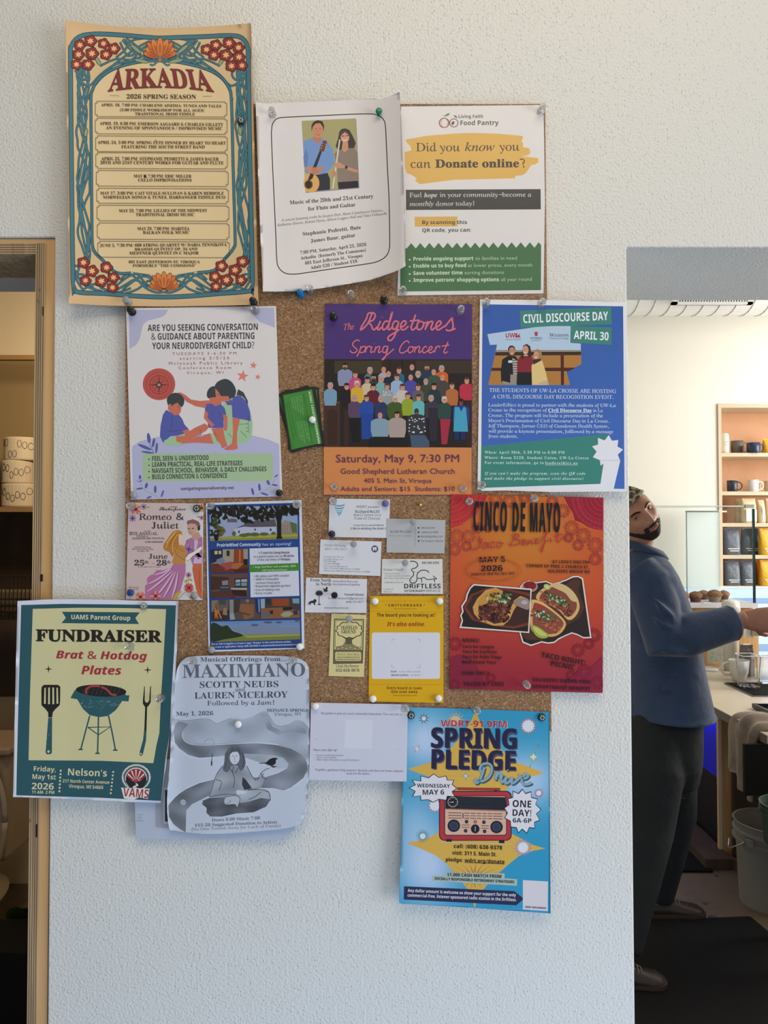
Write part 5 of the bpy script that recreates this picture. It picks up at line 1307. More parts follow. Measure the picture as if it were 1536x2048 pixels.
# ---- 16 yellow online board notice
def switchboard():
    s = Sheet([(740, 1192), (887, 1192), (887, 1406), (737, 1403)], 0.0113, 'bright yellow notice about the online board held by four white pins', cat='notice', name='notice', col='cc9d14', gloss=True)
    s.v(600, 1110, 4.955).part('printed_background')
    s.poly(rrect(712, 768, 1388, 1228, 22), 'c9cad6')
    c = '9a9aa2'
    for P in ([(912, 862), (912, 834), (944, 834)], [(1190, 866), (1192, 836), (1160, 834)], [(910, 1084), (910, 1114), (940, 1116)], [(1190, 1086), (1190, 1116), (1158, 1116)]): s.line(P, 4, c)
    b = '8a6412'
    s.line([(740, 457), (1018, 457)], 2, b); s.line([(1064, 457), (1290, 457)], 2, b); s.star(1041, 457, 7, 3, 4, '5a3c10'); s.line([(700, 562), (1415, 566)], 2, b); s.line([(690, 1282), (1415, 1286)], 2, b)
    s.part('printed_text'); k = '3a2410'
    s.txt('SWITCHBOARD', 876, 511, 1208, 511, 26, k, 'b', space=1.25); s.txt('+', 842, 506, 858, 506, 22, k); s.txt('+', 1225, 506, 1241, 506, 22, k); s.txt('www.switchboard.town', 926, 538, 1156, 538, 13, '6a4a14', 'r')
    s.txt('The board you’re looking at?', 760, 611, 1345, 612, 34, k, 'b'); s.txt('It’s also online.', 862, 704, 1240, 706, 40, '8c2414', 'o', .004)
    s.txt('Scan', 900, 1163, 956, 1163, 19, k, 'b'); s.txt('to see what’s posted.', 978, 1163, 1196, 1163, 19, '84848e'); s.txt('Upload a photo', 902, 1198, 1074, 1198, 19, '7a2030', 'o'); s.txt('to refresh.', 1094, 1198, 1196, 1198, 19, '84848e')
    s.txt('Every board in town.', 862, 1330, 1215, 1333, 28, k, 'b', space=1.1); s.txt('One scan away.', 904, 1368, 1172, 1368, 28, k, 'b', space=1.1); s.txt('www.switchboard.town', 920, 1396, 1160, 1398, 13, '6a4a14'); s.flush()


switchboard()


# ---- 17 taco benefit poster
def taco():
    def bg(x, y):
        t = (y - 988) / 395; r = math.hypot((x - 1045) / 150, (y - 1090) / 200)
        a = mixc('b9702a', 'b8482c', r - .25); b = mixc('b84a2c', '8c2434', (t - .45) * 2)
        k = max(0, min(1, (t - .25) * 2)); return [p + (q - p) * k for p, q in zip(a, b)]
    s = Sheet([(902, 988), (1050, 993), (1207, 995), (1207, 1200), (1205, 1386), (1050, 1382), (899, 1377), (900, 1200)], 0.0120, 'orange and red taco benefit poster with lace corners and two taco photos', col=bg, grid=10, gloss=True)
    s.v(890, 970, 4.6545).part('printed_background')
    dr = '84192c'; rd = 'a3303a'; ln = '93303a'
    def lace(cx, cy, r, a0, a1, col, step=9, k=6):
        P = [(cx, cy)]
        for a in np.arange(a0, a1 + .1, step / 3): P.append((cx + (r + k * abs(math.sin(R(a * 180 / step * 1.0)))) * math.cos(R(a)), cy + (r + k * abs(math.sin(R(a * 180 / step)))) * math.sin(R(a))))
        s.poly(P, col)
    # corners
    s.poly([(54, 82), (400, 90), (372, 150), (330, 200), (290, 280), (210, 330), (150, 372), (52, 400)], 'a82a30')
    s.poly([(1105, 108), (1480, 118), (1470, 420), (1400, 412), (1330, 390), (1270, 350), (1210, 330), (1190, 260), (1150, 200)], '8a1b30')
    for r in range(40, 330, 42):
        s.line([(54 + r * math.cos(R(a)), 82 + r * math.sin(R(a))) for a in range(0, 91, 6)], 4, 'c04a38'); s.line([(1478 - r * math.cos(R(a)), 118 + r * math.sin(R(a))) for a in range(0, 91, 6)], 4, 'b03a40')
    rn = random.Random(4)
    for i in range(11):
        for j in range(2):
            a = R(4 + i * 8.4); r = (235, 282)[j]; s.line([(54 + r * math.cos(a) + 11 * math.cos(b), 82 + r * math.sin(a) + 11 * math.sin(b)) for b in np.arange(0, 6.3, .7)], 3, 'c8553c'); s.line([(1478 - r * math.cos(a) + 11 * math.cos(b), 118 + r * math.sin(a) + 11 * math.sin(b)) for b in np.arange(0, 6.3, .7)], 3, 'b8464a')
    def doily(cx, cy, r, col):
        for q in (1, .72, .45): s.line([(cx + r * q * (1 + .09 * math.sin(10 * a)) * math.cos(a), cy + r * q * (1 + .09 * math.sin(10 * a)) * math.sin(a)) for a in np.arange(0, 6.28, .16)], 3.2, col, closed=True)
        for a in range(0, 360, 36): s.line([(cx + r * .8 * math.cos(R(a)) + r * .14 * math.cos(b), cy + r * .8 * math.sin(R(a)) + r * .14 * math.sin(b)) for b in np.arange(0, 6.3, .8)], 2.6, col)
    for cx, cy, r in ((110, 480, 66), (220, 480, 60), (300, 400, 52), (90, 600, 56), (200, 570, 46), (400, 400, 42), (470, 130, 60), (600, 150, 60), (740, 120, 50), (1000, 150, 50), (1100, 240, 60), (1180, 400, 66), (1290, 470, 66), (1400, 560, 70), (1240, 560, 50), (1400, 690, 56), (1150, 490, 44)): doily(cx, cy, r, ln)
    s.v(890, 1150, 4.6545)
    s.poly([(40, 770), (140, 740), (240, 780), (300, 850), (350, 950), (390, 1060), (38, 1060)], '7e2036', sm=False)
    s.poly([(1130, 990), (1230, 900), (1360, 860), (1466, 760), (1470, 1090), (1100, 1080)], '84203a')
    for cx, cy, r in ((95, 640, 60), (200, 930, 60), (90, 900, 60), (300, 1000, 50), (430, 960, 44), (1240, 700, 60), (1340, 640, 50), (1390, 560, 60), (1300, 900, 66), (1180, 940, 50), (1420, 1000, 60), (90, 1020, 50)): doily(cx, cy, r, '7c1e34')
    s.part('printed_picture')
    wh = 'd0c8c4'
    # right-hand photo of two tacos
    s.poly([(700, 108), (730, 70), (780, 52), (850, 68), (940, 55), (1000, 80), (1060, 66), (1130, 40), (1190, 10), (1240, 8), (1285, 30), (1364, 588), (1290, 590), (1230, 560), (1180, 545), (1120, 570), (1060, 600), (1020, 632), (960, 640), (900, 628), (850, 645), (800, 662), (720, 630), (694, 540)], wh)
    s.poly([(712, 118), (740, 80), (786, 62), (850, 78), (940, 66), (1000, 92), (1060, 78), (1130, 52), (1195, 22), (1238, 20), (1274, 40), (1350, 576), (1290, 578), (1230, 548), (1180, 533), (1120, 558), (1056, 588), (1016, 620), (960, 628), (900, 616), (850, 633), (800, 648), (730, 620), (706, 540)], '2a2220')
    s.poly([(1120, 90), (1200, 30), (1240, 28), (1262, 60), (1240, 150), (1300, 300), (1250, 400), (900, 610), (760, 600), (720, 560), (800, 180)], '4a2e24')
    s.ell(790, 108, 74, 52, 'a08070'); s.ell(790, 100, 60, 40, '7c2028')
    for i in range(12): s.ell(790 + rn.uniform(-45, 45), 100 + rn.uniform(-26, 26), 9, 6, rn.choice(['a8403c', '5c1420']), n=7)
    def taco_r(P, rim, meat, seedn):
        s.poly(P, rim, sm=True)
        cx = sum(p[0] for p in P) / len(P); cy = sum(p[1] for p in P) / len(P)
        s.poly([(cx + (x - cx) * .86, cy + (y - cy) * .84) for x, y in P], meat, sm=True)
        return cx, cy
    P = [(850, 220), (880, 150), (980, 90), (1080, 80), (1180, 140), (1240, 230), (1250, 320), (1200, 400), (1140, 415), (1060, 330), (940, 260)]
    taco_r(P, 'c4a068', '7c4434', 3)
    s.poly([(980, 95), (1080, 84), (1180, 140), (1240, 240), (1180, 240), (1120, 170), (1040, 130)], 'c2a878', sm=True)
    for i in range(90):
        t = rn.random(); x = 900 + 270 * t + rn.uniform(-40, 40); y = 190 + 150 * t + rn.uniform(-45, 45); s.ell(x, y, rn.uniform(8, 18), rn.uniform(5, 12), rn.choice(['8a4434', '6a3228', 'a05a44', '4a241e']), rn.uniform(0, 180), n=7)
    for i in range(70):
        t = rn.random(); x = 970 + 170 * t + rn.uniform(-30, 30); y = 180 + 110 * t + rn.uniform(-35, 35); s.ell(x, y, rn.uniform(7, 16), rn.uniform(5, 11), rn.choice(['35542c', '4a6a38', '26401f', 'a8b49c']), rn.uniform(0, 180), n=6)
    s.ell(950, 110, 34, 26, '9aa85c', 30); s.ell(950, 112, 24, 17, 'bcc080', 30)
    P = [(800, 260), (840, 230), (920, 260), (1040, 350), (1110, 420), (1125, 470), (1080, 540), (1000, 575), (900, 560), (800, 500)]
    taco_r(P, 'c89a58', '80463a', 4)
    s.line([(805, 240), (850, 250), (940, 290), (1060, 380), (1115, 440)], 14, 'd0a868', sm=4)
    for i in range(90):
        t = rn.random(); x = 830 + 220 * t + rn.uniform(-35, 30); y = 350 + 150 * t + rn.uniform(-60, 45); s.ell(x, y, rn.uniform(8, 18), rn.uniform(5, 12), rn.choice(['9c4a38', 'b0563c', '70342a', 'a86a54']), rn.uniform(0, 180), n=7)
    for i in range(80):
        t = rn.random(); x = 830 + 170 * t + rn.uniform(-25, 25); y = 350 + 60 * t + rn.uniform(-40, 35); s.ell(x, y, rn.uniform(7, 15), rn.uniform(5, 10), rn.choice(['38582e', '4c6c3a', '2a4422', 'b4bca8']), rn.uniform(0, 180), n=6)
    for i in range(12): s.ell(850 + rn.uniform(-20, 60), 300 + rn.uniform(-14, 20), 12, 9, 'a8302c', rn.uniform(0, 90), n=7)
    s.poly([(808, 470), (860, 480), (920, 520), (965, 560), (940, 588), (880, 585), (830, 545)], '93a040', sm=True); s.poly([(822, 482), (862, 492), (912, 528), (948, 562), (900, 566), (845, 530)], 'b4bc68', sm=True)
    # left-hand photo
    s.poly([(265, 84), (808, 128), (784, 540), (134, 492), (156, 420), (140, 378), (160, 340), (150, 290), (190, 230), (200, 180), (230, 120)], wh)
    s.poly([(272, 97), (795, 140), (773, 528), (152, 480), (168, 424), (154, 378), (174, 340), (164, 294), (202, 236), (214, 180), (240, 126)], '241f20')
    s.poly([(170, 300), (240, 180), (400, 118), (560, 120), (795, 170), (776, 470), (640, 500), (480, 480), (250, 420)], '6c3226', sm=False); s.poly([(200, 300), (260, 190), (400, 140), (560, 140), (794, 200), (778, 440), (640, 478), (480, 460), (280, 410)], '3a2622')
    s.poly([(258, 300), (300, 220), (380, 140), (470, 118), (540, 150), (520, 220), (420, 250), (330, 270), (310, 380), (460, 455), (540, 440), (590, 350), (640, 240), (700, 195), (760, 215), (690, 250), (640, 330), (600, 420), (540, 470), (450, 472), (330, 430), (270, 360)], 'bd8e4e')
    s.poly([(300, 250), (360, 180), (460, 130), (530, 155), (540, 180), (430, 240), (330, 300)], 'b8843c')
    s.poly([(310, 300), (420, 250), (560, 220), (640, 250), (580, 370), (540, 440), (450, 450), (320, 390)], '4c2a24')
    for i in range(110): s.ell(rn.uniform(320, 600), rn.uniform(270, 430), rn.uniform(9, 24), rn.uniform(7, 18), rn.choice(['5c3028', '3c201c', '70402f', '2c1814', '8a5442']), rn.uniform(0, 180), n=7)
    for i in range(60): s.ell(rn.uniform(390, 610), 230 + rn.uniform(-60, 30), rn.uniform(8, 20), rn.uniform(6, 14), rn.choice(['35582c', '27451f', '4d7038', '7a4034', 'b8b4a0']), rn.uniform(0, 180), n=6)
    s.poly([(640, 260), (700, 215), (780, 230), (778, 320), (700, 300)], '8c7a74', sm=True); s.ell(740, 255, 30, 20, 'a8a0a0')
    s.part('printed_text').v(890, 970, 4.6545); k = '1b1a20'
    def tall(t, x0, x1, y0, y1):
        s.txt(t, x0, y0, x1, y1, 270, k, 'b', 0, res=3, space=1.12); s.txt(t, x0 + 5, y0, x1 + 5, y1, 270, k, 'b', 0, res=3, space=1.12)
    tall('CINCO', 262, 570, 424, 430); tall('DE', 626, 740, 432, 434); tall('MAYO', 790, 1068, 436, 437)
    r = 'a82c3c'
    for P in ([(320, 520), (345, 500), (330, 540), (315, 580), (270, 600), (235, 590)], [(325, 470), (318, 500), (330, 560)],
              [(400, 540), (375, 535), (350, 560), (355, 590), (380, 580), (405, 545), (400, 580), (415, 585)], [(465, 535), (440, 530), (425, 560), (435, 585), (465, 570)], [(500, 530), (480, 550), (490, 580), (520, 570), (525, 540), (505, 530), (550, 545)],
              [(655, 470), (630, 520), (600, 568)], [(625, 480), (670, 455), (690, 475), (650, 508), (695, 510), (690, 545), (640, 560), (605, 560)], [(715, 540), (750, 520), (735, 505), (715, 530), (725, 558), (760, 540)], [(775, 515), (768, 555), (790, 520), (805, 515), (805, 548), (825, 540)], [(840, 530), (870, 510), (855, 498), (838, 520), (848, 548), (885, 530)],
              [(885, 520), (950, 450), (960, 428), (940, 440), (925, 540), (905, 620), (895, 600), (925, 540), (960, 515)], [(985, 490), (980, 525), (1000, 515)], [(995, 455), (997, 460)], [(1060, 440), (1040, 500), (1050, 530), (1085, 500)], [(1020, 480), (1100, 455)], [(1085, 500), (1160, 485)]):
        s.line(P, 8, r, sm=5)
    s.txt('MAY 5', 322, 722, 562, 714, 52, k, 'b'); s.txt('2026', 336, 802, 538, 798, 52, k, 'b'); s.txt('STARTS AT 3PM TILL SELL OUT', 245, 844, 650, 832, 22, k, 'b')
    for q in (0, 22): s.line([(436 + q + (250 + q * .2) * math.cos(a), 790 + 105 * math.sin(a)) for a in np.arange(0, 6.28, .2)], 3, '9c4a20', closed=True, sm=2)
    s.txt("AT LION'S SHELTER", 998, 728, 1348, 733, 28, k, 'b'); s.txt('CORNER OF PINE & CHURCH ST.,', 756, 764, 1350, 780, 28, k, 'b'); s.txt('SOLDIERS GROVE WI', 960, 815, 1348, 822, 28, k, 'b')
    s.v(890, 1150, 4.6545)
    s.lines([('MENU:', 165, 627, 326, 628, 36), ('Taco De Lengua', 162, 680, 458, 684, 28), ('Taco De Carnitas', 162, 728, 482, 730, 28), ('Taco De Pollo Tinga', 162, 775, 528, 780, 28), ('Beef Cheek Taco', 162, 824, 476, 828, 28), ('CASH ONLY', 162, 930, 414, 930, 32), ('TACOS BY LADI', 172, 1033, 548, 1033, 36), ('SOLDIERS GROVE FIRE', 816, 990, 1355, 1012, 32), ('DEPARTMENT BENEFIT', 812, 1054, 1355, 1075, 32), ('TACO NIGHT!', 893, 762, 1300, 842, 46), ('PICNIC', 985, 842, 1203, 884, 46)], '231a20', 'b')
    s.flush()


taco()


# ---- 18 fundraiser poster hanging over the doorway edge
def fundraiser():
    dep = (lambda x: 0.0135 + 0.004 * np.clip((140 - x) / 110, 0, 1) + 0.003 * np.clip((x - 300) / 55, 0, 1) ** 2, lambda y: 0.006 * np.clip((y - 1470) / 130, 0, 1) ** 1.3)
    out = [(35, 1202), (90, 1199), (140, 1198), (200, 1199), (270, 1201), (357, 1202), (354, 1300), (348, 1400), (340, 1465), (332, 1530), (322, 1606), (260, 1604), (200, 1601), (120, 1597), (60, 1595), (26, 1594), (29, 1450), (32, 1320)]
    s = Sheet(out, dep, 'teal and cream cookout fundraiser poster hanging over the left doorway edge', col='ccd0de', curved=True, grid=10)
    s.v(20, 1190, 4.3886).part('printed_background')
    tl = '24505a'; cr = 'c5bf92'
    s.poly([(98, 88), (450, 78), (900, 82), (1457, 90), (1440, 500), (1415, 900), (1405, 1200), (1370, 1400), (1325, 1808), (800, 1780), (55, 1758), (60, 1500), (75, 900)], tl)
    s.poly([(200, 122), (600, 112), (1000, 115), (1370, 124), (1350, 500), (1325, 900), (1310, 1215), (1285, 1320), (1258, 1476), (800, 1455), (163, 1450), (175, 900)], cr)
    s.part('printed_picture')
    s.poly([(455, 147), (1140, 152), (1100, 202), (1133, 255), (452, 247), (490, 200)], tl)
    k = '191917'
    for cx, cy in ((338, 650), (1208, 658)): s.star(cx, cy, 38, 8, 4, k)
    # spatula
    s.poly([(275, 840), (278, 805), (300, 788), (420, 788), (442, 805), (440, 930), (436, 968), (400, 1000), (376, 1030), (370, 1075), (336, 1075), (334, 1030), (310, 1000), (276, 968)], k, holes=[[(302, 818), (314, 812), (314, 955), (298, 955)], [(336, 812), (350, 812), (350, 958), (334, 958)], [(372, 812), (386, 812), (388, 958), (372, 958)], [(408, 812), (420, 816), (424, 952), (408, 955)]])
    s.poly([(336, 1078), (370, 1078), (368, 1385), (355, 1398), (322, 1398), (312, 1380)], tl); s.ell(338, 1374, 11, 11, cr, n=10)
    # fork
    s.poly([(1178, 800), (1184, 802), (1182, 925), (1192, 944), (1208, 945), (1222, 925), (1230, 802), (1238, 800), (1235, 940), (1222, 965), (1204, 985), (1198, 1195), (1178, 1195), (1186, 985), (1166, 955), (1166, 930)], k)
    s.poly([(1176, 1195), (1198, 1195), (1194, 1280), (1166, 1400), (1150, 1415), (1136, 1402), (1140, 1370), (1168, 1270)], tl); s.ell(1150, 1394, 7, 9, cr, n=8)
    # grill
    for P in ([(700, 1060), (662, 1200), (620, 1360)], [(776, 1070), (774, 1200), (768, 1395)], [(865, 1060), (895, 1200), (926, 1365)]): s.line(P, 13, tl)
    s.line([(684, 1162), (880, 1158), (776, 1228), (684, 1162)], 9, tl)
    for x, y in ((620, 1366), (768, 1400), (924, 1372)): s.ell(x, y - 4, 22, 16, tl, a0=180, a1=360)
    s.poly([(575, 830), (560, 850), (530, 905), (590, 915), (640, 1000), (700, 1055), (780, 1072), (860, 1062), (930, 1010), (985, 930), (1040, 935), (1048, 880), (1018, 880), (1000, 830)], '27545c')
    s.ell(800, 840, 222, 52, k, rot=3, n=28)
    for i in range(9): s.line([(640 + i * 38, 876 - abs(i - 4) * 2), (668 + i * 38, 802 + abs(i - 4) * 1)], 3, '4a4a46')
    for P in ([(668, 868), (672, 830), (700, 806), (740, 798), (790, 802)], [(800, 804), (850, 830), (890, 872), (935, 876)]): s.line(P, 17, 'a33a44', sm=4)
    rn = random.Random(2)
    for i in range(70):
        a = rn.uniform(0, 1); s.ell(rn.uniform(600, 990) * .9 + 80, 925 + rn.uniform(0, 110) * (1 - abs(i % 7 - 3) / 5), 2.6, 2.6, 'a9b8a8', n=5)
    for i in range(18): s.ell(rn.uniform(322, 362), rn.uniform(1090, 1380), 2, 2, 'a9b8a8', n=5)
    # school badge
    s.ell(1108, 1600, 128, 116, 'c2c4c0'); s.ell(1108, 1605, 112, 102, tl); s.ell(1106, 1610, 98, 96, 'c9c8c4', n=30); s.ell(1106, 1612, 90, 88, '8f2630', n=30)
    for a in range(-75, 76, 25): s.poly([(1106, 1640), (1106 + 92 * math.sin(R(a - 4)), 1640 - 108 * math.cos(R(a - 4))), (1106 + 92 * math.sin(R(a + 4)), 1640 - 108 * math.cos(R(a + 4)))], 'cfccc8')
    s.ell(1104, 1640, 24, 24, 'a8303a'); s.poly([(1020, 1590), (1060, 1620), (1100, 1648), (1150, 1625), (1196, 1590), (1200, 1640), (1170, 1690), (1110, 1705), (1050, 1690), (1014, 1640)], '1d1d1f')
    s.line([(1104, 1655), (1120, 1670), (1085, 1685), (1125, 1702)], 12, 'cfccc8', sm=3)
    s.poly([(975, 1690), (1225, 1700), (1210, 1790), (1130, 1775), (1085, 1800), (1000, 1785)], 'cfd0ce')
    s.part('printed_text')
    s.txt('VAMS', 990, 1765, 1213, 1784, 74, '9c2832', 'b', 0)
    s.txt('VIROQUA AREA MONTESSORI SCHOOL', 0, 0, 0, 0, 0, '26363a', 'b', 0, warp=lambda t, u: (1106 + (104 + u * 14) * math.sin(R(-82 + 164 * t)), 1612 - (102 + u * 14) * math.cos(R(-82 + 164 * t))))
    s.txt('UAMS Parent Group', 538, 212, 1056, 222, 40, 'd8d2ae', 'b')
    def wf(dx, dy):
        return lambda t, u: (230 + dx + 1098 * t, (402 if u <= 0 else 402) + dy + 10 * t - 98 * u)
    s.txt('FUNDRAISER', 0, 0, 0, 0, 0, '77775e', 'B', 0, warp=wf(6, 6), res=3)
    for q, r_ in ((0, 0), (4, 3), (8, 0), (4, -3)): s.txt('FUNDRAISER', 0, 0, 0, 0, 0, k, 'B', 0, warp=wf(q - 4, r_), res=3)
    # slab serifs and heavy strokes
    rd = '9c2a38'
    for q in (0, 2.5): s.txt('Brat & Hotdog', 404 + q, 556, 1200 + q, 570, 68, rd, 'o'); s.txt('Plates', 626 + q, 696, 975 + q, 700, 74, rd, 'o')
    w = 'cac6a4'
    s.txt('Friday,', 208, 1545, 402, 1552, 42, w, 'b'); s.txt('May 1st', 196, 1614, 402, 1620, 42, w, 'b'); s.txt('2026', 190, 1704, 384, 1708, 56, w, 'b'); s.txt('11 AM- 2 PM', 192, 1742, 388, 1746, 27, w, 'b')
    s.txt("Nelson's", 508, 1582, 850, 1594, 60, w, 'b'); s.txt('217 North Center Avenue', 462, 1645, 872, 1658, 28, w, 'b'); s.txt('Viroqua, WI 54665', 516, 1692, 818, 1704, 30, w, 'b')
    for i in range(7): s.rect(437 - i * 2, 1534 + i * 30, 453 - i * 2, 1550 + i * 30, w); s.rect(898 - i * 3.5, 1546 + i * 31, 913 - i * 3.5, 1561 + i * 31, w)
    s.flush()


fundraiser()


# ---- 19 sheets half hidden below, then the grey watercolour poster
def under_sheets():
    s = Sheet([(268, 1560), (486, 1560), (600, 1560), (590, 1660), (560, 1680), (272, 1678)], 0.0106, 'pale blue-grey sheet mostly hidden behind the watercolour poster', col='a9b2c4', name='sheet_of_paper', cat='paper')
    s.v(0, 0, 1).part('printed_text'); s.txt('Cost', 274, 1631, 285, 1631, 4, '6a6f7a', 'u'); s.txt('Gift', 274, 1637, 284, 1637, 4, '6a6f7a', 'u'); s.txt('Workshop', 273, 1643, 287, 1643, 4, '6a6f7a', 'u'); s.flush()
    s = Sheet([(312, 1520), (400, 1515), (400, 1664), (312, 1654)], 0.0111, 'grey sheet with black picture edge, second layer behind the watercolour poster', col='989ca8', name='sheet_of_paper', cat='paper')
    s.v(0, 0, 1).part('printed_picture'); s.poly([(326, 1575), (395, 1575), (395, 1650), (327, 1648)], 'b0b3bc'); s.poly([(330, 1580), (395, 1580), (395, 1645), (330, 1643)], '20252c'); s.flush()


under_sheets()


def watercolour():
    dep = (lambda x: 0.0140 + 0.005 * np.clip((370 - x) / 40, 0, 1) ** 2 + 0.001 * np.sin(x / 30.0), lambda y: 0.006 * np.clip((y - 1560) / 110, 0, 1) ** 2 + 0.001 * np.sin(y / 35.0))
    out = catmull([(352, 1350), (357, 1332), (366, 1320), (382, 1313), (430, 1311), (500, 1311), (560, 1312), (590, 1315), (608, 1322), (616, 1333), (618, 1350), (619, 1450), (617, 1560), (612, 1620), (603, 1643), (590, 1652), (565, 1658), (500, 1664), (430, 1668), (385, 1666), (350, 1661), (338, 1655), (334, 1600), (340, 1520), (344, 1420)], 3, True)
    s = Sheet([tuple(p) for p in out], dep, 'grey watercolour concert poster with rounded corners and seated person holding a bird', col='b3bbcc', curved=True, grid=10)
    s.v(260, 1290, 4.042).part('printed_picture')
    O = 687.1          # offset of the second crop (260, 1460)
    L = lambda P: [(x, y + O) for x, y in P]
    def wash(a, b, f=1.0, ph=0.0):
        return lambda x, y: mixc(a, b, .5 + .32 * math.sin(x / 17 * f + ph + 2 * math.sin(y / 23)) + .25 * math.sin(y / 9 * f + math.sin(x / 14 + ph)))
    s.g = 5
    s.poly([(345, 600), (450, 612), (560, 598), (640, 600), (700, 636), (760, 612), (820, 592), (900, 600), (1000, 578), (1060, 545), (1100, 540), (1130, 580), (1170, 640), (1220, 656), (1290, 640), (1360, 608), (1400, 620), (1440, 660), (1440, 900), (1400, 980), (1200, 1000), (900, 900), (500, 850), (400, 820)], wash('8f97a6', 'a9b2c4'))
    s.poly([(1060, 560), (1110, 560), (1150, 660), (1240, 700), (1340, 650), (1420, 680), (1430, 720), (1300, 700), (1200, 730), (1110, 680)], wash('7f8694', '99a1b0', 1.5))
    # winding river
    s.g = 5
    s.poly([(350, 700), (372, 640), (385, 620), (420, 620), (470, 640), (430, 690), (425, 740), (450, 780), (500, 800), (700, 800), (900, 790)] + L([(1040, 108), (1180, 122), (1300, 150), (1390, 200), (1430, 260), (1435, 320), (1400, 390), (1300, 465), (1240, 490), (1160, 470), (1060, 470), (1000, 430), (1000, 385), (1100, 380), (1200, 350), (1270, 310), (1283, 275), (1240, 225), (1160, 205), (1040, 195), (900, 190), (700, 215), (560, 225), (470, 200), (400, 150)]) + [(365, 790)], wash('5f6570', '8b92a0', 1.2, 1))
    s.poly(L([(680, 400), (560, 430), (450, 480), (360, 540), (310, 610), (315, 700), (350, 760), (400, 800), (450, 828), (455, 650), (500, 600), (640, 530)]), wash('565c66', '7f8693', 1.3, 2))
    s.poly(L([(430, 560), (450, 575), (450, 600), (430, 610), (410, 595), (410, 570)]), '9aa1ae', sm=True)
    s.g = 10
    wl_ = 'c6ccda'
    s.line([(350, 715), (352, 780), (380, 840)] + L([(400, 160), (470, 212), (560, 232), (700, 222)]), 5, wl_, sm=4); s.line([(430, 700), (424, 740), (450, 782), (520, 806), (700, 806), (900, 795)] + L([(1040, 104), (1200, 118)]), 5, wl_, sm=4)
    s.line(L([(320, 590), (400, 510), (520, 440), (660, 402)]), 5, wl_, sm=4); s.line(L([(1060, 475), (1160, 476), (1250, 492), (1320, 462), (1400, 400)]), 5, wl_, sm=4)
    s.line([(345, 602), (450, 612), (560, 598), (640, 600), (700, 636), (760, 612), (820, 592)], 3, '6c7380', sm=3); s.line([(1000, 578), (1060, 545), (1100, 540), (1130, 580), (1170, 640), (1220, 656), (1290, 640), (1360, 608), (1440, 660)], 3, '858c9a', sm=3)
    s.line(L([(595, 105), (620, 80), (650, 72), (680, 100), (665, 130)]), 3, '707784', sm=3); s.line(L([(668, 190), (660, 240), (656, 285)]), 5, '2e323a', sm=2); s.ell(660, 268 + O, 6, 22, '2e323a')
    # seated figure
    dk = '34373e'
    s.g = 5
    s.poly(L([(760, 290), (720, 320), (690, 400), (660, 480), (640, 540), (700, 560), (860, 560), (940, 560), (1000, 480), (1060, 470), (1085, 400), (1105, 370), (1075, 350), (1030, 405), (1000, 395), (960, 320), (930, 280)]), wash('7b818d', '9aa1ae', 1.6))
    s.poly(L([(640, 550), (590, 570), (582, 600), (620, 630), (618, 670), (650, 700), (740, 700), (860, 675), (1000, 665), (1100, 620), (1138, 560), (1120, 500), (1060, 480), (960, 480), (900, 540)]), wash('3f434b', '5e636d', 2.2))
    s.poly(L([(940, 490), (1060, 480), (1120, 505), (1134, 560), (1060, 550), (960, 580), (890, 590), (860, 560)]), wash('8b919d', 'a7aebb', 1.4))
    s.g = 10
    s.poly(L([(765, 560), (800, 530), (850, 530), (890, 550), (880, 590), (870, 625), (850, 600), (820, 600), (770, 600)]), 'a3aab8', sm=True); s.line(L([(770, 600), (800, 590), (812, 572)]), 3, dk); s.ell(812, 572 + O, 4, 3, dk, n=8)
    s.poly(L([(858, 490), (880, 484), (940, 495), (940, 512), (880, 522), (860, 515)]), 'b8bfcc')
    s.poly(L([(808, 140), (850, 125), (895, 145), (920, 190), (932, 260), (920, 310), (890, 330), (870, 290), (820, 290), (790, 340), (750, 320), (762, 260), (770, 190)]), '565b65', sm=True)
    s.ell(846, 222 + O, 40, 56, 'b9c0cc', n=22); s.poly(L([(800, 200), (820, 150), (880, 150), (900, 200), (870, 175), (830, 178)]), '4a4f58')
    for P in ([(790, 180), (780, 240), (768, 310)], [(905, 180), (918, 240), (905, 310)], [(830, 150), (815, 175), (806, 200)], [(870, 148), (884, 175), (890, 200)], [(925, 220), (932, 270), (918, 300)]): s.line(L(P), 4, '33373f', sm=3)
    for x in (832, 862): s.ell(x, 210 + O, 6, 3, dk, n=8)
    s.line(L([(848, 212), (843, 236), (850, 240)]), 2.5, dk); s.line(L([(836, 254), (848, 257), (860, 253)]), 3.5, '5a5f69')
    for P in ([(838, 290), (830, 340), (845, 400), (835, 470)], [(690, 400), (740, 420), (720, 490)], [(640, 540), (760, 520), (860, 520)], [(750, 290), (700, 360), (660, 480), (640, 545)], [(945, 290), (985, 370), (1020, 410)], [(1030, 405), (1060, 350), (1095, 320), (1130, 308)], [(1060, 345), (1075, 385), (1105, 395)], [(945, 480), (1050, 480), (1120, 500), (1136, 570)], [(960, 560), (1010, 540), (1060, 500)], [(770, 540), (850, 530), (890, 555), (870, 625)], [(800, 300), (830, 345)], [(880, 300), (850, 350)]):
        s.line(L(P), 4.5, dk, sm=4)
    s.poly(L([(910, 380), (935, 400), (985, 470), (925, 485), (905, 440)]), '2f3239')
    s.poly(L([(1075, 370), (1100, 330), (1130, 306), (1140, 312), (1110, 350), (1100, 385)]), 'b6bdc9')
    s.poly(L([(1042, 268), (1100, 262), (1130, 235), (1160, 224), (1185, 226), (1198, 234), (1180, 240), (1178, 270), (1150, 290), (1120, 284), (1090, 270), (1045, 272)]), '17191d'); s.poly(L([(1130, 290), (1188, 292), (1160, 306)]), '2a2d33')
    s.part('printed_text'); g = '3f444e'
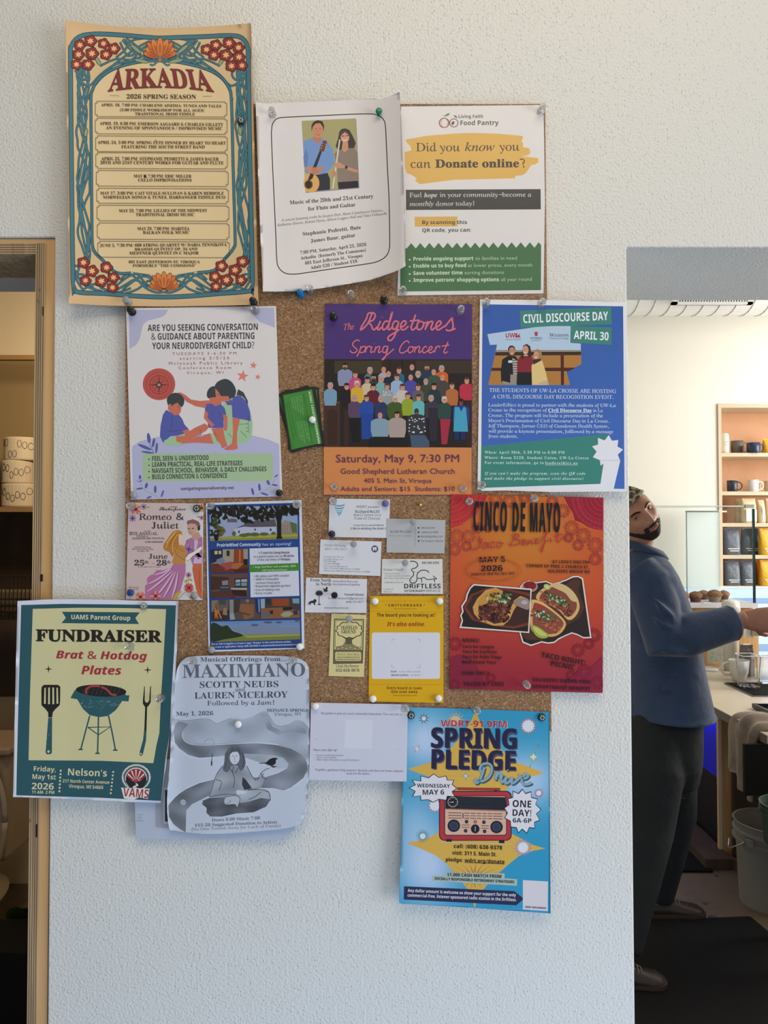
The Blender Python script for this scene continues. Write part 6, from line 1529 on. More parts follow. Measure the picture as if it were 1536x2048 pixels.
    s.txt('Musical Offerings from...', 568, 135, 1265, 130, 36, '4c515b', 'B', 0, res=3); s.txt('MAXIMIANO', 424, 266, 1416, 252, 106, '5b616b', 'B', 0, res=4)
    s.txt('SCOTTY NEUBS', 564, 346, 1200, 340, 50, g, 'B', 0, res=3); s.txt('and', 852, 375, 932, 373, 32, g, 'u', 0.003); s.txt('LAUREN MCELROY', 522, 434, 1275, 424, 50, g, 'B', 0, res=3); s.txt('Followed by a Jam!', 624, 488, 1165, 482, 36, g, 'u', .004)
    s.txt('May 1, 2026', 374, 572, 672, 567, 32, g, 'B', 0); s.txt('DEFIANCE SPRINGS', 1108, 540, 1436, 540, 24, g, 'B', 0); s.txt('Viroqua, WI', 1165, 572, 1382, 570, 24, '5a5f69', 'u', .003)
    s.v(260, 1460, 4.042)
    s.txt('Doors 6:00 Music 7:00', 662, 740, 1052, 722, 24, '5a5f69', 'B', 0); s.txt('$15-20 Suggested Donation to Artists', 525, 783, 1190, 755, 24, '5a5f69', 'B', 0); s.txt('(No One Turned Away for Lack of Funds)', 498, 814, 1218, 783, 22, '777c88', 'u', 0.003)
    s.flush()


watercolour()


# ---- 20 garden sheet, 21 pledge drive poster
def garden():
    s = Sheet([(622, 1405), (816, 1409), (813, 1563), (618, 1560)], 0.0142, 'white landscape seed garden sheet with a few lines of text', col='bfc0d0', cat='notice', name='notice', thick=0.0004)
    s.v(610, 1390, 6.982).part('printed_text'); k = '2f3038'
    s.poly([(565, 348), (948, 352), (932, 750), (548, 742)], 'c6c9d6')
    s.txt('My garden is part of a seed community innovation. You can join to:', 222, 268, 1365, 284, 32, k, 'u', .004); s.txt('Once you sign up:', 118, 782, 456, 782, 34, k, 'u', .004)
    s.lines([('Receive a small trial seed pack', 162, 850, 536, 852, 22), ('Grow it in your garden', 162, 882, 444, 882, 22), ('Share simple observations on growth and flavor', 162, 912, 758, 920, 22), ('Together, gardeners help preserve diversity and discover better adapted', 136, 1056, 1370, 1076, 30), ('seeds for the future.', 578, 1108, 912, 1112, 30)], k, 'u', .004)
    for y in (836, 868, 900): s.line([(128, y), (134, y + 6), (140, y)], 3, k)
    s.part('pin_holes')
    for x, y in ((268, 165), (704, 148), (392, 350), (140, 618), (168, 618), (1305, 762), (103, 998), (130, 1168), (1385, 1178), (1278, 176)): s.ell(x, y, 5, 5, '6b6c78', n=7)
    s.flush()


garden()


def pledge():
    dep = (lambda x: 0.0116 + 0 * x, lambda y: 0.008 * np.clip((y - 1480) / 340, 0, 1))
    def bg(x, y):
        a = math.exp(-(((x - 850) / 60) ** 2 + ((y - 1480) / 60) ** 2)) + math.exp(-(((x - 1050) / 75) ** 2 + ((y - 1560) / 60) ** 2)) * .95 + math.exp(-(((x - 855) / 65) ** 2 + ((y - 1735) / 75) ** 2)) + .5 * math.exp(-(((x - 830) / 50) ** 2 + ((y - 1640) / 60) ** 2))
        return mixc('2d8cb4', 'aec0dc', a)
    s = Sheet([(808, 1414), (950, 1418), (1099, 1424), (1100, 1620), (1101, 1827), (950, 1816), (798, 1807), (804, 1600)], dep, 'bright blue radio pledge drive poster with red radio and yellow starburst', col=bg, curved=True, grid=8, gloss=True)
    s.v(790, 1400, 4.6545).part('printed_background')
    O = 837.8
    L = lambda P: [(x, y + O) for x, y in P]
    ye = 'c9a24a'
    s.poly([(750, 98), (790, 200), (850, 310), (950, 420), (1040, 510), (1160, 590), (1280, 635), (1388, 680), (1300, 705), (1180, 735), (1080, 790), (990, 870)] + L([(1080, 405), (1180, 455), (1280, 510), (1400, 545), (1290, 565), (1160, 610), (1060, 690), (960, 780), (880, 860), (800, 950), (760, 1040), (740, 1100), (725, 1040), (690, 940), (600, 830), (480, 690), (380, 610), (240, 545), (105, 493), (220, 470), (320, 440), (400, 400)]) + [(440, 900), (420, 800), (330, 720), (120, 642), (300, 590), (420, 530), (520, 450), (640, 300), (710, 190)], ye)
    s.part('printed_picture')
    s.star(562, 190, 90, 40, 14, 'b39a78', 6); s.ell(562, 190, 46, 38, 'c0b090')
    for x, y, r1, r2, n, c, ci, ri in ((268, 172, 58, 22, 9, '4a6a78', 'c8ccd4', 18), (1240, 242, 84, 50, 16, 'b8574e', 'cdcfda', 50), (1338, 866, 46, 26, 14, 'b8444e', 'd0d2dc', 22), (258, 430 + O, 76, 26, 18, '257a8c', 'd0d2dc', 24), (1192, 535 + O, 92, 46, 15, '8c7cb8', 'd0d2dc', 44), (372, 145 + O, 80, 40, 12, 'b8786a', 'cdcfda', 44)):
        s.star(x, y, r1, r2, n, c); s.star(x, y, ri * 1.35, ri * .95, n, ci)
    s.star(205, 455, 46, 12, 4, 'b48a9c', 15, shear=-.4); s.star(205, 455, 24, 12, 4, 'd0c8d0', 15)
    s.line([(1335, 420), (1300, 510), (1338, 556), (1290, 560), (1250, 632), (1282, 555), (1240, 516), (1300, 505)], 5, '9aa84a', closed=True); s.star(1288, 530, 34, 16, 4, 'cdd2c8')
    s.star(658, 708, 44, 12, 4, '6f86b8'); s.star(658, 708, 20, 9, 4, 'd0d2dc'); s.line([(480, 705), (760, 712)], 2, 'a8926a')
    # rays at the foot
    for a in range(-80, 81, 14):
        s.poly([(738 - 8, 815 + O), (738 + 440 * math.sin(R(a)) * (.5 + .5 * abs(a) / 80), 815 + O - 130 * math.cos(R(a)) - 10), (738 + 8, 815 + O)], 'b0603c'); s.poly([(738 - 6, 815 + O), (738 + 400 * math.sin(R(a)) * (.5 + .5 * abs(a) / 80), 815 + O + 110 * math.cos(R(a))), (738 + 6, 815 + O)], 'b0603c')
    s.star(738, 815 + O, 100, 20, 8, 'c07a44'); s.star(738, 815 + O, 60, 14, 8, 'd6d0cc')
    s.poly(L([(345, 798), (470, 798), (470, 768), (1020, 776), (1020, 822), (1138, 830), (1135, 892), (345, 845)]), '9fb0a8')
    s.poly(L([(84, 896), (1110, 942), (1200, 1012), (1130, 1073), (82, 1020)]), '27284a')
    s.poly([(x, y + O) for x, y in [(1190, 838), (1425, 852), (1422, 1128), (1190, 1112)]], 'c9c4cc')
    # radio
    rd = 'a8343c'; nv = '1c1e2c'; pk = 'c9a48f'
    s.line([(580, 826), (980, 832)], 24, nv); s.line([(580, 826), (980, 832)], 15, rd); s.rect(925, 838, 950, 866, nv)
    s.poly(rrect(410, 846, 1086, 1300 + 10, 50), nv); s.poly(rrect(418, 854, 1078, 1303, 46), rd)
    s.poly(rrect(458, 890, 1040, 1262, 24), nv); s.poly(rrect(466, 896, 1034, 1255, 20), pk)
    s.poly([(486, 895), (1032, 905), (1036, 1028), (468, 1010), (468, 905)], '1e2029')
    for i in range(40): s.line([(590 + i * 11, 902 + i * .2), (560 + i * 11 + 36, 1014 + i * .3)], 2, '2e3440'); s.line([(600 + i * 11, 1014 + i * .3), (570 + i * 11 + 40, 904)], 2, '2e3440')
    s.line([(468, 1014), (1036, 1034)], 6, 'a04a40')
    s.ell(538, 950, 48, 48, 'b8b09c'); s.ell(538, 950, 43, 43, nv); s.line([(512, 952), (540, 950)], 5, 'c8c4b8'); s.ell(540, 950, 6, 6, 'c8c4b8', n=8)
    for a in range(0, 360, 45): s.ell(538 + 33 * math.cos(R(a)), 950 + 33 * math.sin(R(a)), 3, 3, 'b8b09c', n=6)
    for i in range(3):
        for x0, x1 in ((498, 618), (645, 692), (702, 752), (762, 803), (814, 855), (864, 905), (914, 1000)): s.line(L([(x0, 212 + i * 24 + (x0 - 500) * .02), (x1, 212 + i * 24 + (x1 - 500) * .02)]), 5, nv)
    s.line(L([(633, 214), (633, 264)]), 7, nv)
    for x, y in ((548, 333), (946, 345)): s.ell(x, y + O, 58, 58, nv, n=26); s.ell(x, y + O, 42, 42, '3b4058', n=22); s.ell(x, y + O, 30, 30, '30344a', n=20)
    s.ell(747, 362 + O, 40, 42, nv); s.line(L([(747, 340), (747, 384)]), 6, 'b8b09c')
    for x, y in ((667, 295), (828, 300), (658, 380), (835, 385)): s.ell(x, y + O, 16, 17, nv); s.ell(x, y + O, 7, 7, '454a60', n=8)
    s.ell(748, 297 + O, 15, 15, '8c3a38'); s.ell(748, 297 + O, 6, 6, 'c8a8a0', n=8)
    for x0, x1, y in ((620, 695, 326), (620, 695, 348), (800, 875, 332), (800, 875, 355)): s.line(L([(x0, y), (x1, y + 2)]), 4, nv)
    for x in (503, 994): s.rect(x - 25, 458 + O + (x > 700) * 12, x + 25, 484 + O + (x > 700) * 18, nv)
    s.poly(L([(420, 480), (1090, 498), (1090, 508), (420, 490)]), 'c9b08c')
    # starburst labels
    def burst(P, cx, cy):
        s.poly(P, nv); s.poly([(cx + (x - cx) * .955, cy + (y - cy) * .95) for x, y in P], 'd0ced6')
    burst([(128, 818), (188, 790), (158, 745), (240, 755), (238, 705), (312, 725), (360, 685), (410, 720), (478, 705), (490, 745), (552, 745), (535, 785), (580, 822), (535, 855), (560, 900), (490, 895), (480, 935), (410, 925), (355, 955), (310, 930), (240, 935), (235, 892), (160, 900), (185, 850)], 355, 820)
    burst([(1186, 826), (1215, 868), (1268, 850), (1272, 905), (1330, 918), (1312, 970), (1362, 1020), (1318, 1060), (1350, 1122), (1300, 1140), (1302, 1198), (1252, 1190), (1228, 1245), (1185, 1205), (1148, 1240), (1130, 1192), (1076, 1186), (1072, 1130), (1018, 1100), (1045, 1052), (1014, 1005), (1060, 975), (1050, 915), (1095, 905), (1098, 845), (1150, 868)], 1186, 1035)
    s.part('printed_text')
    s.txt('WDRT-91.9FM', 420, 248, 1045, 258, 64, 'd0ccd4', 'b', 0); s.txt('WDRT-91.9FM', 424, 246, 1041, 256, 60, 'b02c38', 'b', 0)
    sh = '4a4466'
    for q in (12, 8, 4):
        s.txt('SPRING', 342 + q, 440 + q, 1130 + q, 452 + q, 172, sh, 'b', 0, res=3); s.txt('PLEDGE', 346 + q, 636 + q, 1120 + q, 652 + q, 166, sh, 'b', 0, res=3)
    for q in (-5, 0, 5): s.txt('SPRING', 340 + q, 442, 1128 + q, 454, 186, '23213f', 'b', 0, res=4); s.txt('PLEDGE', 344 + q, 638, 1118 + q, 654, 180, '23213f', 'b', 0, res=4)
    D = [[(830, 625), (815, 680), (790, 740), (760, 772), (742, 755), (765, 738), (810, 755), (870, 720), (900, 660), (890, 605), (850, 590), (805, 605), (790, 650), (810, 670)], [(950, 665), (935, 745)], [(935, 730), (965, 680), (985, 690), (975, 720)], [(1000, 690), (985, 745), (1000, 765), (1040, 715)], [(1045, 650), (1050, 656)], [(1040, 715), (1025, 765), (1050, 772), (1095, 715)], [(1095, 715), (1085, 770), (1110, 768), (1165, 715), (1150, 690)], [(1165, 715), (1210, 730), (1240, 705), (1215, 690), (1180, 740), (1200, 785), (1250, 780), (1270, 765)]]
    for P in D: s.line([(x + 12, y + 12) for x, y in P], 24, '3f5266', sm=5)
    for P in D: s.line(P, 22, '7d9fae', sm=5)
    k = '1e1c2a'
    s.txt('WEDNESDAY', 205, 812, 512, 818, 34, k, 'b'); s.txt('MAY 6', 258, 882, 458, 880, 46, k, 'b'); s.txt('ONE', 1094, 995, 1268, 1002, 64, k, 'b'); s.txt('DAY!', 1094, 1078, 1268, 1084, 60, k, 'b'); s.txt('6A-6P', 1096, 1140, 1270, 1145, 42, k, 'b')
    s.v(790, 1580, 4.6545); k = '27241f'
    s.txt('call: (608) 638-9378', 548, 540, 998, 556, 36, k, 'b'); s.txt('visit: 311 S. Main St.', 532, 602, 946, 618, 36, k, 'b'); s.txt('pledge: wdrt.org/donate', 474, 664, 1020, 686, 34, k, 'b'); s.line([(646, 674), (1020, 690)], 4, k)
    s.txt('$1,000 CASH MATCH FROM', 488, 802, 990, 820, 30, k, 'b'); s.txt('SOCIALLY RESPONSIBLE RETIREMENT STRATEGIES', 370, 835, 1110, 868, 24, k, 'b')
    s.txt('Any dollar amount is welcome so show your support for the only', 118, 948, 1125, 992, 28, 'd0d0dc', 'b'); s.txt('commercial-free, listener-sponsored radio station in the Driftless.', 116, 992, 1130, 1036, 28, 'd0d0dc', 'b'); s.txt('WDRT.ORG/DONATE', 1212, 1096, 1406, 1108, 15, k, 'b')
    s.flush()


pledge()


# ---------------------------------------------------------------- push pins
def clear_plastic(name, col, tr=0.9):
    m = mat(name, col, 0.06, trans=tr, ior=1.4); return m


PM = {'black': mat('black pin plastic', (0.012, 0.012, 0.014), 0.25), 'green': mat('green pin plastic', (0.0, 0.16, 0.08), 0.25), 'blue': mat('blue pin plastic', (0.0, 0.14, 0.42), 0.25), 'navy': mat('navy pin plastic', (0.012, 0.016, 0.05), 0.25),
      'clear': clear_plastic('clear pin plastic', (0.9, 0.9, 0.9)), 'white': mat('white pin plastic', (0.78, 0.78, 0.78), 0.3), 'grey': mat('grey pin plastic', (0.30, 0.30, 0.31), 0.35), 'violet': mat('violet pin plastic', (0.13, 0.12, 0.32), 0.35),
      'yellow': mat('yellow pin plastic', (0.75, 0.66, 0.05), 0.35), 'patterned': mat('patterned metal', (0.03, 0.05, 0.045), 0.35, metal=0.4), 'deepblue': mat('deep blue pin plastic', (0.01, 0.05, 0.22), 0.25)}
M_STEEL = mat('steel needle', (0.6, 0.6, 0.6), 0.25, metal=1.0)
M_PALE = mat('pale enamel', (0.55, 0.56, 0.48), 0.4)
PROF = {'push': [(0, 0), (5.6, 0), (5.9, .5), (5.6, 1.4), (3.0, 2.2), (2.3, 3.2), (2.4, 8), (3.0, 9.5), (4.6, 10.4), (4.9, 11.2), (4.6, 12.4), (3.6, 12.9), (0, 13)],
        'map': [(0, 2.2), (1.6, 2.2), (1.9, 3.0), (2.2, 8.0), (3.6, 9.2), (4.6, 10.4), (4.8, 12.2), (4.5, 13.4), (3.2, 14.0), (0, 14.1)],
        'ball': [(0, 0), (4.4, 0), (5.0, 1.2), (5.0, 3.5), (4.4, 5.0), (2.8, 6.0), (0, 6.3)],
        'cap': [(0, 0), (5.2, 0), (5.6, .8), (5.4, 2.2), (4.4, 3.4), (2.0, 4.2), (0, 4.3)],
        'small': [(0, 0), (1.6, 0), (1.9, 1.5), (1.9, 3.5), (1.2, 4.6), (0, 4.8)]}


def pin(px, py, kind, col, label, d, group=None, tilt=(0, 0)):
    p = onwall([(px, py)], d)[0]
    r = thing('push_pin', label, 'push pin', tuple(p), group)
    prof = [(a / 1000, b / 1000) for a, b in PROF[kind]]
    v, f = lathe(prof, (0, 0, 0), 22, 'y')
    v = [(x + tilt[0] * -y, y, z + tilt[1] * -y) for x, y, z in v]
    V = [(x + p[0], y + p[1], z + p[2]) for x, y, z in v]
    mesh_obj('pin_head', (V, f), PM[col], r, smooth=True).modifiers.new('e', 'EDGE_SPLIT').split_angle = R(50)
    mesh_obj('needle', lathe([(0.0005, -0.006), (0.0005, prof[-1][1] * 0.6)], tuple(p), 6, 'y'), M_STEEL, r)
    if kind == 'cap':
        for k in range(6):
            a = k * PI / 3
            mesh_obj('spoke', bx(p[0] - .0004 + .0026 * math.cos(a), p[0] + .0009 + .0026 * math.cos(a), p[1] - .0046, p[1] - .0036, p[2] - .0009 + .0026 * math.sin(a), p[2] + .0009 + .0026 * math.sin(a)), M_PALE, r)
    return r


pins = [
    (545, 229, 'push', 'clear', 'clear push pin, top left of the flute concert sheet', .0152),
    (758, 231, 'push', 'green', 'dark green push pin on the flute concert sheet', .0157),
    (1082, 222, 'push', 'clear', 'clear push pin in the top right corner of the food pantry sheet', .0126),
    (806, 583, 'push', 'clear', 'clear push pin in the bottom left corner of the food pantry sheet', .0126),
    (483, 243, 'cap', 'patterned', 'small flower-patterned pin on the right vine border of the tall music poster', .0192),
    (257, 604, 'push', 'grey', 'translucent grey push pin at the foot of the tall music poster', .0138),
    (508, 605, 'push', 'black', 'black push pin in the bottom right corner of the tall music poster', .0213),
    (265, 624, 'push', 'black', 'black push pin in the top left corner of the lilac parenting flyer', .0118),
    (511, 622, 'push', 'clear', 'clear push pin in the top right corner of the lilac parenting flyer', .0118),
    (268, 990, 'ball', 'grey', 'grey round pin in the bottom left corner of the lilac parenting flyer', .0118),
    (559, 986, 'ball', 'black', 'black round pin in the bottom right corner of the lilac parenting flyer', .0118),
    (602, 589, 'push', 'blue', 'bright blue push pin in bare cork below the flute sheet', .0102),
    (621, 581, 'push', 'clear', 'clear push pin in bare cork just right of the blue pin', .0102),
    (702, 591, 'push', 'clear', 'clear push pin in bare cork between blue pin and black pin', .0102),
    (768, 601, 'push', 'black', 'black push pin in bare cork just above the purple choir poster', .0102),
    (667, 634, 'push', 'black', 'black push pin in the top left corner of the purple choir poster', .0118),
    (921, 621, 'push', 'clear', 'clear push pin in the top right corner of the purple choir poster', .0118),
    (669, 974, 'push', 'clear', 'clear push pin in the bottom left corner of the orange choir panel', .0118),
    (925, 977, 'push', 'clear', 'clear push pin in the bottom right corner of the orange choir panel', .0118),
    (972, 607, 'push', 'clear', 'clear push pin at the top left of the blue discourse poster', .0120),
    (1083, 607, 'push', 'clear', 'clear push pin at the top middle of the blue discourse poster', .0120),
    (963, 970, 'push', 'clear', 'clear push pin in the bottom left corner of the blue discourse poster', .0120),
    (625, 840, 'ball', 'white', 'white round pin on the stack of green business cards', .0136),
    (264, 1012, 'push', 'clear', 'clear push pin in the top left corner of the pink theatre flyer', .0116),
    (394, 1017, 'cap', 'patterned', 'dark flower-patterned pin in the top right corner of the pink theatre flyer', .0116),
    (262, 1185, 'ball', 'deepblue', 'deep blue round pin in the bottom left corner of the pink theatre flyer', .0116),
    (390, 1190, 'ball', 'grey', 'grey round pin in the bottom right corner of the pink theatre flyer', .0116),
    (422, 1012, 'push', 'clear', 'clear push pin in the top left corner of the blue co-living flyer', .0116),
    (594, 1010, 'push', 'clear', 'clear push pin in the top right corner of the blue co-living flyer', .0116),
    (424, 1299, 'ball', 'grey', 'grey round pin in the bottom left corner of the blue co-living flyer', .0116),
    (600, 1293, 'ball', 'white', 'white round pin in the bottom right corner of the blue co-living flyer', .0116),
    (666, 1002, 'push', 'clear', 'clear push pin in the top left corner of the spiral logo card', .0117),
    (771, 1007, 'ball', 'violet', 'violet round pin in the top right corner of the spiral logo card', .0117),
    (664, 1068, 'ball', 'navy', 'dark navy round pin in the bottom left corner of the spiral logo card', .0117),
    (841, 1010, 'small', 'yellow', 'tiny yellow pin in bare cork right of the business cards', .0102),
    (826, 1044, 'map', 'grey', 'long grey pin at the top of the grey ruled business card', .0122),
    (708, 1088, 'map', 'grey', 'long grey pin at the top of the white card with tooth emblem', .0117),
    (810, 1125, 'map', 'grey', 'long grey pin at the top of the veterinary card', .0117),
    (670, 1189, 'map', 'black', 'long black pin in the middle of the palm tree travel card', .0117),
    (699, 1235, 'map', 'grey', 'long grey pin at the top of the pale yellow tree card', .0117),
    (750, 1202, 'ball', 'white', 'white round pin, top left corner of the yellow notice', .0118),
    (879, 1202, 'ball', 'white', 'white round pin, top right corner of the yellow notice', .0118),
    (746, 1397, 'ball', 'white', 'white round pin, bottom left corner of the yellow notice', .0118),
    (877, 1396, 'ball', 'white', 'white round pin, bottom right corner of the yellow notice', .0118),
    (938, 1003, 'push', 'clear', 'clear push pin at the top left of the taco poster', .0124),
    (1067, 997, 'push', 'clear', 'clear push pin at the top middle of the taco poster', .0124),
    (1052, 1368, 'push', 'clear', 'clear push pin at the bottom middle of the taco poster', .0124),
    (288, 1212, 'cap', 'clear', 'clear cap pin at the top right of the teal fundraiser poster', .0140),
    (262, 1293, 'push', 'clear', 'clear push pin above the red lettering of the fundraiser poster', .0140),
    (323, 1396, 'push', 'clear', 'clear push pin beside the drawn fork of the fundraiser poster', .0140),
    (387, 1322, 'push', 'clear', 'clear push pin at the top left of the grey watercolour poster', .0152),
    (586, 1320, 'push', 'clear', 'clear push pin at the top right of the grey watercolour poster', .0152),
    (477, 1448, 'ball', 'white', 'white round pin in the middle of the grey watercolour poster', .0154),
    (631, 1412, 'ball', 'white', 'white round pin in the top left corner of the seed garden sheet', .0146),
    (811, 1416, 'push', 'clear', 'clear push pin in the top right corner of the seed garden sheet', .0146),
    (822, 1430, 'cap', 'patterned', 'dark patterned cap pin in the top left corner of the pledge poster', .0120),
    (1083, 1434, 'cap', 'patterned', 'dark patterned cap pin in the top right corner of the pledge poster', .0120),
    (953, 1419, 'push', 'clear', 'clear push pin at the top middle of the pledge poster', .0120),
]
for a in pins:
    pin(a[0], a[1], a[2], a[3], a[4], a[5], group='pins in the cork board')


# ================================================================ cafe seen through the right-hand opening
def wx(px, Z): return W(px, 1024, Z)[0]
def wz(py, Z): return W(768, py, Z)[2]


# ventilation duct under the ceiling
dz = 3.385
dy = 4.02
du = thing('ventilation_duct', 'white round spiral duct running under the ceiling of the cafe', 'duct', (2.6, dy, dz))
mesh_obj('duct_pipe', lathe([(0.19, -2.5), (0.19, 2.0)], (2.6, dy, dz), 40, 'x'), M_WHITE, du, smooth=False)
M_SEAM = mat('duct seam', (0.55, 0.57, 0.57), 0.45)
for i in range(34):
    x = 1.35 + i * 0.112
    ring = []
    for k in range(25):
        a = 2 * PI * k / 24
        ring.append((x + 0.03 * math.sin(a / 2) * 1.5, dy + 0.191 * math.cos(a), dz + 0.191 * math.sin(a)))
    mesh_obj('seam', sweep(ring, 0.004, 5), M_SEAM, du)
ve = thing('air_vent', 'white air grille with dark louvres on the underside of the duct', 'vent', (2.35, dy - 0.19, 3.27))
x0, x1 = wx(1347, 4.90), wx(1509, 4.90)
yv = dy - 0.215
zt, zb = wz(594, 4.9), wz(609, 4.9)
mesh_obj('frame', join(bx(x0, x1, yv, yv + 0.03, zb, zb + 0.014), bx(x0, x1, yv, yv + 0.03, zt + 0.02, zt + 0.034), bx(x0, x0 + 0.035, yv, yv + 0.03, zb, zt + 0.034), bx(x1 - 0.035, x1, yv, yv + 0.03, zb, zt + 0.034)), M_WHITE, ve)
mesh_obj('backing', bx(x0 + .01, x1 - .01, yv + 0.024, yv + 0.032, zb, zt + 0.03), M_BLACK, ve)
nlv = 26
for i in range(nlv):
    x = x0 + 0.035 + (x1 - x0 - 0.07) * (i + .5) / nlv
    mesh_obj('louvre', bx(x - 0.004, x + 0.004, yv + 0.004, yv + 0.024, zb + 0.012, zt + 0.024), M_WHITE, ve)

# built-in shelf unit in the back wall
Zs = 5.6
ys = Zs - 1.08
sl = wx(1437, Zs); sr = sl + 1.06; stz = wz(808, Zs)
sh = thing('wall_shelf', 'tall birch plywood shelf unit recessed in the cream back wall', 'shelf', (sl, ys, 1.0))
t = 0.024
mesh_obj('side_panel', bx(sl, sl + t, ys - 0.012, ys + 0.30, 1.02, stz), M_PLYL, sh)
mesh_obj('side_panel', bx(sr - t, sr, ys - 0.012, ys + 0.30, 1.02, stz), M_PLYL, sh)
mesh_obj('top_panel', bx(sl + t, sr - t, ys - 0.012, ys + 0.30, stz - 0.03, stz), M_PLYL, sh)
mesh_obj('back_panel', bx(sl + t, sr - t, ys + 0.28, ys + 0.30, 1.02, stz - 0.03), M_PLYBACK, sh)
shz = []
for i, py in enumerate((906, 983, 1046, 1110, 1172)):
    z = wz(py, Zs); shz.append(z)
    mesh_obj('shelf_board', bx(sl + t, sr - t, ys - 0.008, ys + 0.28, z - 0.028, z), M_PLYL, sh)

yi = ys + 0.05      # items stand just behind the shelf front
Zi = yi + 1.08


def mug(name, label, px0, px1, pyt, z0, m, handle=1, Zm=None, rim=None, group=None, col_in=None, flare=1.0):
    Z = Zm or Zi
    r = (wx(px1, Z) - wx(px0, Z)) / 2; cx = (wx(px1, Z) + wx(px0, Z)) / 2; cy = Z - 1.08; h = wz(pyt, Z) - z0
    o = thing(name, label, 'mug', (cx, cy, z0), group)
    prof = [(0.0, 0), (r * .86 / flare, 0), (r * .95 / flare, h * .06), (r, h * .5), (r, h), (r * .93, h), (r * .90, h * .5), (r * .8, h * .1), (0, h * .08)]
    mesh_obj('body', lathe(prof, (cx, cy, z0), 28), m, o, smooth=True)
    if handle:
        s = handle
        P = [(cx + s * r * .9, cy, z0 + h * .82), (cx + s * (r + h * .20), cy, z0 + h * .86), (cx + s * (r + h * .42), cy, z0 + h * .62), (cx + s * (r + h * .38), cy, z0 + h * .34), (cx + s * (r + h * .15), cy, z0 + h * .18), (cx + s * r * .9, cy, z0 + h * .2)]
        mesh_obj('handle', sweep(catmull(P, 4), h * .055, 8, up=(0, 1, 0)), m, o, smooth=True)
    if rim:
        mesh_obj('rim', lathe([(r * .92, h * .985), (r * 1.02, h * .985), (r * 1.02, h * 1.02), (r * .92, h * 1.02)], (cx, cy, z0), 28), rim, o, smooth=True)
    return o


M_CREAM = mat('cream ceramic', (0.80, 0.74, 0.62), 0.3)
M_TAUPE = mat('taupe ceramic', (0.16, 0.14, 0.12), 0.3)
M_NAVYC = mat('navy ceramic', (0.022, 0.04, 0.10), 0.25)
M_ENAM = mat('charcoal enamel', (0.03, 0.035, 0.05), 0.25)
M_WENAM = mat('white enamel', (0.82, 0.80, 0.76), 0.25)
M_YEL = mat('golden yellow foil', (0.75, 0.42, 0.03), 0.4, bump=(25, 0.6, 0.01))
M_ORG = mat('orange foil', (0.72, 0.20, 0.02), 0.4, bump=(25, 0.6, 0.01))
M_SLATE = mat('slate grey foil', (0.085, 0.10, 0.145), 0.28, bump=(22, 0.6, 0.01))
M_KRAFT = mat('cream kraft paper', (0.74, 0.60, 0.38), 0.55, bump=(30, 0.5, 0.01))
M_LABEL = mat('white label', (0.80, 0.78, 0.72), 0.5)
M_INK = mat('dark print', (0.05, 0.05, 0.06), 0.5)
M_GREYL = mat('grey print', (0.45, 0.45, 0.45), 0.5)

mug('mug', 'taupe mug with handle to the right, top shelf, left of the navy mug', 1464, 1488, 882, shz[0], M_TAUPE, Zm=Zi + .07)
mug('mug', 'navy blue mug with large handle, top shelf, right of the taupe mug', 1496, 1521, 886, shz[0], M_NAVYC, Zm=Zi - .035)
mug('mug', 'charcoal enamel mug alone at the left of the second shelf', 1455, 1475, 961, shz[1], M_ENAM, rim=mat('pale rim', (0.5, 0.5, 0.5), 0.3))
mug('mug', 'white enamel mug with small dark print on the second shelf', 1497, 1517, 960, shz[1], M_WENAM, Zm=Zi - 0.01)
o = mug('mug', 'cream mug half hidden at the right end of the second shelf', 1530, 1550, 962, shz[1], M_KRAFT, handle=-1, Zm=Zi + .10)
# tumbler and dark jar
cx = wx(1449, Zi)
tb = thing('tumbler', 'cream tumbler with round printed emblem at the left end of the top shelf', 'tumbler', (cx, yi, shz[0]))
mesh_obj('body', lathe([(0, 0), (.031, 0), (.034, .02), (.034, .125), (.031, .145), (.022, .155), (0, .156)], (cx, yi - .01, shz[0]), 24), M_CREAM, tb, smooth=True)
em = []
for k in range(13): a = 2 * PI * k / 12; em.append((cx + .012 * math.cos(a), yi - .0455, shz[0] + .075 + .014 * math.sin(a)))
mesh_obj('emblem', sweep(em, .0012, 5), M_GREYL, tb)
jx = wx(1461, Zi + .06)
tag(mesh_obj('jar', lathe([(0, 0), (.03, 0), (.032, .06), (.03, .10), (.016, .13), (0, .132)], (jx - .004, yi + .16, shz[0]), 20), M_INK, smooth=True), 'narrow black jar behind the cream tumbler on the top shelf', 'jar')


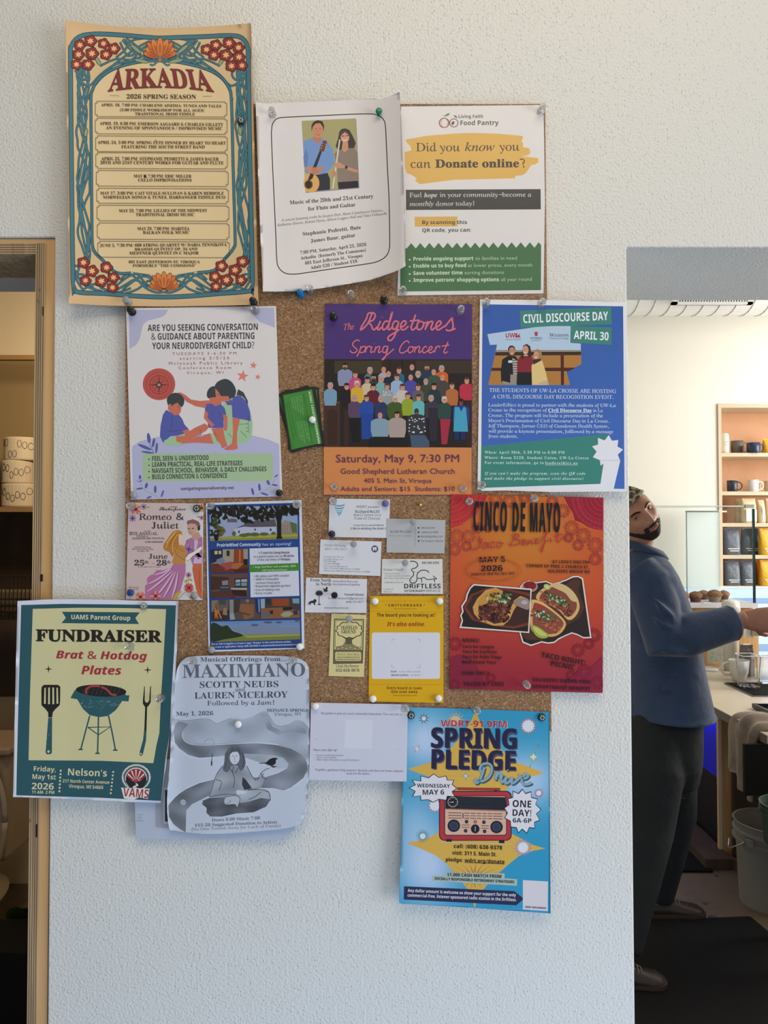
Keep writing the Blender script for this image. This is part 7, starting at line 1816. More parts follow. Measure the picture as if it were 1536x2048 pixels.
def bag(label, px0, px1, pyt, z0, m, name='coffee_bag', Zm=None, lab=None, ink=None, group='coffee bags on the wall shelves', gus=True, depth=0.035):
    Z = Zm or Zi
    a, b = wx(px0, Z), wx(px1, Z); cx = (a + b) / 2; w = (b - a) / 2; h = wz(pyt, Z) - z0; cy = Z - 1.08
    rings = []
    for t, ww, dd in ((0, .92, 1.0), (.05, 1.0, 1.1), (.3, 1.0, 1.15), (.6, .99, .9), (.85, .96, .4), (.94, .95, .12), (1.0, .94, .07)):
        W_, D_ = w * ww, depth * dd
        rings.append([(cx + W_ * (abs(math.cos(q)) ** .5) * (1 if math.cos(q) >= 0 else -1), cy + D_ * (abs(math.sin(q)) ** .7) * (1 if math.sin(q) >= 0 else -1), z0 + h * t + .002 * math.sin(3 * q + t * 5)) for q in [2 * PI * (k + .5) / 20 for k in range(20)]])
    o = thing(name, label, 'coffee bag', (cx, cy, z0), group)
    mesh_obj('pouch', loft(rings), m, o, smooth=True)
    mesh_obj('seal', bx(cx - w * .94, cx + w * .94, cy - .003, cy + .003, z0 + h * .955, z0 + h * 1.0), m, o)
    yf = cy - depth * 1.16 - .0012
    if lab: mesh_obj('label', bx(cx + w * lab[0], cx + w * lab[1], yf, yf + .004, z0 + h * lab[2], z0 + h * lab[3]), M_LABEL, o)
    if ink:
        vf = []
        for x_0, x_1, t0 in ink: vf.append(bx(cx + w * x_0, cx + w * x_1, yf - .001, yf + .003, z0 + h * t0, z0 + h * (t0 + .03)))
        mesh_obj('print', join(*vf), M_LABEL if m is not M_KRAFT else M_GREYL, o)
    return o


bag('golden yellow bag at the right edge of the top shelf', 1527, 1560, 878, shz[0], M_YEL, Zm=Zi + .10)
bag('narrow cream bag at the left of the third shelf, behind its neighbour', 1471, 1488, 998, shz[2], M_KRAFT, Zm=Zi + .12)
bag('tall cream bag with pale label on the third shelf', 1483, 1511, 997, shz[2], M_KRAFT, lab=(-.7, .8, .08, .55), Zm=Zi)
bag('cream bag with silver stripe on the third shelf', 1515, 1528, 1000, shz[2], M_KRAFT, lab=(-.3, .3, .1, .8))
bag('cream bag cut by the right frame edge on the third shelf', 1531, 1556, 997, shz[2], M_KRAFT, lab=(-.5, .8, .1, .5))
T2 = [(-.7, .7, .22), (-.5, .6, .14)]
bag('slate grey bag at the left end of the fourth shelf', 1446, 1478, 1057, shz[3], M_SLATE, ink=T2)
bag('wide slate grey bag beside the yellow bag on the fourth shelf', 1481, 1517, 1057, shz[3], M_SLATE, ink=T2, Zm=Zi + .08)
bag('large golden yellow bag on the fourth shelf', 1517, 1552, 1057, shz[3], M_YEL, ink=T2, Zm=Zi - .02)
bag('slate grey bag at the left end of the lowest shelf', 1447, 1477, 1122, shz[4], M_SLATE, ink=T2)
bag('dark slate bag second from the left on the lowest shelf', 1480, 1504, 1121, shz[4], M_SLATE, ink=T2)
bag('orange bag behind the yellow bag on the lowest shelf', 1508, 1525, 1121, shz[4], M_ORG, Zm=Zi + .12)
bag('large golden yellow bag on the lowest shelf', 1517, 1554, 1120, shz[4], M_YEL, ink=T2, Zm=Zi - .02)

# low window below the shelf and behind the case
M_SKYPANE = mat('bright daylight pane', (0.3, 0.4, 0.5), 0.2, emit=((0.52, 0.70, 0.88), 0.85))
M_SKY2 = mat('blue band outside', (0.12, 0.2, 0.35), 0.3, emit=((0.26, 0.40, 0.66), 0.8))
wn = thing('window_1', None, None, (2.7, 4.5, 0.9))
wn['kind'] = 'structure'
xa, xb = wx(1362, 5.58), wx(1545, 5.58)
yw = 4.50
for i, (p0, p1, m) in enumerate(((1176, 1196, M_SKYPANE), (1196, 1206, M_SKY2), (1207, 1268, M_SKYPANE), (1270, 1288, M_SKYPANE), (1288, 1303, M_SKY2), (1303, 1312, M_SKYPANE))):
    mesh_obj('pane', bx(xa if i < 3 else wx(1509, 5.58), xb + .3, yw, yw + .015, wz(p1, 5.58), wz(p0, 5.58)), m, wn)
mesh_obj('window_frame', join(bx(xa - .03, xb + .3, yw - .01, yw + .015, wz(1176, 5.58), wz(1173, 5.58)), bx(xa - .03, xa, yw - .01, yw + .015, wz(1268, 5.58), wz(1176, 5.58)), bx(wx(1509, 5.58), xb + .3, yw - .01, yw + .015, wz(1318, 5.58), wz(1312, 5.58))), M_WHITE, wn)

# plywood cabinet carrying the pastry case
Zc = 5.05
yc = Zc - 1.08
caz = wz(1206, Zc)
cbn = thing('display_cabinet', 'plywood cabinet with white top under the glass pastry case', 'cabinet', (2.0, yc, 0.78))
ctr = 0.775      # worktop height
mesh_obj('front_panel', bx(1.35, wx(1444, Zc), yc, yc + .40, 0.80, caz - .03), M_PLYX, cbn)
mesh_obj('side_panel', bx(wx(1444, Zc) + .001, wx(1508, Zc), yc + .03, yc + .40, 0.80, caz - .03), M_PLY, cbn)
mesh_obj('top_board', bx(1.32, wx(1509, Zc), yc - .03, yc + .42, caz - .03, caz), mat('pale laminate', (0.66, 0.64, 0.68), 0.4), cbn)

# glass pastry case
M_GLASS = bpy.data.materials.new('clear glass'); M_GLASS.use_nodes = True
_nt = M_GLASS.node_tree; _b = _nt.nodes['Principled BSDF']
_b.inputs['Roughness'].default_value = 0.02; _b.inputs['Base Color'].default_value = (0.75, 0.92, 0.95, 1); _b.inputs['Metallic'].default_value = 0.0
_tr = _nt.nodes.new('ShaderNodeBsdfTransparent'); _tr.inputs[0].default_value = (0.975, 0.99, 0.99, 1)
_gl = _nt.nodes.new('ShaderNodeBsdfGlossy'); _gl.inputs['Roughness'].default_value = 0.03
_lw = _nt.nodes.new('ShaderNodeLayerWeight'); _lw.inputs[0].default_value = 0.06
_mx = _nt.nodes.new('ShaderNodeMixShader'); _nt.links.new(_lw.outputs['Fresnel'], _mx.inputs[0]); _nt.links.new(_tr.outputs[0], _mx.inputs[1]); _nt.links.new(_gl.outputs[0], _mx.inputs[2]); _nt.links.new(_mx.outputs[0], _nt.nodes['Material Output'].inputs[0])
M_FROST = bpy.data.materials.new('pale blue acrylic'); M_FROST.use_nodes = True
_nt = M_FROST.node_tree; _b = _nt.nodes['Principled BSDF']; _b.inputs['Base Color'].default_value = (0.86, 0.93, 0.96, 1); _b.inputs['Roughness'].default_value = 0.15
_tr = _nt.nodes.new('ShaderNodeBsdfTransparent'); _tr.inputs[0].default_value = (0.94, 0.975, 0.98, 1)
_mx = _nt.nodes.new('ShaderNodeMixShader'); _mx.inputs[0].default_value = 0.4; _nt.links.new(_tr.outputs[0], _mx.inputs[1]); _nt.links.new(_b.outputs[0], _mx.inputs[2]); _nt.links.new(_mx.outputs[0], _nt.nodes['Material Output'].inputs[0])
M_EDGE = mat('dark green glass edge', (0.01, 0.035, 0.04), 0.15)
M_LEDGE = mat('pale glass edge', (0.55, 0.68, 0.66), 0.2)
gz1 = wz(1013, Zc)
gx0, gx1 = 1.42, wx(1506, Zc)
gy1 = yc + .38
gc = thing('pastry_case', 'glass pastry case with dark right edge and muffins inside', 'display case', (2.0, yc, caz))
mesh_obj('front_glass', bx(gx0, gx1, yc, yc + .006, caz, gz1), M_GLASS, gc)
mesh_obj('side_glass', bx(gx1 - .006, gx1, yc + .006, gy1, caz, gz1), M_GLASS, gc)
mesh_obj('back_glass', bx(wx(1372, Zc + .38), wx(1438, Zc + .38), gy1, gy1 + .006, caz, gz1 - .02), M_FROST, gc)
mesh_obj('top_glass', bx(gx0, gx1, yc, gy1, gz1, gz1 + .006), M_GLASS, gc)
mesh_obj('edge_strip', bx(gx1 - .004, gx1 + .010, yc - .004, yc + .008, caz, gz1 - .015), M_EDGE, gc)
mesh_obj('rear_edge', bx(wx(1372, Zc + .38), wx(1372, Zc + .38) + .006, gy1 - .002, gy1 + .004, caz, gz1 - .03), mat('grey glass edge', (0.25, 0.33, 0.35), 0.2), gc)
mesh_obj('top_edge', bx(gx0, gx1, yc - .002, yc + .003, gz1 - .002, gz1 + .006), M_LEDGE, gc)
mesh_obj('rear_top_edge', bx(wx(1372, Zc + .38), gx1, gy1, gy1 + .012, gz1 - .03, gz1 - .018), M_WHITE, gc)
mesh_obj('corner_clip', bx(gx1 - .055, gx1 + .004, yc - .010, yc + .012, gz1 - .010, gz1 + .014), mat('grey clip', (0.28, 0.29, 0.30), 0.4), gc)
M_MUF = mat('baked muffin top', (0.36, 0.19, 0.10), 0.8, noise=(60, (0.20, 0.09, 0.045), .5), bump=(90, 1.0, .01))
M_MUF2 = mat('golden streusel', (0.50, 0.27, 0.12), 0.8, noise=(60, (0.28, 0.12, 0.05), .5), bump=(90, 1.0, .01))
M_CUP = mat('brown paper muffin cup', (0.12, 0.055, 0.035), 0.6)
M_CUP2 = mat('tan paper muffin cup', (0.30, 0.22, 0.17), 0.6)


def muffin(label, px, py, w, Z, top=M_MUF, cup=M_CUP, z0=None):
    r = w / FPX * Z / 2; c = W(px, py, Z); z0 = z0 or caz + .001
    rn = random.Random(int(px))
    o = thing('muffin', label, 'muffin', (c[0], c[1], z0), 'muffins in the glass case')
    rings = []
    for t, q in ((0, .72), (.9, .98), (1.0, 1.0)):
        rings.append([(c[0] + r * q * (1 + .03 * (k % 2)) * math.cos(2 * PI * k / 28), c[1] + r * q * (1 + .03 * (k % 2)) * math.sin(2 * PI * k / 28), z0 + r * 1.0 * t) for k in range(28)])
    mesh_obj('paper_cup', loft(rings), cup, o)
    V, F = ball((c[0], c[1], z0 + r * .98), r * 1.06, r * 1.06, r * .62, 22, 10)
    V = [(x + rn.uniform(-1, 1) * r * .05, y + rn.uniform(-1, 1) * r * .05, z + rn.uniform(-1, 1) * r * .08) for x, y, z in V]
    mesh_obj('crown', (V, F), top, o, smooth=True)
    for k in range(14):
        a = rn.uniform(0, 2 * PI); q = rn.uniform(0, .8) * r
        mesh_obj('crumb', ball((c[0] + q * math.cos(a), c[1] + q * math.sin(a), z0 + r * (1.58 - .5 * (q / r) ** 2)), r * .16, r * .14, r * .12, 6, 4), top, o)
    return o


muffin('golden crumble muffin behind the person’s shoulder in the glass case', 1350, 1178, 34, Zc + .30, M_MUF2)
muffin('golden crumble muffin at the left, partly hidden by the person', 1364, 1188, 27, Zc + .07, M_MUF2)
muffin('dark muffin in brown paper cup, front row left', 1391, 1190, 25, Zc + .08)
muffin('muffin half hidden behind the front left muffin', 1407, 1185, 22, Zc + .26)
muffin('pale crumbed muffin in tan paper cup, front row right', 1429, 1190, 28, Zc + .10, M_MUF, M_CUP2)
muffin('muffin half hidden behind the front right muffin', 1447, 1185, 22, Zc + .25)
tag(mesh_obj('crumb_pile', join(*[ball((wx(1460, Zc) + random.uniform(-.04, .04), yc + .1 + random.uniform(-.03, .03), caz + .006), .012, .01, .007, 6, 4) for _ in range(14)]), M_MUF, kind='stuff'), 'brown crumbs right of the muffins in the glass case', 'crumbs')
nap = mesh_obj('napkin', bx(wx(1403, Zc), wx(1417, Zc), yc - .025, yc - .004, caz + .001, caz + .004), M_LABEL)
tag(nap, 'small white slip lying on the ledge before the muffins', 'slip')

# worktop running away from the photographer
M_TOP = mat('cream solid worktop', (0.66, 0.58, 0.47), 0.22, noise=(5, (0.60, 0.52, 0.41), .6))
cl = 1.728
wt = thing('service_counter', 'long cream worktop with brown front edge over an open plywood base', 'counter', (2.2, 3.1, 0))
zf = 2.28         # near end of the counter along y
bevel(mesh_obj('worktop', bx(cl, 3.3, zf, 4.42, ctr - .04, ctr), M_TOP, wt), .003)
M_EDGEB = mat('taupe counter edge', (0.16, 0.13, 0.105), 0.4)
mesh_obj('edge_band', bx(cl - .004, cl - .0005, zf, 4.42, ctr - .042, ctr - .002), M_EDGEB, wt)
yp = 3.857 - 1.08
mesh_obj('support_panel', bx(cl + .004, 2.6, yp, yp + .024, 0.0, ctr - .045), M_PLY, wt)
mesh_obj('support_edge', bx(cl - .0, cl + .018, yp - .004, yp - .0005, 0.0, ctr - .045), M_PLYL, wt)
mesh_obj('side_panel', bx(wx(1457, 3.85), 2.6, yp - .03, yp - .006, 0.02, ctr - .045), M_DARKWOOD, wt)
mesh_obj('black_front', bx(wx(1499, 3.30), 2.6, 3.30 - 1.08 + .07, 3.30 - 1.08 + .09, 0.50, ctr - .045), M_BLACK, wt)
mesh_obj('kick_board', bx(cl - .12, cl + .02, yp - .12, 4.1, 0.001, 0.055), M_DARKWOOD, wt)
# blue lit under-counter fridge
fd = thing('undercounter_fridge', 'black under-counter fridge with deep blue glow beneath the worktop', 'fridge', (2.0, 3.4, 0))
mesh_obj('cabinet', bx(cl + .03, 2.5, yp + .06, 4.38, 0.07, ctr - .06), mat('navy black steel', (0.006, 0.007, 0.014), 0.35), fd)
gp = [W(1394, 1455, 4.0), W(1431, 1478, 3.9), W(1431, 1560, 3.9), W(1394, 1560, 4.0)]
gl = bpy.data.materials.new('blue lit panel'); gl.use_nodes = True
b_ = gl.node_tree.nodes['Principled BSDF']; b_.inputs['Base Color'].default_value = (0.0, 0.004, 0.05, 1); b_.inputs['Emission Color'].default_value = (0.004, 0.03, 1.0, 1); b_.inputs['Emission Strength'].default_value = 11
xg = cl + .028
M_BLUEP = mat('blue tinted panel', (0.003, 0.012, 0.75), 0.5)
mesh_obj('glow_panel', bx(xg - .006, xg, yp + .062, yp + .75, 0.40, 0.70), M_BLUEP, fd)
mesh_obj('light_strip', bx(xg - .034, xg - .020, yp + .07, yp + .75, 0.700, 0.708), gl, fd)

# folded towel over the counter edge
M_TOWEL = mat('taupe cotton towel', (0.34, 0.28, 0.21), 0.95, noise=(12, (0.20, 0.135, 0.11), .45), bump=(400, .4, .002), sheen=.3)
tw = thing('towel', 'taupe cotton towel hanging over the corner of the worktop', 'towel', (cl, 2.55, ctr))


def strip(path, wa, thick, waves=3, amp=.006, seg=14):
    """cloth strip: path of centre points with a width direction"""
    rows = []
    P = [np.array(p, float) for p in catmull(path, 4)]
    n = len(P)
    V = []
    for i, p in enumerate(P):
        tdir = P[min(i + 1, n - 1)] - P[max(i - 1, 0)]; tdir /= np.linalg.norm(tdir)
        wdir = np.array(wa, float); wdir /= np.linalg.norm(wdir); nrm = np.cross(tdir, wdir); nrm /= np.linalg.norm(nrm)
        L = np.linalg.norm(np.array(wa, float))
        for side in (1, -1):
            for j in range(seg + 1):
                u = j / seg * 2 - 1
                q = p + wdir * u * L / 2 + nrm * (amp * math.sin(u * PI * waves + i * .12) + side * thick / 2)
                V.append(tuple(q))
    m = 2 * (seg + 1); F = []
    for i in range(n - 1):
        a = i * m; b = (i + 1) * m
        for j in range(seg):
            F.append((a + j, a + j + 1, b + j + 1, b + j)); F.append((a + seg + 1 + j, b + seg + 1 + j, b + seg + 2 + j, a + seg + 2 + j))
        F.append((a, b, b + seg + 1, a + seg + 1)); F.append((a + seg, a + 2 * seg + 1, b + 2 * seg + 1, b + seg))
    F.append(tuple(list(range(seg + 1)) + [seg + 1 + j for j in range(seg, -1, -1)]))
    e = (n - 1) * m
    F.append(tuple([e + j for j in range(seg, -1, -1)] + [e + seg + 1 + j for j in range(seg + 1)]))
    return V, F


Zt = 3.62
a0 = W(1452, 1418, Zt); a1 = W(1448, 1470, Zt); a2 = W(1447, 1515, Zt)
mesh_obj('rear_fold', strip([(cl + .16, Zt - 1.08, ctr + .012), (cl + .03, Zt - 1.08, ctr + .014), (cl - .016, Zt - 1.08, ctr - .03), (cl - .02, Zt - 1.08, ctr - .14), (cl - .016, Zt - 1.08 + .01, ctr - .26)], (0, .17, .0), .008, 2.2, .010), M_TOWEL, tw, smooth=True)
mesh_obj('front_fold', strip([(cl + .165, 2.40, ctr + .018), (cl + .09, 2.40, ctr + .024), (cl + .01, 2.41, ctr + .020), (cl - .024, 2.42, ctr - .04), (cl - .028, 2.43, ctr - .18), (cl - .026, 2.44, ctr - .315)], (0, .15, .03), .010, 1.6, .012), M_TOWEL, tw, smooth=True)

# tray, cup, pitchers, plate, drip mat on the worktop
tr_ = thing('baking_tray', 'black metal tray at the right edge of the worktop', 'tray', (2.1, 2.62, ctr))
tx0, tx1, ty0, ty1 = wx(1503, 3.85), 2.6, 2.42, wx(0, 1) * 0 + 2.78
mesh_obj('tray_base', bx(tx0 + .01, tx1, ty0, ty1, ctr + .001, ctr + .008), M_BLACK, tr_)
mesh_obj('tray_rim', join(bx(tx0 - .005, tx0 + .012, ty0, ty1, ctr + .004, ctr + .026), bx(tx0, tx1, ty1 - .014, ty1, ctr + .004, ctr + .026), bx(tx0, tx1, ty0, ty0 + .014, ctr + .004, ctr + .026)), mat('dark grey steel', (0.05, 0.05, 0.055), 0.3, metal=.6), tr_)


def onct(px, py):
    """point of the worktop seen at a pixel"""
    p = np.array(W(px, py, 1.0)) - CAM
    k = (ctr - CAM[2]) / p[2]
    return tuple(CAM + p * k)


# large white cup with its handle to the left
c = onct(1478, 1362); Zq = c[1] + 1.08
k_ = Zq / FPX
cup = thing('cup', 'large white ceramic cup with handle to the left behind the glass pitcher', 'cup', (c[0], c[1], ctr))
h = 42 * k_; r = 19 * k_
M_CUPW = mat('glossy white ceramic', (0.62, 0.60, 0.56), 0.2)
mesh_obj('body', lathe([(0, 0), (r * .5, 0), (r * .62, h * .05), (r * .9, h * .4), (r * 1.02, h), (r * .95, h), (r * .82, h * .42), (r * .5, h * .12), (0, h * .1)], (c[0], c[1], ctr), 30), M_CUPW, cup, smooth=True)
mesh_obj('handle', sweep(catmull([(c[0] - r * .92, c[1], ctr + h * .86), (c[0] - r * 1.5, c[1], ctr + h * .84), (c[0] - r * 1.85, c[1], ctr + h * .62), (c[0] - r * 1.6, c[1], ctr + h * .36), (c[0] - r * .85, c[1], ctr + h * .3)], 5), r * .11, 8, up=(0, 1, 0)), M_CUPW, cup, smooth=True)
# clear square pitchers
M_CLEAR = mat('clear acrylic', (0.95, 0.97, 1.0), 0.04, trans=1.0, ior=1.2)


def jug(label, px0, px1, pyt, pyb, dy_=0.0, handle=False):
    c = onct((px0 + px1) / 2, pyb); Z = c[1] + 1.08; k = Z / FPX
    w = (px1 - px0) / 2 * k; h = (pyb - pyt) * k
    o = thing('glass_pitcher', label, 'pitcher', (c[0], c[1] + dy_, ctr))
    def rr(q, z, n=5):
        P = rrect(-w * q, -w * q, w * q, w * q, w * q * .3, n); return [(c[0] + x, c[1] + dy_ + y, z) for x, y in P]
    z0 = ctr + .014
    V, F = loft([rr(.86, z0), rr(.9, z0 + h * .5), rr(1.0, z0 + h), rr(.94, z0 + h), rr(.85, z0 + h * .5), rr(.8, z0 + .008)])
    mesh_obj('body', (V, F), M_CLEAR, o, smooth=False)
    mesh_obj('rim', sweep(rr(1.0, z0 + h) + [rr(1.0, z0 + h)[0]], .0022, 6), mat('bright rim', (0.85, 0.87, 0.9), .15), o)
    return o


jug('clear square pitcher standing on the drip mat before the white cup', 1478, 1516, 1315, 1378)
jug('white-lit clear jug at the right edge of the worktop', 1517, 1545, 1318, 1370)
dm = thing('drip_mat', 'dark grooved drip mat under the clear pitchers', 'drip mat', (2.3, 3.1, ctr))
dx0 = onct(1478, 1378)[0] - .02
d0, d1 = onct(1500, 1392)[1] - .02, c[1] - .08
dm.location = (dx0, d0, ctr)
mesh_obj('mat_base', bx(dx0, 2.43, d0, d1, ctr + .0005, ctr + .006), mat('grey steel', (0.20, 0.20, 0.22), 0.35, metal=.5), dm)
for i in range(24): mesh_obj('groove', bx(dx0 + .01 + i * .016, dx0 + .017 + i * .016, d0 + .005, d1 - .005, ctr + .006, ctr + .010), M_BLACK, dm)
# small clear lid
c = onct(1418, 1340)
ld = thing('plastic_lid', 'small clear plastic lid lying on the worktop beside the person', 'lid', (c[0], c[1], ctr))
mesh_obj('lid_body', lathe([(0, .012), (.05, .012), (.058, .010), (.064, 0), (.066, .001), (.060, .014), (.05, .018), (0, .018)], (c[0], c[1], ctr), 26), M_WHITE, ld, smooth=True)
# things at the far end of the worktop
Zr = 5.03
yr = Zr - 1.08
cr_ = thing('wooden_crate', 'small wooden frame with greenish print standing at the back of the worktop', 'frame', (wx(1430, Zr), yr, ctr))
xa, xb, za, zb = wx(1398, Zr), wx(1456, Zr), ctr + .001, wz(1288, Zr)
mesh_obj('frame_side', bx(xa, xa + .025, yr - .04, yr - .02, za, zb), M_PLY, cr_); mesh_obj('frame_side', bx(xb - .006, xb, yr - .04, yr - .02, za, zb), M_PLYL, cr_)
mesh_obj('frame_foot', bx(xa + .025, xb - .006, yr - .04, yr - .02, za, za + .03), M_PLYX, cr_)
mesh_obj('print', bx(xa + .025, xb - .006, yr - .026, yr - .02, za + .03, zb), mat('green grey print', (0.30, 0.33, 0.24), .4, noise=(40, (0.55, 0.56, 0.5), .5)), cr_)
po = thing('plywood_post', 'upright plywood board at the back of the worktop with white notes', 'board', (wx(1490, Zr), yr, ctr))
mesh_obj('board', bx(wx(1462, Zr), wx(1512, Zr), yr - .015, yr + .01, ctr + .001, wz(1262, Zr)), M_PLY, po)
mesh_obj('note', bx(wx(1480, Zr), wx(1495, Zr), yr - .019, yr - .016, wz(1304, Zr), wz(1287, Zr)), M_LABEL, po)
tag(mesh_obj('grinder_bin', lathe([(0, 0), (.05, 0), (.055, .03), (.05, .075), (.03, .09), (0, .092)], (wx(1455, Zr - .1), yr - .13, wz(1226, Zr - .1)), 24, sx=1.1), M_CUPW, smooth=True), 'rounded cream lid of a grinder in front of the plywood cabinet', 'grinder')
gb = bpy.data.objects['grinder_bin']
# its body reaches down to the worktop
mesh_obj('grinder_body', lathe([(.045, ctr), (.048, wz(1226, Zr - .1))], (wx(1455, Zr - .1), yr - .13, 0), 20), M_CUPW, gb, smooth=True)
mm = thing('espresso_machine', 'beige metal arm of a coffee machine below the outstretched hand', 'machine', (wx(1520, 4.6), 3.52, ctr))
mesh_obj('machine_arm', bx(wx(1495, 4.6), wx(1580, 4.6), 3.48, 3.56, wz(1270, 4.6), wz(1252, 4.6)), mat('beige metal', (0.32, 0.27, 0.20), .35), mm)
mesh_obj('machine_body', bx(wx(1560, 4.6), wx(1640, 4.6), 3.42, 3.62, ctr + .001, wz(1200, 4.6)), mat('beige metal body', (0.32, 0.27, 0.20), .35), mm)
mesh_obj('label', bx(wx(1483, 4.6), wx(1501, 4.6), 3.50, 3.504, wz(1274, 4.6), wz(1250, 4.6)), M_LABEL, mm)
bgc = W(1479, 1330, 4.9)
bp_ = bag('crumpled grey plastic bag standing on the worktop behind the cup', 1476, 1503, 1290, ctr + .001, mat('grey film', (0.20, 0.17, 0.17), .25, bump=(30, 1.0, .02)), name='plastic_bag', Zm=4.72, group=None)
bp_['category'] = 'bag'

# buckets below the counter
M_BUCK = mat('grey white plastic', (0.23, 0.215, 0.19), .5)
M_GBUCK = mat('green plastic', (0.05, 0.085, 0.06), .5)


def bucket(label, cx, cy, z0, r, h, m, lug=True):
    o = thing('bucket', label, 'bucket', (cx, cy, z0))
    mesh_obj('pail', lathe([(0, 0), (r * .86, 0), (r * .94, h * .76), (r * 1.04, h * .77), (r * 1.04, h * .80), (r * .96, h * .81), (r * .97, h * .87), (r * 1.03, h * .875), (r * 1.03, h * .9), (r * .98, h * .91), (r, h * .975), (r * 1.03, h), (r * .97, h), (r * .9, h * .8), (r * .82, .01), (0, .01)], (cx, cy, z0), 40), m, o, smooth=True).modifiers.new('e', 'EDGE_SPLIT').split_angle = R(40)
    if lug:
        mesh_obj('handle_lug', bx(cx - r * .97, cx - r * .82, cy - r * .62, cy - r * .48, z0 + h * .77, z0 + h * .86), m, o)
        P = [(cx - r * 1.0, cy - r * .5, z0 + h * .82), (cx - r * 1.12, cy - r * .1, z0 + h * .70), (cx - r * 1.1, cy + r * .3, z0 + h * .62), (cx - r * .9, cy + r * .7, z0 + h * .66)]
        mesh_obj('wire_handle', sweep(catmull(P, 4), .003, 6), M_STEEL, o)
    return o


bc = W(1530, 1700, 3.42)
bucket('large dirty white bucket on the floor under the counter', wx(1533, 3.42), 3.42 - 1.08, 0.0, .155, .37, M_BUCK)
bucket('dark green bucket at the right edge in front of the white one', wx(1572, 3.0), 3.0 - 1.08, 0.44, .11, .16, M_GBUCK, lug=False)
st = thing('step_stool', 'black stand at the right frame edge carrying the green bucket', 'stand', (wx(1572, 3.0), 1.92, 0))
sx = wx(1562, 3.0)
mesh_obj('stand_top', bx(sx, sx + .24, 1.80, 2.04, .42, .438), M_BLACK, st)
for x_, y_ in ((sx, 1.80), (sx + .215, 1.80), (sx, 2.015), (sx + .215, 2.015)): mesh_obj('leg', bx(x_, x_ + .025, y_, y_ + .025, 0, .42), M_BLACK, st)

# rubber mats and scattered coffee spots


def flo(px, py, z=0.0):
    p = np.array(W(px, py, 1.0)) - CAM; k = (z - CAM[2]) / p[2]; return tuple(CAM + p * k)


def matting(label, px, h=.012):
    P = [flo(a, b) for a, b in px]
    n = len(P); V = [(x, y, 0.001) for x, y, z in P] + [(x, y, h) for x, y, z in P]
    F = [tuple(range(n)), tuple(range(2 * n - 1, n - 1, -1))] + [(i, (i + 1) % n, (i + 1) % n + n, i + n) for i in range(n)]
    tag(mesh_obj('floor_mat', (V, F), M_MAT), label, 'floor mat')


matting('black rubber mat nearest the photographer on the cafe floor', [(1255, 1848), (1496, 1838), (1503, 1840), (1560, 1888), (1700, 2100), (1160, 2160)])
matting('black rubber mat lying behind the person’s front foot', [(1300, 1745), (1426, 1746), (1366, 1678), (1300, 1660)])
for i, (px, py, rx, ry) in enumerate(((1410, 1807, .014, .012), (1385, 1836, .022, .010), (1425, 1834, .02, .012), (1432, 1752, .01, .008))):
    x, y, z = flo(px, py)
    tag(mesh_obj('coffee_spot', lathe([(0, 0), (1, 0), (.9, .002), (0, .0025)], (0, 0, 0), 12), M_INK), ['small dark spot at the tip of the shoe', 'long dark spot on the floor just above the near mat', 'oval dark spot on the floor right of the long one', 'tiny dark spot near the corner of the rear mat'][i], 'spot')
    o = COL.objects[-1]; o.scale = (rx, ry, 1); o.location = (x, y, 0.0005)

# ================================================================ washroom seen through the left doorway
Zb = 3.60
yb = Zb - 1.08
M_OCH = mat('ochre painted alcove', (0.25, 0.18, 0.085), .7)
ws = thing('alcove_shelf', 'ochre painted shelf alcove on the washroom wall', 'shelf', (-2.0, yb, 1.6))
mesh_obj('top_rail', bx(-3.1, -.5, yb - .30, yb - .27, wz(721, Zb - .28), wz(712, Zb - .28)), mat('dark ochre rail', (0.20, 0.12, 0.04), .6), ws)
mesh_obj('back_panel', bx(-3.1, -.5, yb - .03, yb - .002, wz(1014, Zb), wz(718, Zb)), M_OCH, ws)
mesh_obj('shelf_board', bx(-3.1, -.5, yb - .33, yb - .03, wz(1024, Zb - .3), wz(1014, Zb - .3)), mat('brown shelf board', (0.22, 0.13, 0.06), .6), ws)
mesh_obj('trim_1', bx(-3.1, -.5, yb - .03, yb - .002, .9, wz(1026, Zb)), M_DARKWOOD, kind='structure')
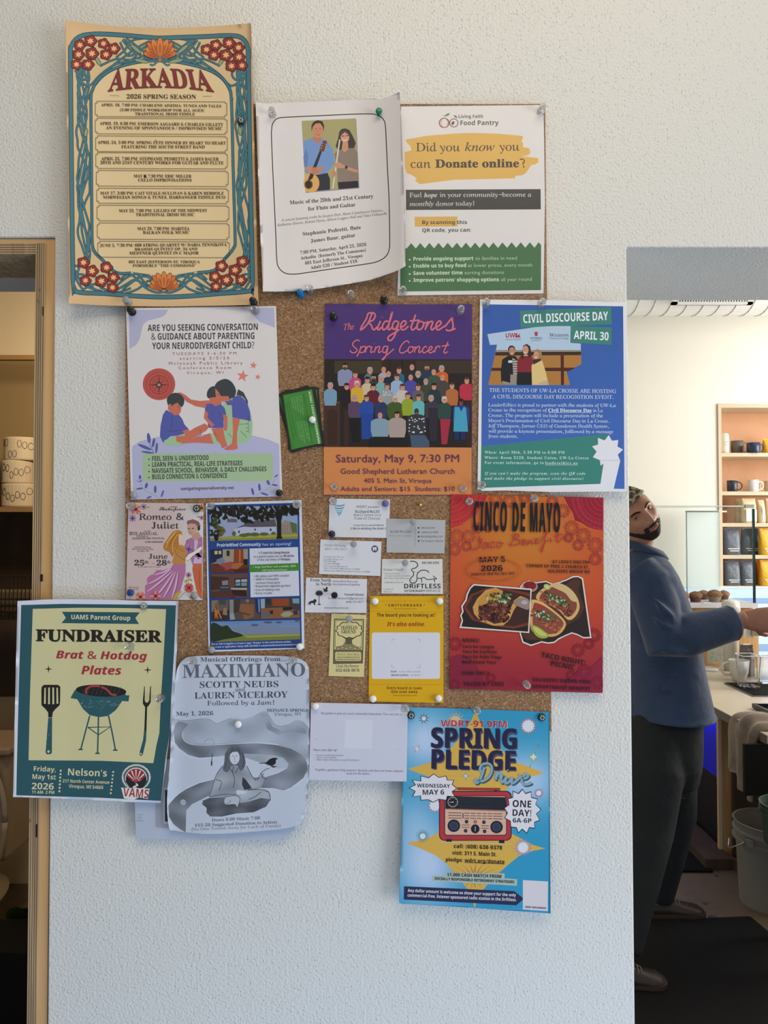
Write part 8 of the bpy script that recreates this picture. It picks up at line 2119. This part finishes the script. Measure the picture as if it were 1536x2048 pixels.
# wrapped rolls
M_WRAP = mat('white wrapping paper', (0.46, 0.39, 0.29), .6)
M_BLK2 = mat('black drawn line', (0.07, 0.06, 0.05), .6)
Zw = 3.36
ztop = wz(1014, Zw)
for i in range(3):
    rr_ = .052
    zc = wz(1014, Zb - .3) + .002 + rr_ + i * (2 * rr_ + .001)
    xr = wx(64, Zw) + [.0, -.012, .004][i]
    hgt = .105
    lab = ['bottom patterned paper-wrapped roll of the stack on the washroom shelf', 'middle patterned paper-wrapped roll of the stack on the washroom shelf', 'top patterned paper-wrapped roll of the stack on the washroom shelf'][i]
    xl0 = wx(8 + (i == 2) * 4, Zw) + .0
    o = thing('wrapped_roll', lab, 'paper roll', ((xl0 + xr) / 2, Zw - 1.08, zc - rr_), 'wrapped paper rolls on the washroom shelf')
    cxr = (xl0 + xr) / 2 + .004; wr = (xr - xl0) / 2 + .012
    rings = []
    for t, q in ((0, .96), (.06, 1), (.94, 1), (1, .96)):
        rings.append([(cxr + wr * q * math.cos(2 * PI * k / 28), Zw - 1.08 + rr_ * 1.1 * q * math.sin(2 * PI * k / 28), zc - rr_ + 2 * rr_ * t) for k in range(28)])
    mesh_obj('wrapping', loft(rings), M_WRAP, o, smooth=False)
    rn = random.Random(i)
    vf = []
    for k in range(7):
        u = -.85 + .28 * k; z = zc + rn.uniform(-.03, .03)
        P = []
        for q in range(9):
            a = 2 * PI * q / 8; uu = u + .12 * math.cos(a)
            if abs(uu) > .97: uu = math.copysign(.97, uu)
            P.append((cxr + wr * uu, Zw - 1.08 - rr_ * 1.1 * math.sqrt(max(0.001, 1 - uu * uu)) - .001, z + .016 * math.sin(a)))
        vf.append(sweep(P, .0012, 4))
    mesh_obj('drawn_pattern', join(*vf), M_BLK2, o)
# wire baskets below
bk = thing('wire_basket', 'dark wire basket with pale contents under the washroom shelf', 'basket', (-1.9, 2.1, 1.3))
Zk = 3.2
M_WIRE = mat('dark wire', (0.02, 0.016, 0.012), .5)
for py in (1152, 1199, 1213, 1224, 1232): mesh_obj('wire', bx(wx(-120, Zk), wx(62, Zk), Zk - 1.08, Zk - 1.075, wz(py + (4 if py in (1152, 1232) else 1), Zk), wz(py - 2, Zk)), M_WIRE, bk)
for i in range(24): mesh_obj('wire', bx(wx(-116 + i * 8, Zk), wx(-116 + i * 8, Zk) + .003, Zk - 1.08, Zk - 1.077, wz(1236, Zk), wz(1152, Zk)), M_WIRE, bk)
mesh_obj('linen', bx(wx(-118, Zk), wx(60, Zk), Zk - 1.06, Zk - .88, wz(1236, Zk), wz(1186, Zk)), mat('folded beige cloth', (0.16, 0.115, 0.07), .9), bk)
mesh_obj('bottom', bx(wx(-120, Zk), wx(62, Zk), Zk - 1.08, Zk - .86, wz(1240, Zk), wz(1236, Zk)), M_WIRE, bk)
mesh_obj('bracket', bx(wx(-120, Zk), wx(-112, Zk), Zk - .86, yb - .03, wz(1240, Zk), wz(1236, Zk)), M_WIRE, bk)
mesh_obj('bracket', bx(wx(54, Zk), wx(62, Zk), Zk - .86, yb - .03, wz(1240, Zk), wz(1236, Zk)), M_WIRE, bk)

# toilet with raised seat
M_CER = mat('beige ceramic', (0.40, 0.31, 0.21), .3)
M_SEAT = mat('pale seat plastic', (0.44, 0.37, 0.27), .35)
Zt_ = 3.05
yt = Zt_ - 1.08
tcx = wx(-38, Zt_)
to = thing('toilet', 'beige toilet with raised oval seat at the left frame edge', 'toilet', (tcx, yt, 0))
ex = wx(22, Zt_) - tcx
zc = wz(1640, Zt_); rz = (wz(1515, Zt_) - wz(1765, Zt_)) / 2
ring_o = [(tcx + ex * math.cos(a), yt - .02, zc + rz * math.sin(a)) for a in [2 * PI * k / 44 for k in range(44)]]
ring_o2 = [(x, yt + .004, z) for x, y, z in ring_o]
mesh_obj('seat_lid', loft([ring_o, ring_o2]), M_SEAT, to)
mesh_obj('seat_ring', sweep(ring_o + [ring_o[0]], .012, 8, up=(0, 1, 0)), M_SEAT, to, smooth=True)
for z_ in (wz(1574, Zt_), wz(1693, Zt_)): mesh_obj('bumper', ball((wx(2, Zt_), yt - .026, z_), .018, .008, .011, 10, 6), M_SEAT, to, smooth=True)
tx_ = wx(47, Zt_ + .12)
bevel(mesh_obj('tank', bx(tcx - .3, tx_ - .01, yt + .03, yt + .30, wz(1735, Zt_), wz(1516, Zt_)), M_CER, to), .03, 4)
bevel(mesh_obj('tank_lid', bx(tcx - .31, tx_, yt + .02, yt + .31, wz(1516, Zt_), wz(1500, Zt_)), M_CER, to), .01, 3)
mesh_obj('bowl', lathe([(0, 0), (.13, 0), (.12, .05), (.11, .16), (.17, .27), (.19, .30), (0, .30)], (tcx + .02, yt - .22, 0), 32, sy=1.3), M_CER, to, smooth=True)
# black bin and plant
bn = thing('waste_bin', 'black bin at the bottom of the left doorway', 'bin', (wx(10, 2.4), 1.32, 0))
zt_ = wz(1888, 2.35)
mesh_obj('bin_body', loft([rr2 for rr2 in ([(wx(-60, 2.4) + .0 + (x + .18) , 1.2 + (y + .12), z) for x, y in rrect(-.16, -.1, .16, .1, .03)] for z in (0.0, zt_))]), M_BLACK, bn)
M_LEAF = mat('dark green leaf', (0.055, 0.085, 0.03), .45)
pt = thing('potted_plant', 'dark green leafy plant between the toilet and the door frame', 'plant', (wx(42, 2.6), 1.52, 0))
px_, py_ = wx(52, 2.6), 1.60
mesh_obj('pot', lathe([(0, 0), (.09, 0), (.11, .22), (.12, .24), (.10, .24), (.09, .22), (0, .21)], (px_, py_, 0), 26), M_DARKWOOD, pt, smooth=True)


def leaf(tip, base, w):
    b = np.array(base, float); t = np.array(tip, float); d = t - b; side = np.cross(d, (0, 1, 0)); side = side / np.linalg.norm(side) * w
    V = []; n = 8
    for i in range(n + 1):
        s = i / n; q = math.sin(PI * s) ** .7; c = b + d * s + np.array([0, -.03, .03]) * math.sin(PI * s); V += [tuple(c - side * q), tuple(c + np.array([0, .006, 0])), tuple(c + side * q)]
    F = []
    for i in range(n): a = 3 * i; F += [(a, a + 1, a + 4, a + 3), (a + 1, a + 2, a + 5, a + 4)]
    return V, F


B0 = (px_, py_, .22)
for (px, py, w_) in ((34, 1812, .05), (46, 1822, .05), (58, 1815, .045), (22, 1850, .045), (30, 1875, .03), (14, 1918, .018), (50, 1868, .05), (64, 1850, .05), (40, 1840, .05)):
    mesh_obj('leaf', leaf(W(px, py, 2.52), B0, w_), M_LEAF, pt, smooth=True)


# ================================================================ the person behind the counter
ZM = 3.20
M_SKIN = mat('tanned skin', (0.46, 0.225, 0.15), 0.5, noise=(30, (0.40, 0.18, 0.115), .6))
M_JACK = mat('blue cotton work jacket', (0.031, 0.056, 0.125), 0.85, noise=(18, (0.023, 0.044, 0.10), .5), bump=(9, .5, .02), sheen=.2)
M_TROU = mat('black trousers', (0.009, 0.012, 0.015), 0.85, bump=(10, .5, .02))
M_SHOE = mat('dark brown leather', (0.035, 0.020, 0.016), 0.45)
M_SOLE = mat('brown rubber sole', (0.05, 0.03, 0.022), 0.7)
M_HAIR = mat('dark brown beard', (0.034, 0.020, 0.015), 0.75, bump=(500, 1.0, .003))
M_CAMO = mat('tan and grey camouflage cloth', (0.42, 0.38, 0.22), 0.85, noise=(55, (0.05, 0.05, 0.045), .10))
M_EYE = mat('eye white', (0.70, 0.66, 0.62), 0.2)
M_IRIS = mat('dark iris', (0.015, 0.010, 0.008), 0.5, spec=.2)
M_LIP = mat('lip', (0.36, 0.13, 0.11), 0.45)

pe = thing('person', 'person in blue work jacket and black trousers leaning back, one arm outstretched over the counter', 'person', (1.12, ZM - 1.08, 0))

# head frame
U = Vector((-0.62, -0.05, 0.78)).normalized()
Fw = Vector((0.14, -0.98, -0.04)); Fw = (Fw - U * Fw.dot(U)).normalized()
Sx = Fw.cross(U).normalized()          # towards the head's right-hand side of its own face
HC = Vector(W(1268, 1028, ZM - .03))
HS = 1.12


def hp(x, y, z):
    return tuple(HC + (Sx * x + Fw * y + U * z) * HS)


def g2(x, z, cx, cz, rx, rz):
    return math.exp(-((x - cx) / rx) ** 2 - ((z - cz) / rz) ** 2)


def head_local(th, ph):
    """th from the crown down, ph round from the face"""
    sx, sy, sz = math.sin(th) * math.sin(ph), math.sin(th) * math.cos(ph), math.cos(th)
    x, y, z = .076 * sx, .094 * sy, .120 * sz
    if z > 0: z *= .90
    if z < 0:
        k = -z / .12
        x *= 1 - .26 * k ** 1.3
        if y < 0: y *= 1 - .35 * k
        else: y *= 1 + .12 * k
    if y > 0:
        f = min(1.0, y / .05)
        d = 0
        if z < .016: d += .021 * math.exp(-(x / .0095) ** 2) * math.exp(-((z + .036) / .030) ** 2) * (1 if z > -.040 else math.exp(-((z + .040) / .007) ** 2))
        d += .010 * math.exp(-(x / .008) ** 2) * math.exp(-((z + .005) / .02) ** 2)
        for s in (1, -1):
            d += .010 * g2(x, z, s * .0135, -.040, .008, .008)
            d -= .011 * g2(x, z, s * .0295, .000, .017, .012)
            d += .007 * g2(x, z, s * .030, .021, .022, .008)
            d += .006 * g2(x, z, s * .048, -.030, .018, .02)
        d += .007 * g2(x, z, 0, -.064, .024, .009) - .004 * g2(x, z, 0, -.0655, .022, .0022) + .010 * g2(x, z, 0, -.102, .022, .018) - .004 * g2(x, z, 0, -.083, .02, .008)
        y += d * f
    return x, y, z


NT, NP = 120, 160
hv = []; hf = []
for i in range(NT + 1):
    th = PI * min(max(i / NT, .004), .996)
    for j in range(NP):
        hv.append(head_local(th, 2 * PI * j / NP))
for i in range(NT):
    for j in range(NP):
        k = (j + 1) % NP; hf.append((i * NP + j, i * NP + k, (i + 1) * NP + k, (i + 1) * NP + j))
cap_f = [tuple(range(NP)), tuple(NT * NP + j for j in range(NP - 1, -1, -1))]
head = ([hp(*p) for p in hv], hf + cap_f)
ears = join(*[ball(hp(s * .070, -.022, -.012), .010, .018, .030, 12, 8) for s in (1, -1)])
chin_base = Vector(hp(0, -.03, -.075))
NECK = Vector(W(1268, 1118, ZM))
neck = sweep([hp(0, -.02, -.05), tuple(chin_base), tuple((chin_base + NECK) / 2), tuple(NECK), tuple(NECK + Vector((0, 0, -.08)))], [.056, .057, .058, .064, .075], 20)


def M2(px, py, Z=ZM): return W(px, py, Z)


def torso_rings(tab, Zc_, seg=32, pw=1.0, pads=0.0):
    rings = []
    for py, l, r, hw in tab:
        a, b = M2(l, py, Zc_), M2(r, py, Zc_); cx = (a[0] + b[0]) / 2; rx = (b[0] - a[0]) / 2 - pads
        rings.append([(cx + rx * math.cos(q), Zc_ - 1.08 + (hw - pads) * math.sin(q), a[2]) for q in [2 * PI * k / seg for k in range(seg)]])
    return rings


TT = [(1099, 1250, 1312, .088), (1112, 1246, 1325, .12), (1128, 1243, 1335, .17), (1150, 1246, 1346, .205), (1200, 1246, 1368, .205), (1250, 1250, 1386, .195), (1300, 1252, 1396, .19), (1350, 1254, 1405, .20), (1400, 1254, 1415, .225), (1426, 1253, 1419, .24)]
core = loft(torso_rings(TT, ZM, pads=.022))
ZA = 3.03
sho = Vector(M2(1292, 1152, 3.06)); elb = Vector(M2(1334, 1280, 2.99)); wri = Vector(M2(1488, 1240, ZA)); palm = Vector(M2(1528, 1234, ZA))
arm_r = sweep([sho, (sho + elb) / 2, elb, elb.lerp(wri, .35), elb.lerp(wri, .75), wri], [.055, .05, .045, .046, .036, (.026, .036)], 16)
knu = Vector(M2(1566, 1240, ZA))
hand = sweep([elb.lerp(wri, .9), wri, wri.lerp(knu, .35), wri.lerp(knu, .7), knu, knu + Vector((.012, 0, -.003))], [(.024, .034), (.022, .036), (.024, .050), (.022, .055), (.019, .053), (.012, .045)], 20, up=(0, 0, 1))
fing = []
for k, (oz, L) in enumerate(((.038, .074), (.014, .083), (-.011, .078), (-.034, .062))):
    b = knu + Vector((-.012, 0, oz)); d = Vector((1, .06 * k, (.12, .02, -.06, -.16)[k])).normalized()
    p1 = b + d * (L * .45); p2 = p1 + (d + Vector((-.1, .45, -.15))).normalized() * (L * .34); p3 = p2 + (d + Vector((-.35, .9, -.2))).normalized() * (L * .28)
    fing.append(sweep([b, p1, p2, p3, p3 + (p3 - p2) * .12], [.0105, .0095, .0088, .0078, .004], 12))
tb_ = wri.lerp(knu, .35) + Vector((0, .012, -.03))
fing.append(sweep([tb_, tb_ + Vector((.030, .02, -.028)), tb_ + Vector((.058, .035, -.036)), tb_ + Vector((.078, .045, -.030))], [.015, .0125, .011, .007], 12))
# far arm bent forward, hidden behind the torso
sho2 = Vector((sho.x - .02, ZM - 1.08 + .19, sho.z)); elb2 = Vector((sho2.x + .02, sho2.y + .03, sho.z - .27)); wri2 = Vector((elb2.x + .17, elb2.y - .03, elb2.z + .03))
arm_l = sweep([sho2, (sho2 + elb2) / 2, elb2, (elb2 + wri2) / 2, wri2], [.055, .048, .043, .036, .028], 14)
hl = sweep([wri2, wri2 + Vector((.05, 0, 0)), wri2 + Vector((.09, 0, -.01)), wri2 + Vector((.10, 0, -.012))], [(.024, .030), (.022, .042), (.018, .040), (.010, .03)], 14)
f2 = [sweep([wri2 + Vector((.085, 0, oz)), wri2 + Vector((.085 + L * .5, -.01, oz - .01)), wri2 + Vector((.085 + L * .8, -.02, oz - .035)), wri2 + Vector((.085 + L * .85, -.03, oz - .055))], [.0105, .0095, .0088, .006], 10) for oz, L in ((.03, .07), (.01, .08), (-.012, .075), (-.03, .06))]
f2.append(sweep([wri2 + Vector((.02, -.02, .01)), wri2 + Vector((.05, -.045, .005)), wri2 + Vector((.075, -.05, -.005))], [.014, .0115, .008], 10))
# legs
hip_f, kn_f, an_f = Vector(M2(1330, 1440, 3.28)), Vector(M2(1345, 1630, 3.28)), Vector(M2(1312, 1795, 3.30))
hip_n, kn_n, an_n = Vector(M2(1318, 1440, 3.10)), Vector(M2(1294, 1660, 2.98)), Vector(M2(1243, 1905, 2.80))
legs = [sweep([a, b_, c_, Vector((c_.x, c_.y, .05))], [.060, .050, .038, .028], 16) for a, b_, c_ in ((hip_f, kn_f, an_f), (hip_n, kn_n, an_n))]
feet = [sweep([Vector((c_.x - .03, c_.y, .042)), Vector((c_.x + .04, c_.y, .042)), Vector((c_.x + .12, c_.y, .034))], [.024, .024, .014], 12) for c_ in (an_f, an_n)]
hips = ball(tuple((hip_f + hip_n) / 2 + Vector((0, 0, .03))), .10, .12, .09, 24, 14)
body = remesh(join(head, ears, neck, core, arm_r, hand, *fing, arm_l, hl, *f2, *legs, *feet, hips), .0042, 2)
mesh_obj('body', body, M_SKIN, pe, smooth=True)

# face details
for s in (1, -1):
    ex_, ey_ = (.0290, .0660) if s > 0 else (.0312, .0700)
    mesh_obj('eye', ball(hp(s * ex_, ey_, .001), .0125, .0125, .0118, 20, 14), M_EYE, pe, smooth=True)
    c = Vector(hp(s * ex_, ey_, .001)); dcam = (Vector(CAM) - c).normalized()
    mesh_obj('iris', ball(tuple(c + dcam * .0092), .0058, .0058, .0060, 14, 10), M_IRIS, pe, smooth=True)
    lid = [hp(s * (.0290 + .0135 * math.cos(a)), .0800 - .006 * abs(math.cos(a)) ** 2, .001 + .0068 * math.sin(a)) for a in np.linspace(.1, PI - .1, 9)]
    mesh_obj('eyelid', sweep(lid, .0026, 8), M_SKIN, pe, smooth=True)
    lid = [hp(s * (.0290 + .0125 * math.cos(a)), .0795 - .006 * abs(math.cos(a)) ** 2, -.0005 - .0058 * math.sin(a)) for a in np.linspace(.2, PI - .2, 9)]
    mesh_obj('eyelid', sweep(lid, .0020, 8), M_SKIN, pe, smooth=True)
    br = [hp(s * x, y, z) for x, y, z in ((.012, .0945, .014), (.022, .0925, .0195), (.035, .0865, .0215), (.047, .077, .018))]
    mesh_obj('eyebrow', sweep(catmull(br, 4), [.0028 + .0014 * math.sin(PI * i / 12) for i in range(13)], 8), M_HAIR, pe, smooth=True)
lip = [hp(x, .0915 - 11 * x * x, -.0655) for x in np.linspace(-.021, .021, 9)]
mesh_obj('mouth', sweep(lip, [.001, .0025, .0032, .0036, .0037, .0036, .0032, .0025, .001], 8), M_LIP, pe, smooth=True)


def patch(cond, off, m, name, jit=0.0, offfn=None):
    rn = random.Random(9); used = {}; V = []; F = []
    def idx(k, o):
        if (k, o) not in used:
            x, y, z = hv[k]; n = Vector((x / .076 ** 2, y / .094 ** 2, z / .12 ** 2)).normalized(); q = (off + rn.uniform(0, jit)) if o else -.002
            used[(k, o)] = len(V); V.append(hp(x + n.x * q, y + n.y * q, z + n.z * q))
        return used[(k, o)]
    edges = {}
    for f in hf:
        c = [sum(hv[k][a] for k in f) / 4 for a in range(3)]
        if cond(*c):
            F.append([idx(k, 1) for k in f]); F.append([idx(k, 0) for k in reversed(f)])
            for a in range(4):
                e = (f[a], f[(a + 1) % 4]); edges[(min(e), max(e))] = edges.get((min(e), max(e)), []) + [e]
    for e in edges.values():
        if len(e) == 1: a, b = e[0]; F.append([idx(b, 1), idx(a, 1), idx(a, 0), idx(b, 0)])
    return mesh_obj(name, (V, F), m, pe, smooth=True)


def is_beard(x, y, z):
    if y < -.015: return False
    line = -.050 - .018 * (1 - min(1, abs(x) / .05)) + (.045 * max(0, (.055 - y) / .07))
    chin = z < line - .012 and not (abs(x) < .023 and z > -.0745)
    mou = abs(x) < .030 and -.0585 < z < -.0465 - .22 * abs(x) and y > .05
    side = abs(x) > .022 and abs(x) < .036 and -.080 < z < -.050 and y > .05
    return chin or mou or side


patch(is_beard, .0014, M_HAIR, 'beard', .0016)
patch(lambda x, y, z: z > .056 - .30 * max(0, -y) and not (y > .05 and z < .060), .007, M_CAMO, 'cap', .004)
bb = [hp(x, .088 - 10 * x * x, .062) for x in np.linspace(-.06, .06, 11)]
mesh_obj('cap_brim', sweep(bb, [(.010, .005)] * 11, 10), M_CAMO, pe, smooth=True)
patch(lambda x, y, z: y < .006 and z < .057 and z > -.045 and not (y > -.02 and z < -.01), .003, M_HAIR, 'hair', .003)

# jacket
sl_r = sweep([sho + Vector((-.03, .03, .02)), sho + Vector((.01, 0, -.03)), (sho + elb) / 2, elb + Vector((-.01, 0, -.005)), elb.lerp(wri, .22), elb.lerp(wri, .5), elb.lerp(wri, .74), elb.lerp(wri, .88)], [.085, .093, .092, .090, .088, .080, .073, (.064, .072)], 28)
sl_l = sweep([sho2, (sho2 + elb2) / 2, elb2, (elb2 + wri2) / 2, wri2], [.09, .085, .08, .07, .055], 22)
folds = []
for a, b, r in (((1302, 1190, 2.92), (1350, 1235, 2.92), .012), ((1300, 1230, 2.92), (1345, 1258, 2.91), .010), ((1320, 1300, 2.91), (1385, 1295, 2.92), .012), ((1372, 1268, 2.93), (1425, 1248, 2.94), .009), ((1290, 1330, 3.0), (1400, 1352, 3.02), .010), ((1300, 1380, 3.0), (1400, 1370, 3.02), .008), ((1335, 1180, 3.02), (1368, 1236, 3.04), .008)):
    A, B = Vector(M2(*a)), Vector(M2(*b)); mid = (A + B) / 2 + Vector((0, 0, -.012)); folds.append(sweep([A, A.lerp(mid, .5), mid, mid.lerp(B, .5), B], [r * .3, r, r * 1.3, r, r * .3], 10))
hem = sweep([p for p in torso_rings([(1424, 1253, 1419, .24)], ZM)[0]] + [torso_rings([(1424, 1253, 1419, .24)], ZM)[0][0]], .008, 8)
jk = remesh(join(loft(torso_rings(TT, ZM)), sl_r, sl_l, hem, *folds), .0075, 12)
mesh_obj('jacket', jk, M_JACK, pe, smooth=True)
# collar: a band round the neck with a pointed front wing
def collar_pt(a, up_, out):
    c = Vector(M2(1288, 1113, ZM)); return c + Vector(((.075 + out) * math.cos(a), (.085 + out) * math.sin(a), up_ - .028 * math.cos(a)))
V = []; F = []; n = 28
for i in range(n + 1):
    a = 2 * PI * i / n + .35
    for u_, o_ in ((0, .012), (.040, -.004), (.046, .004), (.006, .026)): V.append(tuple(collar_pt(a, u_ + (.010 if o_ > .01 else 0), o_)))
for i in range(n):
    for j in range(4): k = (j + 1) % 4; F.append((4 * i + j, 4 * i + k, 4 * (i + 1) + k, 4 * (i + 1) + j))
mesh_obj('collar', (V, F), M_JACK, pe, smooth=True)
wing = [M2(1298, 1108, ZM - .10), M2(1318, 1117, ZM - .11), M2(1333, 1138, ZM - .10), M2(1324, 1139, ZM - .12), M2(1300, 1126, ZM - .13)]
wv = [tuple(p) for p in wing] + [(p[0], p[1] + .008, p[2]) for p in wing]
mesh_obj('collar_wing', (wv, [(0, 1, 2, 3, 4), (9, 8, 7, 6, 5)] + [(i, (i + 1) % 5, (i + 1) % 5 + 5, i + 5) for i in range(5)]), M_JACK, pe)
pl = [Vector(M2(a, b, c)) for a, b, c in ((1322, 1136, ZM - .13), (1346, 1165, ZM - .125), (1364, 1200, ZM - .11), (1380, 1243, ZM - .09))]
mesh_obj('placket', sweep(catmull(pl, 5), (.010, .003), 8), M_JACK, pe, smooth=True)
cuff = wri.lerp(elb, .165)
ax = (wri - elb).normalized()
cr = []
for k in range(25):
    a = 2 * PI * k / 24; s1 = ax.cross(Vector((0, 0, 1))).normalized(); s2 = s1.cross(ax).normalized(); cr.append(tuple(cuff + s1 * .0635 * math.cos(a) + s2 * .070 * math.sin(a)))
mesh_obj('cuff', sweep(cr, .0032, 8), M_JACK, pe, smooth=True)

# trousers
tr1 = sweep([hip_f + Vector((0, 0, .10)), hip_f, hip_f.lerp(kn_f, .5), kn_f, kn_f.lerp(an_f, .45), an_f + Vector((0, 0, .0))], [.13, .135, .120, .100, .088, .072], 28)
tr2 = sweep([hip_n + Vector((0, .05, .03)), hip_n + Vector((0, .03, -.03)), hip_n.lerp(kn_n, .5), kn_n, kn_n.lerp(an_n, .45), an_n + Vector((0, 0, .01))], [.08, .112, .120, .102, .088, .070], 28)
tf = []
for a, b, r in (((1300, 1500, 3.0), (1390, 1480, 3.06), .012), ((1290, 1560, 2.98), (1380, 1600, 3.06), .012), ((1300, 1640, 2.95), (1360, 1600, 3.0), .012), ((1280, 1700, 2.90), (1330, 1680, 2.94), .010)):
    A, B = Vector(M2(*a)), Vector(M2(*b)); tf.append(sweep([A, (A + B) / 2 + Vector((0, 0, -.02)), B], [r * .4, r, r * .4], 10))
mesh_obj('trousers', remesh(join(tr1, tr2, loft(torso_rings([(1405, 1262, 1398, .17), (1440, 1257, 1398, .195), (1490, 1252, 1396, .215), (1520, 1252, 1394, .215), (1560, 1262, 1390, .17)], ZM)), *tf), .009, 5), M_TROU, pe, smooth=True)


def shoe(cx, cy, toe):
    L = toe - cx + .07
    x0_ = cx - .07
    rings = []; sole = []
    for t, hw, h in ((0, .020, .055), (.05, .034, .075), (.2, .038, .085), (.4, .038, .085), (.55, .043, .070), (.75, .050, .055), (.9, .046, .048), (.98, .028, .036), (1.0, .012, .025)):
        rings.append([(x0_ + L * t, cy + hw * math.cos(q), .018 + (h - .018) * max(0, math.sin(q)) ** .8 if math.sin(q) > 0 else .018) for q in [2 * PI * k / 20 for k in range(20)]])
        sole.append([(x0_ + L * t + (.006 if t > .9 else -.004 if t < .1 else 0), cy + (hw + .004) * math.cos(q), (.026 if math.sin(q) > 0 else .001)) for q in [2 * PI * k / 20 for k in range(20)]])
    o = mesh_obj('shoe', loft(rings), M_SHOE, pe, smooth=True)
    mesh_obj('sole', loft(sole), M_SOLE, o)
    for k in range(4):
        x = x0_ + L * (.42 + .06 * k); mesh_obj('lace', sweep([(x, cy - .022, .082 - k * .006), (x + .004, cy, .090 - k * .007), (x, cy + .022, .082 - k * .006)], .0022, 6), M_TOWEL, o)


shoe(an_f.x, an_f.y, 1.405)
shoe(an_n.x, an_n.y, 1.045)
